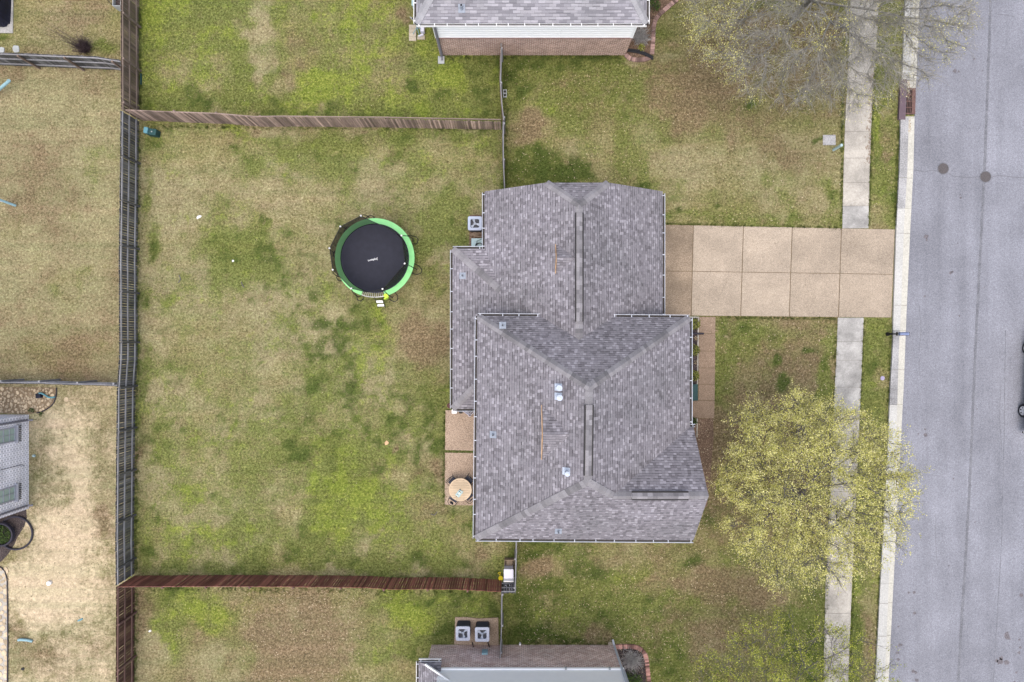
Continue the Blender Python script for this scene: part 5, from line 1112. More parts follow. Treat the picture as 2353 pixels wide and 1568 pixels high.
chair(1077, 1105.5, 'dark mesh chair at the upper right of the round table')
chair(1042.5, 1148.5, 'dark mesh chair at the lower left of the round table')
chair(1077, 1143, 'dark mesh chair at the lower right of the round table, near the eave')
# things at the top of the patio
b = MB(); c = W(1033, 932.5, 0.3); b.cyl((c.x, c.y, 0), 0.10, 0.3, 20, 0.14); b.cyl((c.x, c.y, 0.3), 0.15, 0.03, 20, 0.15); tag(b.build('flower_pot', M['potred']), 'dark red round pot under the corner of the lean-to gutter', 'pot')
b = MB(); c = W(1021, 934); b.tube([(c.x, c.y, 0), (c.x-0.01, c.y+0.02, 1.2), (c.x+0.03, c.y+0.1, 1.32), (c.x+0.10, c.y+0.1, 1.25)], 0.014, 6); tag(b.build('shepherd_hook', M['black']), 'thin black garden hook at the upper left corner of the patio', 'garden hook')
b = MB(); c = W(1045.5, 944); b.box((c.x, c.y, 0.22), (0.26, 0.22, 0.4)); b.box((c.x, c.y, 0.44), (0.3, 0.24, 0.04)); tag(b.build('storage_tub', M['white'], bevel=0.02), 'small white tub against the lean-to wall on the patio', 'tub')
b = MB(); c = W(1060, 945); b.cyl((c.x, c.y, 0.0), 0.08, 0.25, 16, 0.12); tag(b.build('flower_pot', M['black']), 'small black pot between the white tub and folded chairs', 'pot')
def folded(px, a, label):
    c = W(px, 945); t = thing('folding_chair', label, 'folding chair', Vector((c.x, c.y, 0.045)), 'folded pale chairs under the eave', a); R = Matrix.Rotation(a, 3, 'Z'); o = Vector((c.x, c.y, 0.045))
    for nm, dx in (('seat', -0.05), ('backrest', 0.05)):
        b = MB()
        for k in range(4): b.box(o+R @ Vector((dx, 0.0, 0.2+k*0.18)), (0.02, 0.5, 0.12), M=R)
        for s in (-1, 1): b.box(o+R @ Vector((dx*1.4, s*0.23, 0.45)), (0.03, 0.03, 0.9), M=R)
        b.build(nm, M['lavender'], t)
folded(1074, 0.95, 'left of two pale folded chairs standing on the patio by the eave'); folded(1087, -0.80, 'right of two pale folded chairs standing on the patio by the eave')
# ------------------------------------------------------------ storage corner by the red fence
t = thing('storage_cabinet', 'white topped storage cabinet in the fenced corner below the house', 'cabinet', W(1170, 1312))
p0, p1 = W(1157.5, 1308, 0.9), W(1180, 1330, 0.9); cx, cy = (p0.x+p1.x)/2, (p0.y+p1.y)/2
b = MB(); b.box((cx, cy, 0.44), (0.50, 0.50, 0.86)); b.build('body', M['lavender'], t); b = MB(); b.box((cx, cy, 0.90), (0.55, 0.53, 0.05)); b.build('lid', M['lavender'], t, bevel=0.02)
b = MB(); b.box((cx, cy-0.36, 0.86), (0.56, 0.05, 0.30), M=Matrix.Rotation(0.3, 3, 'X')); b.build('handle_bar', M['white'], t)
t = thing('wooden_crate', 'open tan wooden crate above the white topped cabinet', 'crate', W(1171, 1299))
p0, p1 = W(1159, 1287, 0.4), W(1182, 1307, 0.4); cx, cy = (p0.x+p1.x)/2, (p0.y+p1.y)/2; wd, hd = p1.x-p0.x, p0.y-p1.y
b = MB(); b.box((cx, cy, 0.03), (wd-0.06, hd-0.06, 0.04)); b.box((cx, cy, 0.28), (wd*0.62, hd*0.95, 0.03)); b.build('base', M['boxtan'], t)
b = MB()
for s in (-1, 1): b.box((cx+s*(wd/2-0.015), cy, 0.2), (0.03, hd, 0.4)); 
b.box((cx, cy+hd/2-0.015, 0.2), (wd-0.06, 0.03, 0.4)); b.box((cx, cy-hd/2+0.015, 0.2), (wd-0.06, 0.03, 0.4)); b.build('sides', M['boxtan'], t)
t = thing('garden_cart', 'dark two wheeled cart with white frame below the cabinet', 'cart', W(1167, 1346))
c = W(1167, 1346); b = MB(); b.box((c.x, c.y, 0.25), (0.5, 0.45, 0.3)); b.build('tray', M['dspout'], t)
b = MB(); b.tube([(c.x-0.15, c.y+0.3, 0.75), (c.x+0.1, c.y+0.05, 0.5), (c.x+0.16, c.y+0.1, 0.6), (c.x+0.1, c.y+0.32, 0.75)], 0.02, 6); b.tube([(c.x-0.28, c.y-0.02, 0.42), (c.x+0.3, c.y-0.05, 0.42)], 0.018, 6); b.build('frame', M['lavender'], t)
for s in (-1, 1):
    b = MB(); R = Matrix.Rotation(math.pi/2, 3, 'Y'); b.tube([Vector((c.x+s*0.29, c.y-0.08, 0.16))+R @ Vector((0.13*math.cos(a), 0.13*math.sin(a), 0)) for a in [i*math.pi/8 for i in range(16)]], 0.03, 6, closed=True); b.build('wheel', M['tyre'], t)
t = thing('toy_shovel', 'yellow plastic toy shovel lying at the end of the red fence', 'toy', W(1150, 1325))
b = MB(); P = [W(1144.5+6+5.2*math.cos(a), 1328+5.2*math.sin(a), 0) for a in [i*math.pi/8 for i in range(16)]]; b.prism([p+Vector((0, 0, 0.09)) for p in P], 0.05); b.build('blade', M['yellow'], t)
b = MB(); z = Vector((0, 0, 0.09)); b.tube([W(1150, 1324)+z, W(1148.5, 1319)+z], 0.02, 6); b.tube([W(1148.5, 1319)+z, W(1144, 1317)+z, W(1146.5, 1314.5)+z, W(1151, 1314)+z], 0.018, 6, closed=True); b.build('handle', M['yellow'], t)

# ------------------------------------------------------------ small yard things
t = thing('utility_box', 'dark green box on the lawn near the top left fence corner', 'utility box', W(342, 303), rz=-0.12)
c = W(343, 302.5, 0.5); R = Matrix.Rotation(-0.14, 3, 'Z'); b = MB(); b.box((c.x+0.1, c.y, 0.25), (0.56, 0.36, 0.5), M=R); b.build('body', M['dgreen'], t, bevel=0.03)
b = MB(); b.box((c.x-0.16, c.y+0.06, 0.5), (0.24, 0.34, 0.22), M=R); b.build('hood', M['teal'], t, bevel=0.03); b = MB(); b.box((c.x+0.14, c.y-0.01, 0.51), (0.06, 0.06, 0.02), M=R); b.build('badge', M['stone_pale'], t)
b = MB(); c = W(325.5, 183); b.box((c.x, c.y, 0.05), (0.05, 0.62, 0.1)); tag(b.build('garden_pipe', M['dgreen']), 'thin dark green pipe lying along the brown fence base', 'pipe')
t = thing('concrete_block', 'hollow concrete block standing on the grass beside the thin fence', 'block', W(1160.5, 215))
c = W(1160.3, 214.5, 0.18); b = MB()
for s in (-1, 1): b.box((c.x+s*0.085, c.y, 0.1), (0.035, 0.42, 0.19))
for s in (-1, 0, 1): b.box((c.x, c.y+s*0.19, 0.1), (0.135, 0.035, 0.19))
b.build('shell', M['stone_pale'], t)
b = MB(); b.box((c.x, c.y, 0.012), (0.13, 0.36, 0.01)); b.build('hollow_shade', M['mulch'], t)  # dark sheet that puts shade into the block's hollow
b = MB(); c0_ = W(1915, 345); b.cyl(c0_, 0.075, 0.93, 18); b.cyl(c0_+Vector((0, 0, 0.93)), 0.09, 0.05, 18, 0.07); tag(b.build('marker_post', M['mint']), 'round pale utility marker post beside the pavement', 'post')
b = MB(); c = W(1905, 322.5); b.box((c.x, c.y, 0.02), (0.72, 0.58, 0.05)); b.box((c.x, c.y, 0.05), (0.58, 0.46, 0.03)); tag(b.build('meter_cover', M['kerb']), 'square grey water meter cover in the front lawn', 'meter cover')
b = MB(); c = W(2027.5, 869.5); b.cyl(c, 0.12, 0.03, 18); tag(b.build('valve_cap', plain('lilac_cap', (0.30, 0.27, 0.40), 0.6)), 'small round lilac valve cap in the roadside verge', 'valve cap')
for x, y, lb in ((2167, 388, 'left of two round manhole covers on the road crack'), (2264, 407, 'right of two round manhole covers, on the road seam')):
    t = thing('manhole_cover', lb, 'manhole cover', W(x, y), 'manhole covers in the road'); c = W(x, y)
    b = MB(); b.cyl((c.x, c.y, 0.0), 0.34, 0.026, 32); b.build('ring', M['seam'], t)
    b = MB(); b.cyl((c.x, c.y, 0.02), 0.30, 0.014, 32)
    for k in range(-4, 5):
        w_ = math.sqrt(0.27**2-(k*0.06)**2); b.box((c.x, c.y+k*0.06, 0.033), (2*w_, 0.022, 0.008))
    b.build('lid', M['iron'], t)
# storm drain
t = thing('storm_drain', 'rusty street drain with plum lid set in the kerb', 'storm drain', W(2080, 230))
b = MB(); P = [W(2066, 185), W(2081, 185), W(2076.5, 277), W(2061.5, 277)]; b.prism([p+Vector((0, 0, 0.17)) for p in P], 0.16); b.build('lid', M['plum'], t)
b = MB(); q0, q1 = W(2078, 205), W(2103, 205); r0, r1 = W(2076.5, 262), W(2101.5, 262)
for a, c in ((q0, q1), (r0, r1), (q0, r0)): b.bar(a+Vector((0, 0, 0.04)), c+Vector((0, 0, 0.04)), 0.07, 0.05)
b.bar(W(2099, 206)+Vector((0, 0, 0.04)), W(2097.5, 261)+Vector((0, 0, 0.04)), 0.20, 0.05)
for k in range(1, 4): a, c = q0+(r0-q0)*k/4, q1+(r1-q1)*k/4; b.bar(a+Vector((0, 0, 0.036)), c+Vector((-0.1, 0, 0.036)), 0.04, 0.04)
for k in range(1, 6): a, c = q0+(q1-q0)*k/7.0, r0+(r1-r0)*k/7.0; b.bar(a+Vector((0, 0, 0.038)), c+Vector((0, 0, 0.038)), 0.022, 0.04)
b.build('grate', M['rust'], t)
b = MB(); b.prism([p+Vector((0, 0, 0.019)) for p in (W(2077, 203), W(2104, 203), W(2102, 264), W(2076, 264))], 0.01); b.build('pit', M['black'], t)
sheet('kerb_gutter', [(2083, 186), (2105, 186), (2103, 203), (2078, 204)], 0.026, 0.05, M['gutterpan'])
# mailbox
t = thing('mailbox', 'slate blue mailbox on a black post at the kerb', 'mailbox', W(2037.5, 768)); c = W(2039, 768)
b = MB(); b.cyl(c, 0.11, 0.12, 14, 0.09); b.cyl(c+Vector((0, 0, 0.12)), 0.07, 0.25, 14, 0.05); b.cyl(c+Vector((0, 0, 0.37)), 0.035, 0.63, 12); b.cyl(c+Vector((0, 0, 0.4)), 0.06, 0.05, 12); b.box(c+Vector((0.16, 0, 0.99)), (0.5, 0.05, 0.05)); b.box(c+Vector((0, -0.0, 0.95)), (0.06, 0.2, 0.1)); b.build('post', M['black'], t)
b = MB(); P = []
for zz, hwid in ((1.02, 0.085), (1.14, 0.085), (1.19, 0.062), (1.215, 0.0)):
    P.append((zz, hwid))
prof = [(-w_, z_) for z_, w_ in P]+[(w_, z_) for z_, w_ in P[::-1][1:]]
L0_ = [c+Vector((0.05, y_, z_)) for y_, z_ in prof]; L1_ = [c+Vector((0.55, y_, z_)) for y_, z_ in prof]; k = len(prof)
b.poly(L0_+L1_, [tuple(range(k)), tuple(range(k, 2*k))[::-1]]+[(i, (i+1) % k, k+(i+1) % k, k+i) for i in range(k)]); bx = b.build('box', M['mailbox'], t)
b = MB(); b.box(c+Vector((0.555, 0, 1.11)), (0.02, 0.175, 0.19)); b.build('door', M['black'], t); b = MB(); b.box(c+Vector((0.3, -0.095, 1.06)), (0.5, 0.015, 0.03)); b.box(c+Vector((0.3, 0.095, 1.06)), (0.5, 0.015, 0.03)); b.build('trim', M['black'], t)
b = MB(); b.box(c+Vector((0.2, -0.1, 1.16)), (0.03, 0.012, 0.16)); b.build('flag', M['redlamp'], t)

# litter and sticks, each a thing of its own
def lump(name, mat, px, py, w_, h_, a, label, cat, hz=0.05):
    c = W(px, py); R = Matrix.Rotation(a, 3, 'Z'); b = MB(); k = 9; P = []
    for i in range(k): th = 2*math.pi*i/k; rr_ = random.uniform(0.75, 1.1); P.append(Vector((c.x, c.y, hz))+R @ Vector((w_/2*rr_*math.cos(th), h_/2*rr_*math.sin(th), random.uniform(-0.01, 0.01))))
    b.poly(P+[Vector((p.x, p.y, 0)) for p in P]+[Vector((c.x, c.y, hz*1.5))], [(i, (i+1) % k, 2*k) for i in range(k)]+[(k+i, k+(i+1) % k, (i+1) % k, i) for i in range(k)])
    return tag(b.build(name, M[mat]), label, cat)
lump('paper_scrap', 'white', 457.5, 499, 0.30, 0.15, 0.3, 'largest white paper scrap on the main back lawn near the left fence', 'litter')
lump('paper_scrap', 'white', 536, 600, 0.14, 0.12, 1.0, 'small white scrap on the main back lawn left of the trampoline', 'litter')
lump('paper_scrap', 'white', 454.5, 502, 0.10, 0.08, 1.0, 'tiny white scrap touching the largest paper scrap', 'litter')
lump('ball', 'white', 115.3, 1339, 0.28, 0.28, 0.3, 'white ball on pale sand in the lower left lot', 'ball', 0.16)
lump('ball', 'mint', 79.5, 1047.5, 0.16, 0.16, 0.3, 'small pale ball right of the whitewashed brick wall', 'ball', 0.10)
lump('flagstone', 'flag', 153, 918, 0.32, 0.28, 0.5, 'lone tan flagstone right of the black garden edging', 'stone', 0.03)
lump('stepping_stone', 'stone_pale', 37, 114, 0.42, 0.5, 0.1, 'right of two pale stepping stones above the grey fence', 'stone', 0.04)
lump('stepping_stone', 'stone_pale', 3, 117, 0.5, 0.4, 0.1, 'left of two pale stepping stones, cut by the picture edge', 'stone', 0.04)
lump('clay_disc', 'orangewood', 888, 1018, 0.26, 0.26, 0.1, 'orange brown clay disc in the grass left of the patio', 'disc', 0.02)
lump('paper_scrap', 'white', 345, 1450, 0.14, 0.12, 0.1, 'white scrap near the dark red fence in the bottom yard', 'litter')
lump('plastic_tube', 'teal', 184.5, 1424.5, 0.40, 0.10, 0.45, 'short teal tube on sand in the lower left lot', 'tube')
for pts, lb in (([(555, 648), (557, 654), (561, 661)], 'dark curved stick on the main lawn left of the trampoline'), ([(990, 1181), (998, 1184), (1005, 1176)], 'dark forked stick on the lawn below the patio'), ([(412, 633), (416, 642), (410, 650)], 'short dark twig on the main lawn near the left fence')):
    b = MB(); b.tube([W(x, y)+Vector((0, 0, 0.04)) for x, y in pts], 0.025, 6); tag(b.build('stick', M['bark_dark']), lb, 'stick')
b = MB(); b.tube([W(44, 1470)+Vector((0, 0, 0.06)), W(52, 1468.5)+Vector((0, 0, 0.1)), W(66, 1469.5)+Vector((0, 0, 0.1)), W(76, 1473)+Vector((0, 0, 0.06))], 0.075, 10); tag(b.build('plastic_tube', M['teal_pale']), 'thick pale teal tube on the dry ground at lower left', 'tube')
lump('dark_stone', 'black', 53, 1537, 0.2, 0.2, 0, 'small black stone near the bottom left corner', 'stone')
# left edge frames
b = MB(); b.tube([W(0, 216)+Vector((0, 0, 0.3)), W(20.5, 187, 0.9)], 0.085, 10); b.tube([W(20.5, 187, 0.9), W(20.5, 187, 0.9)+Vector((0.02, 0.02, 0.05))], 0.095, 10); tag(b.build('play_frame_leg', M['teal_pale']), 'upper of two pale teal play frame tubes at the left edge', 'play frame')
t = thing('play_frame_leg', 'lower of two pale teal play frame tubes at the left edge', 'play frame', W(15, 465))
b = MB(); b.tube([W(-10, 456, 0.9), W(36, 473, 0.1)], 0.07, 8); b.build('tube', M['teal_pale'], t); b = MB(); b.tube([W(-5, 462, 0.9), W(14, 465, 0.4)], 0.03, 8); b.build('brace', M['lavender'], t)
sheet('concrete_slab', [(-60, -60), (31.5, -60), (30.5, 77), (-60, 76)], 0.05, 0.1, M['concrete_grey'])
t = thing('covered_grill', 'navy fabric covered grill on a concrete slab at top left', 'grill', W(8, 30))
b = MB(); P = []; nseg = 28
for k, (zz, sc) in enumerate(((0.05, 1.0), (0.5, 0.96), (0.85, 0.9), (1.0, 0.72))):
    for i in range(nseg):
        a = 2*math.pi*i/nseg; cx, cy = math.copysign(abs(math.cos(a))**0.45, math.cos(a)), math.copysign(abs(math.sin(a))**0.45, math.sin(a)); ww = 1+0.03*math.sin(i*2.3+k)
        cc = W(-8, 18); P.append(Vector((cc.x+0.88*sc*ww*cx, cc.y+1.15*sc*ww*cy, zz)))
b.poly(P, [(k*nseg+i, k*nseg+(i+1) % nseg, (k+1)*nseg+(i+1) % nseg, (k+1)*nseg+i) for k in range(3) for i in range(nseg)]+[tuple(3*nseg+i for i in range(nseg))]); b.build('cover', M['navy'], t)
b = MB(); cc = W(-8, 18); b.box((cc.x, cc.y, 0.25), (1.2, 1.6, 0.4)); b.build('cart', M['black'], t)
t = thing('planter_frame', 'white edged square planter by the brown fence at the top edge', 'planter', W(266, 5))
p0, p1 = W(259, -10, 0.6), W(277, 13.5, 0.6); b = MB(); cx, cy = (p0.x+p1.x)/2, (p0.y+p1.y)/2; wd, hd = p1.x-p0.x, p0.y-p1.y
for s in (-1, 1): b.box((cx+s*wd/2, cy, 0.3), (0.035, hd, 0.6)); b.box((cx, cy+s*hd/2, 0.3), (wd-0.04, 0.035, 0.6))
b.build('frame', M['stone_pale'], t); b = MB(); b.box((cx, cy, 0.2), (wd-0.05, hd-0.05, 0.3)); b.build('soil', M['mulch'], t)
b = MB(); b.tube([W(245, -2, 0.2), W(258, 12, 0.2)], 0.02, 6); tag(b.build('cable', M['black']), 'thin black rod leaning toward the white edged planter', 'rod')
# ------------------------------------------------------------ beds, edging, stones
sheet('garden_bed', [(1448, 50), (1500, 0), (1555, -40), (1552, 0), (1526, 22), (1506, 44), (1500, 60), (1497, 132), (1468, 137), (1437, 128), (1437, 60)], 0.02, 0.03, M['mulch_br'])
sheet('garden_bed', [(1416, 1487), (1452, 1488), (1466, 1493), (1476, 1503), (1481, 1518), (1484, 1545), (1487, 1640), (1416, 1640)], 0.02, 0.03, M['mulch'])
sheet('garden_bed', [(1560, 731), (1603, 731), (1601, 884), (1560, 884)], 0.02, 0.03, M['mulch'])
sheet('garden_bed', [(1560, 961), (1638, 962), (1640, 1000), (1632, 1100), (1625, 1165), (1600, 1165), (1560, 1100)], 0.008, 0.01, M['mulch_br'])
def edging(pts, label, mat, bw=0.095, wd=0.23):
    P = [W(x, y) for x, y in pts]
    # smooth the run
    def cr(p0, p1, p2, p3, t): return 0.5*((2*p1)+(p2-p0)*t+(2*p0-5*p1+4*p2-p3)*t*t+(3*p1-p0-3*p2+p3)*t**3)
    Q = []; E = [P[0]*2-P[1]]+P+[P[-1]*2-P[-2]]
    for i in range(1, len(E)-2):
        for k in range(12): Q.append(cr(E[i-1], E[i], E[i+1], E[i+2], k/12))
    Q.append(P[-1]); L = [0]
    for a, c in zip(Q, Q[1:]): L.append(L[-1]+(c-a).length)
    b = MB(); n = int(L[-1]/bw)
    for i in range(n):
        s = (i+0.5)*L[-1]/n; j = max(k for k in range(len(L)) if L[k] <= s); j = min(j, len(Q)-2); d = (Q[j+1]-Q[j]).normalized(); p = Q[j]+d*(s-L[j])
        b.box((p.x, p.y, 0.05+random.uniform(-0.008, 0.008)), (bw-0.012, wd+random.uniform(-0.01, 0.01), 0.1), math.atan2(d.y, d.x))
    return tag(b.build('brick_edging', M[mat]), label, 'garden edging')
edging([(1437, 127), (1448, 136), (1466, 139), (1484, 137), (1496, 132)], 'short curved brick edging at the corner of the red brick house', 'edge_brick', 0.09)
edging([(1497.5, 126), (1500, 97), (1502, 62), (1509, 42), (1527, 24), (1556, 0), (1590, -20)], 'long brick edging curving up from the red brick house bed', 'edge_brick', 0.14)
edging([(1414, 1486), (1433, 1485), (1454, 1485), (1470, 1490), (1480.5, 1501), (1485.5, 1517), (1488, 1541), (1491, 1570), (1494, 1640)], 'red and white brick edging curving around the pale brick house bed', 'edge_brick_red')
for k, (o_, lb) in enumerate(((0, 'upper of two black corrugated pipes in the brick edged bed'), (4, 'lower of two black corrugated pipes in the brick edged bed'))):
    b = MB(); b.tube([W(x, y+o_*(1 if i else 0.6))+Vector((0, 0, 0.10)) for i, (x, y) in enumerate([(1440, 116), (1452, 116.5), (1466, 118.5), (1480, 123), (1491, 128.5), (1500, 134)])], 0.055, 10); tag(b.build('drain_pipe', M['blacktube']), lb, 'pipe')
def stones(label, x0, y0, x1, y1, inside, n, smin=0.12, smax=0.3):
    b = MB(); placed = []
    for _ in range(n*12):
        x, y = random.uniform(x0, x1), random.uniform(y0, y1)
        if not inside(x, y): continue
        r = random.uniform(smin, smax)*20
        if any((x-a)**2+(y-c)**2 < ((r+q)*0.80)**2 for a, c, q in placed): continue
        placed.append((x, y, r)); c = W(x, y); k = random.randint(5, 8); a0 = random.random()*6; st_ = random.uniform(0.65, 1)
        R = Matrix.Rotation(random.random()*3, 3, 'Z')
        b.prism([Vector((c.x, c.y, 0.045+random.uniform(0, 0.0)))+R @ Vector((r/40*math.cos(a0+2*math.pi*i/k)*random.uniform(0.8, 1.1), st_*r/40*math.sin(a0+2*math.pi*i/k)*random.uniform(0.8, 1.1), 0)) for i in range(k)], 0.04)
        if len(placed) >= n: break
    o = b.build('flagstones', M['flag']); o['kind'] = 'stuff'; return o
sheet('stone_bed', [(-40, 889), (131, 891), (130, 912), (125, 926), (112, 938), (88, 948), (66, 952), (-40, 948)], 0.014, 0.02, M['flag_dirt'])
stones('', 0, 892, 128, 948, lambda x, y: (x < 88) or ((x-88)/42)**2+((y-898)/50)**2 < 0.85, 110)
sheet('stone_path', [(-40, 1302), (4, 1304), (12, 1311), (17.5, 1330), (18.5, 1400), (18, 1640), (-40, 1640)], 0.02, 0.04, M['concrete'])
stones('', 0, 1306, 16, 1568, lambda x, y: True, 50, 0.2, 0.42)
def band(pts, label, r=0.03, mat='ddspout', z=0.06, cat='garden edging'):
    b = MB(); b.tube([W(x, y)+Vector((0, 0, z)) for x, y in pts], r, 8); return tag(b.build('plastic_edging', M[mat]), label, cat)
band([(131, 891), (131, 900), (130, 912), (125, 926), (118, 934), (108, 941), (98, 946), (86, 949)], 'black plastic edging curving round the stone bed at left')
band([(-2, 1301), (6, 1305), (13, 1313), (18, 1330), (19, 1400), (19.5, 1480), (18.5, 1570)], 'black plastic edging along the stone path at bottom left')
b = MB(); b.tube([W(96, 903)+Vector((0, 0, 0.25)), W(101, 903)+Vector((0, 0, 0.22)), W(107, 908)+Vector((0, 0, 0.12)), W(114, 913)+Vector((0, 0, 0.1)), W(122, 913.5)+Vector((0, 0, 0.1)), W(129, 912.5)+Vector((0, 0, 0.1))], 0.05, 8); tag(b.build('garden_hose', M['teal']), 'wavy teal blue drain tube lying on the stone bed', 'tube')
b = MB(); c = W(93.5, 909); b.box((c.x, c.y, 0.12), (0.28, 0.28, 0.24), 0.15); tag(b.build('drain_box', M['navy'], bevel=0.02), 'dark blue cube at the end of the teal tube', 'box')
# rings
def ring(px, py, r, tr, z, label, name, mat='ddspout'):
    c = W(px, py); b = MB(); b.tube([Vector((c.x+r*math.cos(a), c.y+r*math.sin(a)*0.98, z+0.02*math.sin(2*a))) for a in [i*math.pi/24 for i in range(48)]], tr, 10, closed=True); return tag(b.build(name, M[mat], smooth=True), label, 'hoop')
ring(38, 1224.5, 0.96, 0.055, 0.07, 'large black hoop lying on the ground below the whitewashed house', 'hoop', 'ddspout')
sheet('soil_patch', [(-20, 1175), (60, 1168), (62, 1190), (56, 1210), (40, 1235), (34, 1250), (20, 1272), (4, 1290), (-20, 1300)], 0.006, 0.01, M['mulch'])

# ------------------------------------------------------------ vegetation
def leaves_np(centres, size, per, spread, flat=0.5, seed=1):
    """small bent leaf faces around the given points; returns verts, faces"""
    r = np.random.default_rng(seed); n = len(centres)*per
    c = np.repeat(centres, per, 0)+r.normal(0, 1, (n, 3))*np.array([spread, spread, spread*0.8])
    nrm = r.normal(0, 1, (n, 3)); nrm[:, 2] = np.abs(nrm[:, 2])+flat; nrm /= np.linalg.norm(nrm, axis=1)[:, None]
    t = np.cross(nrm, r.normal(0, 1, (n, 3))); t /= np.linalg.norm(t, axis=1)[:, None]; bt = np.cross(nrm, t)
    s = size*r.uniform(0.55, 1.35, (n, 1)); w_ = s*r.uniform(0.45, 0.75, (n, 1))
    V0 = c-t*s*0.5; V1 = c+bt*w_*0.5+nrm*s*0.06; V2 = c+t*s*0.5; V3 = c-bt*w_*0.5+nrm*s*0.06
    V_ = np.stack([V0, V1, V2, V3], 1).reshape(-1, 3); F = np.arange(n*4).reshape(-1, 4)
    return V_, F
def npmesh(name, V_, F, mat, parent=None):
    me = bpy.data.meshes.new(name); nf, k = F.shape
    me.vertices.add(len(V_)); me.vertices.foreach_set('co', V_.astype(np.float32).ravel())
    me.loops.add(nf*k); me.loops.foreach_set('vertex_index', F.astype(np.int32).ravel())
    me.polygons.add(nf); me.polygons.foreach_set('loop_start', np.arange(0, nf*k, k, dtype=np.int32)); me.polygons.foreach_set('loop_total', np.full(nf, k, dtype=np.int32))
    me.update(calc_edges=True); me.materials.append(mat)
    o = bpy.data.objects.new(name, me); C.objects.link(o)
    if parent is not None:
        o.parent = parent; me.transform(parent_mat(parent).inverted())
    return o
def twigs_np(starts, dirs, lens, radii, seed=1, bend=0.25):
    """two-piece three-sided tapering twigs"""
    r = np.random.default_rng(seed); n = len(starts)
    d = dirs/np.linalg.norm(dirs, axis=1)[:, None]
    mid = starts+d*lens[:, None]*0.5+r.normal(0, 1, (n, 3))*lens[:, None]*0.05
    d2 = d+r.normal(0, bend, (n, 3)); d2 /= np.linalg.norm(d2, axis=1)[:, None]; end = mid+d2*lens[:, None]*0.5
    a = np.cross(d, r.normal(0, 1, (n, 3))); a /= np.linalg.norm(a, axis=1)[:, None]; b_ = np.cross(d, a)
    V_ = []
    for P, s in ((starts, 1.0), (mid, 0.7), (end, 0.3)):
        for k in range(3):
            an = 2*math.pi*k/3; V_.append(P+(a*math.cos(an)+b_*math.sin(an))*(radii*s)[:, None])
    V_ = np.stack(V_, 1).reshape(-1, 3); base = np.arange(n)*9; F = []
    for ring_ in (0, 3):
        for k in range(3):
            k2 = (k+1) % 3; F.append(np.stack([base+ring_+k, base+ring_+k2, base+ring_+3+k2, base+ring_+3+k], 1))
    return V_, np.concatenate(F), mid, end, d2
def colonise(base, trunk_h, attr, step=0.3, di=3.0, dk=0.55, iters=90, lean=(0, 0), seed=3):
    """branches grow toward points scattered through the crown"""
    r = np.random.default_rng(seed)
    nodes = [np.array(base, float)]; par = [-1]; k = int(trunk_h/step)
    for i in range(k):
        nodes.append(nodes[-1]+np.array([lean[0], lean[1], 1.0])*step+np.append(r.normal(0, 0.02, 2), 0)); par.append(len(nodes)-2)
    N = np.array(nodes); par = list(par); A = attr.copy()
    dist = np.full(len(A), 1e9); idx = np.zeros(len(A), int)
    D = np.linalg.norm(A[:, None]-N[None], axis=2); idx = D.argmin(1); dist = D.min(1)
    alive = np.ones(len(A), bool)
    for it in range(iters):
        m = alive & (dist < (di if it > 8 else 20))
        if not m.any(): break
        new = []; np_ = []
        for j in np.unique(idx[m]):
            v = (A[m & (idx == j)]-N[j]); v = (v/np.linalg.norm(v, axis=1)[:, None]).sum(0)+r.normal(0, 0.25, 3); l = np.linalg.norm(v)
            if l < 1e-3: continue
            q = N[j]+v/l*step
            new.append(q); np_.append(j)
        if not new: break
        o = len(N); N = np.vstack([N, new]); par += np_
        D = np.linalg.norm(A[:, None]-np.array(new)[None], axis=2); dm = D.min(1); am = D.argmin(1)+o
        u = dm < dist; dist = np.where(u, dm, dist); idx = np.where(u, am, idx); alive &= dist > dk
    return N, np.array(par)
def wood_np(N, par, rtip, expo=2.2, rmax=0.2, sides=5):
    n = len(N); area = np.zeros(n); ch = np.zeros(n, int)
    for i in range(n):
        if par[i] >= 0: ch[par[i]] += 1
    area[ch == 0] = rtip**expo
    for i in range(n-1, 0, -1): area[par[i]] += area[i]
    R = np.minimum(area**(1/expo), rmax); V_ = []; F = []; b0 = 0
    for i in range(1, n):
        p, q = N[par[i]], N[i]; d = q-p; L = np.linalg.norm(d)
        if L < 1e-6: continue
        d = d/L; a = np.cross(d, [0.3, 0.5, 0.8]); a /= np.linalg.norm(a); b_ = np.cross(d, a); s = sides if R[i] > 0.03 else 3
        for P, r_ in ((p, min(R[par[i]], R[i]*1.3)), (q+d*R[i]*0.4, R[i])):
            for k in range(s): an = 2*math.pi*k/s; V_.append(P+(a*math.cos(an)+b_*math.sin(an))*r_)
        for k in range(s): k2 = (k+1) % s; F.append((b0+k, b0+k2, b0+s+k2, b0+s+k))
        b0 += 2*s
    return np.array(V_), np.array(F), R, ch
def crown_pts(c, rad, n, seed, hollow=0.35, cut=None, lumps=6):
    r = np.random.default_rng(seed); L = []
    lc = r.normal(0, 1, (lumps, 3)); lc /= np.linalg.norm(lc, axis=1)[:, None]; la = r.uniform(-0.10, 0.16, lumps)
    while len(L) < n:
        v = r.normal(0, 1, 3); v /= np.linalg.norm(v); k = 1+sum(a*max(0, v.dot(q))**3 for a, q in zip(la, lc)); u = (hollow**3+(1-hollow**3)*r.random())**(1/3)*k
        p = np.array(c)+v*u*np.array(rad)
        if cut is None or cut(p): L.append(p)
    return np.array(L)
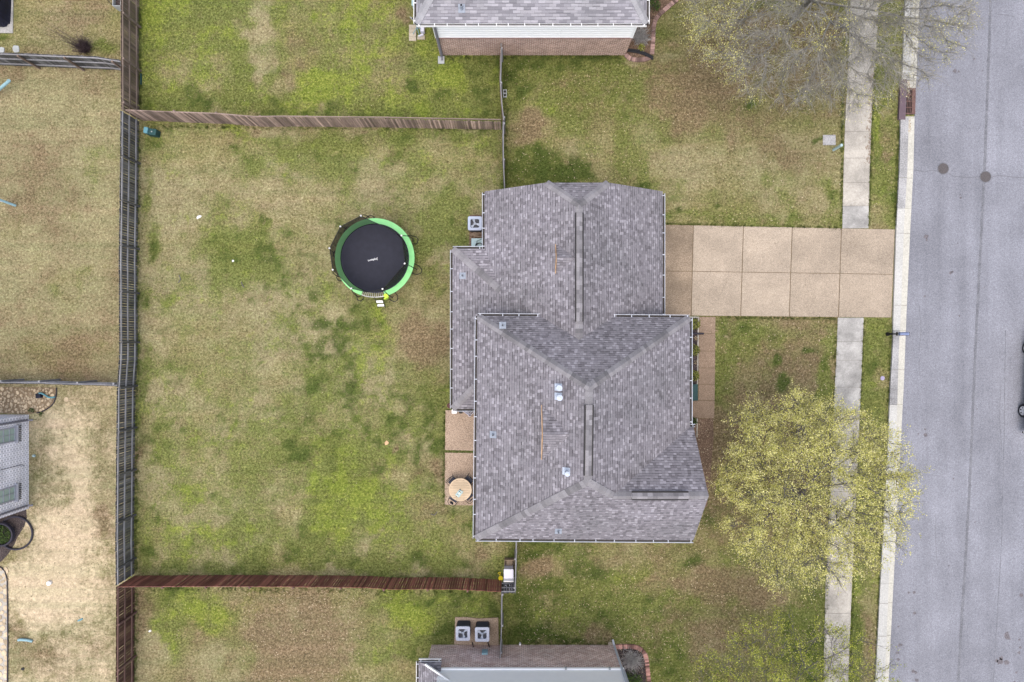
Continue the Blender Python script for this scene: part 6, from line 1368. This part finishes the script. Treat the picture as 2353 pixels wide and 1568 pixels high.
def tree(name, label, base, trunk_h, c, rad, n_attr, seed, wood_m, twig_m, leaf_m, twig_n, twig_len, twig_r, leaf_size, leaf_per, leaf_spread, leaf_keep=None, rtip=0.008, cut=None, step=0.3, lean=(0, 0), up=0.5, hollow=0.3, rmax=0.17, flat=0.5, extra=None):
    t = thing(name, label, 'tree', (base[0], base[1], 0)); r = np.random.default_rng(seed+50)
    A = crown_pts(c, rad, n_attr, seed, hollow, cut); N, par = colonise(base, trunk_h, A, step, lean=lean, seed=seed)
    V_, F, R, ch = wood_np(N, par, rtip, rmax=rmax)
    # group three- and five-sided prisms
    npmesh_mixed('trunk', V_, F, wood_m, t)
    small = np.where((R < 0.03) & (np.arange(len(N)) > 5))[0]
    pick = r.choice(small, twig_n); S = N[pick]; out = S-np.array(c)*1.0; out /= np.linalg.norm(out, axis=1)[:, None]+1e-6
    dirp = N[pick]-N[par[pick]]; dirp /= np.linalg.norm(dirp, axis=1)[:, None]+1e-6
    d = out*0.55+dirp*0.8+r.normal(0, 0.55, (twig_n, 3)); d[:, 2] += up
    TV, TF, mid, end, d2 = twigs_np(S, d, r.uniform(0.5, 1.25, twig_n)*twig_len, np.full(twig_n, twig_r)*r.uniform(0.6, 1.2, twig_n), seed)
    S2 = np.vstack([mid, end]); dd = np.vstack([d2, d2])+r.normal(0, 0.6, (2*twig_n, 3)); TV2, TF2, m2, e2, _ = twigs_np(S2, dd, r.uniform(0.4, 1, 2*twig_n)*twig_len*0.5, np.full(2*twig_n, twig_r*0.6), seed+1)
    npmesh('twigs', np.vstack([TV, TV2]), np.vstack([TF, TF2+len(TV)]), twig_m, t)
    cen = np.vstack([end, e2, m2[:len(m2)//2]])
    for k, (lm, keep, per, sz) in enumerate(leaf_m):
        m_ = keep(cen, r); cc = cen[m_]
        if len(cc) == 0: continue
        LV, LF = leaves_np(cc, sz, per, leaf_spread, flat, seed+9+k); npmesh('crown', LV, LF, lm, t)
    return t, N, R
def npmesh_mixed(name, V_, F, mat, parent): return npmesh(name, V_, F, mat, parent)

# big spring-green tree in the front yard
def keepA(c_, r):
    # thinner toward the road (east) and south
    x = (c_[:, 0]-15.0)/5.0; y = (-(c_[:, 1])-8.0)/5.0; p = 0.72-0.36*np.clip(x-0.25, 0, 1)-0.50*np.clip(y-0.1, 0, 1)+0.30*np.sin(c_[:, 0]*2.9+np.sin(c_[:, 1]*1.3))*np.cos(c_[:, 1]*2.6+c_[:, 2]*1.5)-0.28*np.exp(-((c_[:, 0]-15.6)**2+(-c_[:, 1]-8.0)**2)/2.2); return r.random(len(c_)) < p
tree('tree', 'large yellow green leafy tree between the main house and the road', (15.2, -8.7, 0), 1.7, (15.15, -7.4, 5.0), (4.75, 4.6, 2.9), 1500, 5, M['bark_dark'], M['bark_dark'],
     [(M['leaf_lime'], keepA, 9, 0.062)], 4300, 0.72, 0.008, 0.14, 4, 0.075, rtip=0.012, up=0.35)
# bare tree at the top
def keepT(c_, r):
    nz = np.sin(c_[:, 0]*1.1+1.0)*np.cos(c_[:, 1]*0.9+c_[:, 2]*0.4); p = np.where(c_[:, 0] < 11.2, 0.42+0.42*nz, 0.05+0.28*(nz > 0.66)); return r.random(len(c_)) < p
def keepB(c_, r): return r.random(len(c_)) < np.where(c_[:, 0] > 18, 0.55, 0.30)
tree('tree', 'mostly bare grey twigged tree spreading over pavement and road at top', (16.0, 18.3, 0), 2.0, (15.6, 17.3, 5.6), (7.2, 6.1, 3.1), 2400, 21, M['bark_grey'], M['twig_grey'],
     [(M['leaf_lime'], keepT, 4, 0.055), (M['leaf_tan'], keepB, 2, 0.038)], 11000, 0.75, 0.0105, 0.1, 2, 0.08, rtip=0.0095, up=0.1)
# sparse tree at the bottom
def keepC(c_, r): return r.random(len(c_)) < np.where(c_[:, 2] > 4.2, 0.8, 0.42)*np.where(np.sin(c_[:, 0]*2.3)*np.cos(c_[:, 1]*2.1) > -0.15, 1.0, 0.35)
tree('tree', 'sparse dark branched tree with bright green leaves at the bottom edge', (14.4, -20.2, 0), 1.6, (14.5, -19.3, 4.4), (6.2, 5.4, 2.8), 1300, 33, M['bark_dark'], M['bark_dark'],
     [(M['leaf_green'], keepC, 7, 0.064)], 3600, 0.6, 0.0085, 0.12, 3, 0.07, rtip=0.009, up=0.2, step=0.32)

def shrub(px, py, r, h, n, label, leaf, size=0.06, name='shrub', stem='bark_dark', zb=0.0, cat='shrub', group=None, dome=True, seed=None):
    c = W(px, py); t = thing(name, label, cat, (c.x, c.y, 0), group); rg = np.random.default_rng(seed or int(px*7+py))
    th = rg.uniform(0, 2*math.pi, n); ph = rg.uniform(0.0, 1.0, n)**0.5; z = np.sqrt(np.maximum(0, 1-ph**2))*h*rg.uniform(0.75, 1.05, n)
    P = np.stack([c.x+ph*r*np.cos(th), c.y+ph*r*np.sin(th), zb+z], 1)
    V_, F = leaves_np(P, size, 3, size*0.6, 0.6, 5); npmesh('foliage', V_, F, M[leaf], t)
    k = max(6, n//8); S = np.tile([c.x, c.y, zb], (k, 1)); E = P[:k]-S; TV, TF, *_ = twigs_np(S, E, np.linalg.norm(E, axis=1)*0.95, np.full(k, 0.008), 3); npmesh('stems', TV, TF, M[stem], t)
    return t
G = 'shrubs in the front bed'
shrub(1594.5, 745, 0.30, 0.55, 160, 'upper of three yellow green shrubs in the bed beside the path', 'leaf_shrub', 0.07, group=G)
shrub(1593.5, 805, 0.30, 0.5, 160, 'middle of three yellow green shrubs in the bed beside the path', 'leaf_shrub', 0.07, group=G)
shrub(1592.5, 863, 0.30, 0.5, 160, 'lowest of three yellow green shrubs in the bed beside the path', 'leaf_shrub', 0.07, group=G)
shrub(1598, 778, 0.10, 0.15, 20, 'small pale dried plant between the upper and middle shrubs', 'dead_leaf', 0.06); shrub(1597, 833, 0.10, 0.15, 20, 'small pale dried plant between the middle and lowest shrubs', 'dead_leaf', 0.06)
shrub(11.5, 1226, 0.56, 0.3, 420, 'bright green plants filling the small black ring planter', 'leaf_dark', 0.07, 'plants', zb=0.1, cat='plants')
ring(11.5, 1225.5, 0.64, 0.06, 0.30, 'small raised black ring planter with green plants inside', 'ring_planter', 'ddspout'); ring(11.5, 1225.5, 0.64, 0.05, 0.16, 'lower black ring stacked under the small ring planter', 'ring_planter', 'ddspout')
shrub(1473, 111, 0.2, 0.3, 60, 'small fresh green plant beside the black corrugated pipes', 'leaf_green', 0.06)
shrub(1452, 1560, 0.55, 0.45, 260, 'dark green shrub in the bed of the pale brick house', 'leaf_dark', 0.08)
shrub(75, 943, 0.14, 0.25, 50, 'small green weed at the corner of the whitewashed house', 'leaf_dark', 0.06); shrub(96, 951, 0.12, 0.15, 30, 'low green weed beside the downspout of the whitewashed house', 'leaf_dark', 0.05)
shrub(1501, 15, 0.35, 0.6, 160, 'dark green shrub beside the right wall of the red brick house', 'leaf_dark', 0.07)
def grass_clump(px, py, r, h, n, label, mat, spread=1.0, name='dry_shrub', bias=(0, 0), rad=0.012, seed=2):
    c = W(px, py); t = thing(name, label, 'shrub', (c.x, c.y, 0)); rg = np.random.default_rng(seed)
    th = rg.uniform(0, 2*math.pi, n); rr_ = rg.uniform(0, 1, n)**0.6*r*spread; S = np.stack([c.x+rg.normal(0, r*0.25, n), c.y+rg.normal(0, r*0.25, n), np.full(n, 0.02)], 1)
    D = np.stack([rr_*np.cos(th)+bias[0], rr_*np.sin(th)+bias[1], h*rg.uniform(0.5, 1.1, n)], 1)
    V_, F, m_, e_, d_ = twigs_np(S, D, np.linalg.norm(D, axis=1), np.full(n, rad), seed, 0.5)
    V2, F2, *_ = twigs_np(np.vstack([m_, e_]), np.vstack([d_, d_])+rg.normal(0, 0.7, (2*n, 3)), rg.uniform(0.1, 0.3, 2*n), np.full(2*n, rad*0.6), seed+4)
    npmesh('stems', np.vstack([V_, V2]), np.vstack([F, F2+len(V_)]), M[mat], t); return t
grass_clump(200, 113, 0.42, 0.8, 240, 'bare purple brown shrub above the grey fence in the top left lot', 'dead_twig_br', rad=0.012)
c = W(196, 116); t = thing('tall_stems', 'long thin bare stems leaning left out of the purple brown shrub', 'stems', (c.x, c.y, 0)); rg = np.random.default_rng(4); n_ = 26
D = np.stack([-rg.uniform(0.25, 0.75, n_), rg.uniform(-0.1, 0.5, n_), rg.uniform(1.4, 2.4, n_)], 1); V_, F, *_ = twigs_np(np.tile([c.x, c.y, 0.02], (n_, 1))+rg.normal(0, 0.05, (n_, 3))*[1, 1, 0], D, np.linalg.norm(D, axis=1), np.full(n_, 0.009), 6, 0.12); npmesh('stems', V_, F, M['dead_twig_br'], t)
grass_clump(1471, 88, 0.55, 0.5, 260, 'dry grey ornamental shrub in the brick edged bed at top', 'dead_twig', seed=5)
grass_clump(1480, 50, 0.35, 0.4, 120, 'dry brown stems beside the right eave of the red brick house', 'dead_twig_br', seed=6)
grass_clump(1450, 1512, 0.58, 0.5, 280, 'leafless grey shrub in the dark bed of the pale brick house', 'dead_twig', seed=8)
# weed tufts at fence feet and fallen leaves
def scatter(name, regions, size, mat, seed, z=0.02, flat=2.5):
    r = np.random.default_rng(seed); P = []
    for x0, y0, x1, y1, n in regions:
        a = r.uniform(0, 1, (n, 2)); x = x0+(x1-x0)*a[:, 0]; y = y0+(y1-y0)*a[:, 1]; P.append(np.stack([(x-1176.5)/40, -(y-784)/40, np.full(n, z)], 1))
    V_, F = leaves_np(np.vstack(P), size, 1, 0.0, flat, seed); o = npmesh(name, V_, F, mat); o['kind'] = 'stuff'; return o
scatter('fallen_leaves', [(1160, 140, 1930, 515, 1900), (1630, 735, 1920, 900, 500), (1190, 1260, 1890, 1480, 2300), (1420, 1440, 1890, 1568, 900), (560, 1355, 840, 1568, 1100), (2078, 186, 2090, 225, 120), (2080, 275, 2092, 305, 90), (1602, 965, 1650, 1240, 420), (1960, 1300, 2015, 1560, 160), (2000, 180, 2060, 500, 120), (1990, 120, 2006, 350, 60)], 0.065, M['dead_leaf'], 3, 0.035)
scatter('fallen_leaves_sparse', [(330, 290, 1150, 1310, 1500), (330, 5, 1140, 250, 900), (5, 160, 262, 870, 700), (30, 960, 260, 1560, 700), (40, 10, 270, 110, 260), (330, 1360, 1140, 1470, 500)], 0.045, M['dead_leaf'], 4, 0.02)
def tufts(name, pts, n, mat, seed, h=0.16, rr=0.06):
    r = np.random.default_rng(seed); S = []
    for (x0, y0), (x1, y1), k, wdt in pts:
        a = r.random(k); x = x0+(x1-x0)*a+r.normal(0, wdt, k); y = y0+(y1-y0)*a+r.normal(0, wdt, k); S.append(np.stack([(x-1176.5)/40, -(y-784)/40, np.zeros(k)], 1))
    S = np.vstack(S); S = np.repeat(S, n, 0); m_ = len(S); D = r.normal(0, 0.5, (m_, 3)); D[:, 2] = np.abs(D[:, 2])+0.7
    V_, F, *_ = twigs_np(S+r.normal(0, 0.03, (m_, 3))*[1, 1, 0], D, r.uniform(0.5, 1.3, m_)*h, np.full(m_, 0.010), seed, 0.4); o = npmesh(name, V_, F, mat); o['kind'] = 'stuff'; return o
tufts('grass_tufts', [((322, 20), (322, 250), 150, 2), ((320, 300), (312, 1310), 420, 2.5), ((310, 1360), (310, 1568), 120, 3), ((1162, 160), (1162, 420), 150, 3), ((330, 292), (1140, 299), 160, 2), ((330, 1322), (1140, 1326), 170, 2), ((340, 1352), (1140, 1362), 200, 3), ((1012, 133), (1430, 133), 200, 3), ((1200, 1474), (1400, 1480), 90, 3), ((1022, 945), (1020, 1160), 100, 1.5), ((2012, 130), (2002, 300), 90, 1.0), ((2002, 300), (1996, 520), 110, 1.0), ((1936, 200), (1932, 520), 140, 1.2), ((1985, 735), (1952, 1560), 260, 1.2), ((1921, 735), (1892, 1560), 220, 1.2), ((1530, 515), (1930, 524), 160, 1), ((1650, 730), (1920, 733), 110, 1), ((2064, 290), (2056, 520), 120, 1), ((2048, 740), (2010, 1560), 260, 1)], 6, plain('tuft_green', (0.10, 0.13, 0.03), 0.9, 0.4, 1.2, isl=0.4), 12, 0.13)
# small mulch pieces in the dark bed
# ------------------------------------------------------------ green bench / mat on the porch
t = thing('porch_bench', 'dark green bench on the porch beside the walkway', 'bench', W(1598, 902)); c = W(1596, 902, 0.45)
b = MB(); b.box((c.x, c.y, 0.45), (0.36, 0.92, 0.05)); b.build('seat', M['dgreen'], t)
for s in (-1, 1):
    b = MB(); b.box((c.x, c.y+s*0.4, 0.23), (0.32, 0.06, 0.42)); b.build('leg', M['dgreen'], t)
b = MB(); b.box((c.x-0.2, c.y, 0.7), (0.04, 0.92, 0.45)); b.build('backrest', M['dgreen'], t)
shrub(1592, 968, 0.2, 0.4, 60, 'small dark shrub between the porch and the wing wall', 'leaf_dark', 0.07)

# ------------------------------------------------------------ pickup truck (only its near side reaches into the picture)
def truck():
    # local frame: x to the right of the truck's left side, y forward; meshes written in world coordinates
    a = -math.atan2(0.24, 3.57); o = Vector((29.06, -(942.6-784)/40, 0)); X = Vector((math.cos(a), math.sin(a), 0)); Y = Vector((-X.y, X.x, 0)); Z = Vector((0, 0, 1)); R = Matrix((X, Y, Z)).transposed()
    T = lambda x, y, z: o+X*x+Y*y+Z*z
    t = thing('pickup_truck', 'white pickup truck parked at the right edge of the road', 'truck', T(1.0, 1.8, 0))
    Wd = 1.98; wb = 3.58
    def loft(name, secs, mat, parent=t, bev=0.03):
        b = MB(); n = len(secs[0]); vv = [T(*p) for s in secs for p in s]; ff = [(k*n+i, k*n+(i+1) % n, (k+1)*n+(i+1) % n, (k+1)*n+i) for k in range(len(secs)-1) for i in range(n)]+[tuple(range(n))[::-1], tuple((len(secs)-1)*n+i for i in range(n))]
        b.poly(vv, ff); return b.build(name, mat, parent, bevel=bev)
    def sec(y, z0, z1, in_b=0.0, in_t=0.06): return [(in_b+0.04, y, z0), (Wd-0.04-in_b, y, z0), (Wd-0.01, y, (z0+z1)/2), (Wd-in_t, y, z1), (in_t, y, z1), (0.01, y, (z0+z1)/2)]
    body = loft('body', [sec(-1.12, 0.55, 1.05), sec(-0.52, 0.55, 1.08), sec(-0.5, 0.86, 1.08), sec(0.5, 0.86, 1.08), sec(0.52, 0.40, 1.08), sec(wb-0.52, 0.40, 1.06), sec(wb-0.5, 0.86, 1.06), sec(wb+0.5, 0.86, 1.02), sec(wb+0.52, 0.45, 1.0), sec(wb+0.95, 0.5, 0.92)], M['carpaint'])
    loft('cab', [[(0.12, 0.75, 1.07), (Wd-0.12, 0.75, 1.07), (Wd-0.28, 0.85, 1.80), (0.28, 0.85, 1.80)], [(0.12, 2.45, 1.07), (Wd-0.12, 2.45, 1.07), (Wd-0.30, 2.1, 1.80), (0.30, 2.1, 1.80)], [(0.14, 2.95, 1.06), (Wd-0.14, 2.95, 1.06), (Wd-0.30, 2.2, 1.78), (0.30, 2.2, 1.78)]], M['carpaint'])
    for s, nm in ((0.16, 'side_window'), (Wd-0.16, 'side_window')):
        k = 1 if s < 1 else -1
        for y0, y1 in ((0.95, 1.55), (1.65, 2.3)):
            b = MB(); b.poly([T(s-k*0.015, y0, 1.2), T(s-k*0.015, y1, 1.2), T(s+k*0.11, y1-0.06, 1.68), T(s+k*0.11, y0+0.04, 1.68), T(s+k*0.02, y0, 1.2), T(s+k*0.02, y1, 1.2), T(s+k*0.14, y1-0.06, 1.68), T(s+k*0.14, y0+0.04, 1.68)], [(0, 1, 2, 3), (4, 5, 6, 7), (0, 4, 5, 1), (2, 6, 7, 3)]); b.build(nm, M['dglass'], t)
    b = MB(); b.face([T(0.25, 2.93, 1.12), T(Wd-0.25, 2.93, 1.12), T(Wd-0.38, 2.30, 1.74), T(0.38, 2.30, 1.74)]); b.build('windscreen', M['dglass'], t)
    b = MB(); b.box(T(Wd/2, -0.35, 1.095), (Wd-0.5, 1.4, 0.03), M=R); b.build('bed_liner', M['black'], t)
    b = MB(); b.box(T(Wd/2, -1.18, 0.60), (Wd-0.04, 0.14, 0.24), M=R); b.build('bumper', M['white'], t, bevel=0.03)
    b = MB(); b.box(T(Wd/2, -1.22, 0.42), (Wd-0.10, 0.10, 0.12), M=R); b.build('bumper_step', M['black'], t)
    b = MB(); b.box(T(Wd/2, wb+0.98, 0.6), (Wd-0.06, 0.16, 0.3), M=R); b.build('bumper', M['black'], t, bevel=0.03)
    b = MB(); b.box(T(Wd/2, wb+0.96, 0.80), (1.1, 0.06, 0.22), M=R); b.build('grille', M['black'], t)
    for s in (0.14, Wd-0.14):
        b = MB(); b.box(T(s, -1.13, 0.88), (0.16, 0.06, 0.3), M=R); b.build('taillight', M['redlamp'], t)
        b = MB(); b.box(T(s+(0.1 if s < 1 else -0.1), wb+0.95, 0.80), (0.3, 0.08, 0.16), M=R); b.build('headlight', M['glass'], t)
        b = MB(); b.box(T(-0.10 if s < 1 else Wd+0.10, 2.35, 1.2), (0.2, 0.12, 0.2), M=R); b.build('mirror', M['carpaint'], t, bevel=0.02)
    for xx, sg in ((0.0, 1), (Wd, -1)):
        for yy_ in (0.0, wb):
            # tyre: lathe round the axle
            b = MB(); n = 32; prof = [(0.0, 0.24), (-0.01, 0.33), (0.02, 0.385), (0.07, 0.40), (0.18, 0.40), (0.23, 0.385), (0.25, 0.30)]; vv = []
            for (dx, r_) in prof:
                for i in range(n): an = 2*math.pi*i/n; vv.append(T(xx+sg*(dx-0.03), yy_+r_*math.cos(an), 0.40+0.012+r_*math.sin(an)))
            b.poly(vv, [(k*n+i, k*n+(i+1) % n, (k+1)*n+(i+1) % n, (k+1)*n+i) for k in range(len(prof)-1) for i in range(n)]); w_ = b.build('wheel', M['tyre'], t, smooth=True)
            b = MB(); q = lambda r_, an, dx: T(xx+sg*dx, yy_+r_*math.cos(an), 0.412+r_*math.sin(an))
            for k in range(6):
                an = 2*math.pi*k/6+0.3; b.poly([q(0.05, an-0.9, -0.02), q(0.235, an-0.22, -0.035), q(0.235, an+0.22, -0.035), q(0.05, an+0.9, -0.02), q(0.05, an-0.9, 0.03), q(0.235, an-0.22, 0.02), q(0.235, an+0.22, 0.02), q(0.05, an+0.9, 0.03)], [(0, 1, 2, 3), (7, 6, 5, 4), (0, 4, 5, 1), (3, 2, 6, 7)])
            nn = 32; vv = [q(r_, 2*math.pi*i/nn, dx) for r_, dx in ((0.215, -0.03), (0.25, -0.035), (0.25, 0.0)) for i in range(nn)]; b.poly(vv, [(k*nn+i, k*nn+(i+1) % nn, (k+1)*nn+(i+1) % nn, (k+1)*nn+i) for k in range(2) for i in range(nn)])
            vv = [q(0.07, 2*math.pi*i/nn, -0.045) for i in range(nn)]; b.poly(vv, [tuple(range(nn))]); b.build('rim', M['rim'], w_)
            b = MB(); vv = [q(0.24, 2*math.pi*i/nn, 0.04) for i in range(nn)]; b.poly(vv, [tuple(range(nn))]); b.build('brake_disc', M['ac_side'], w_)
    return t
truck()
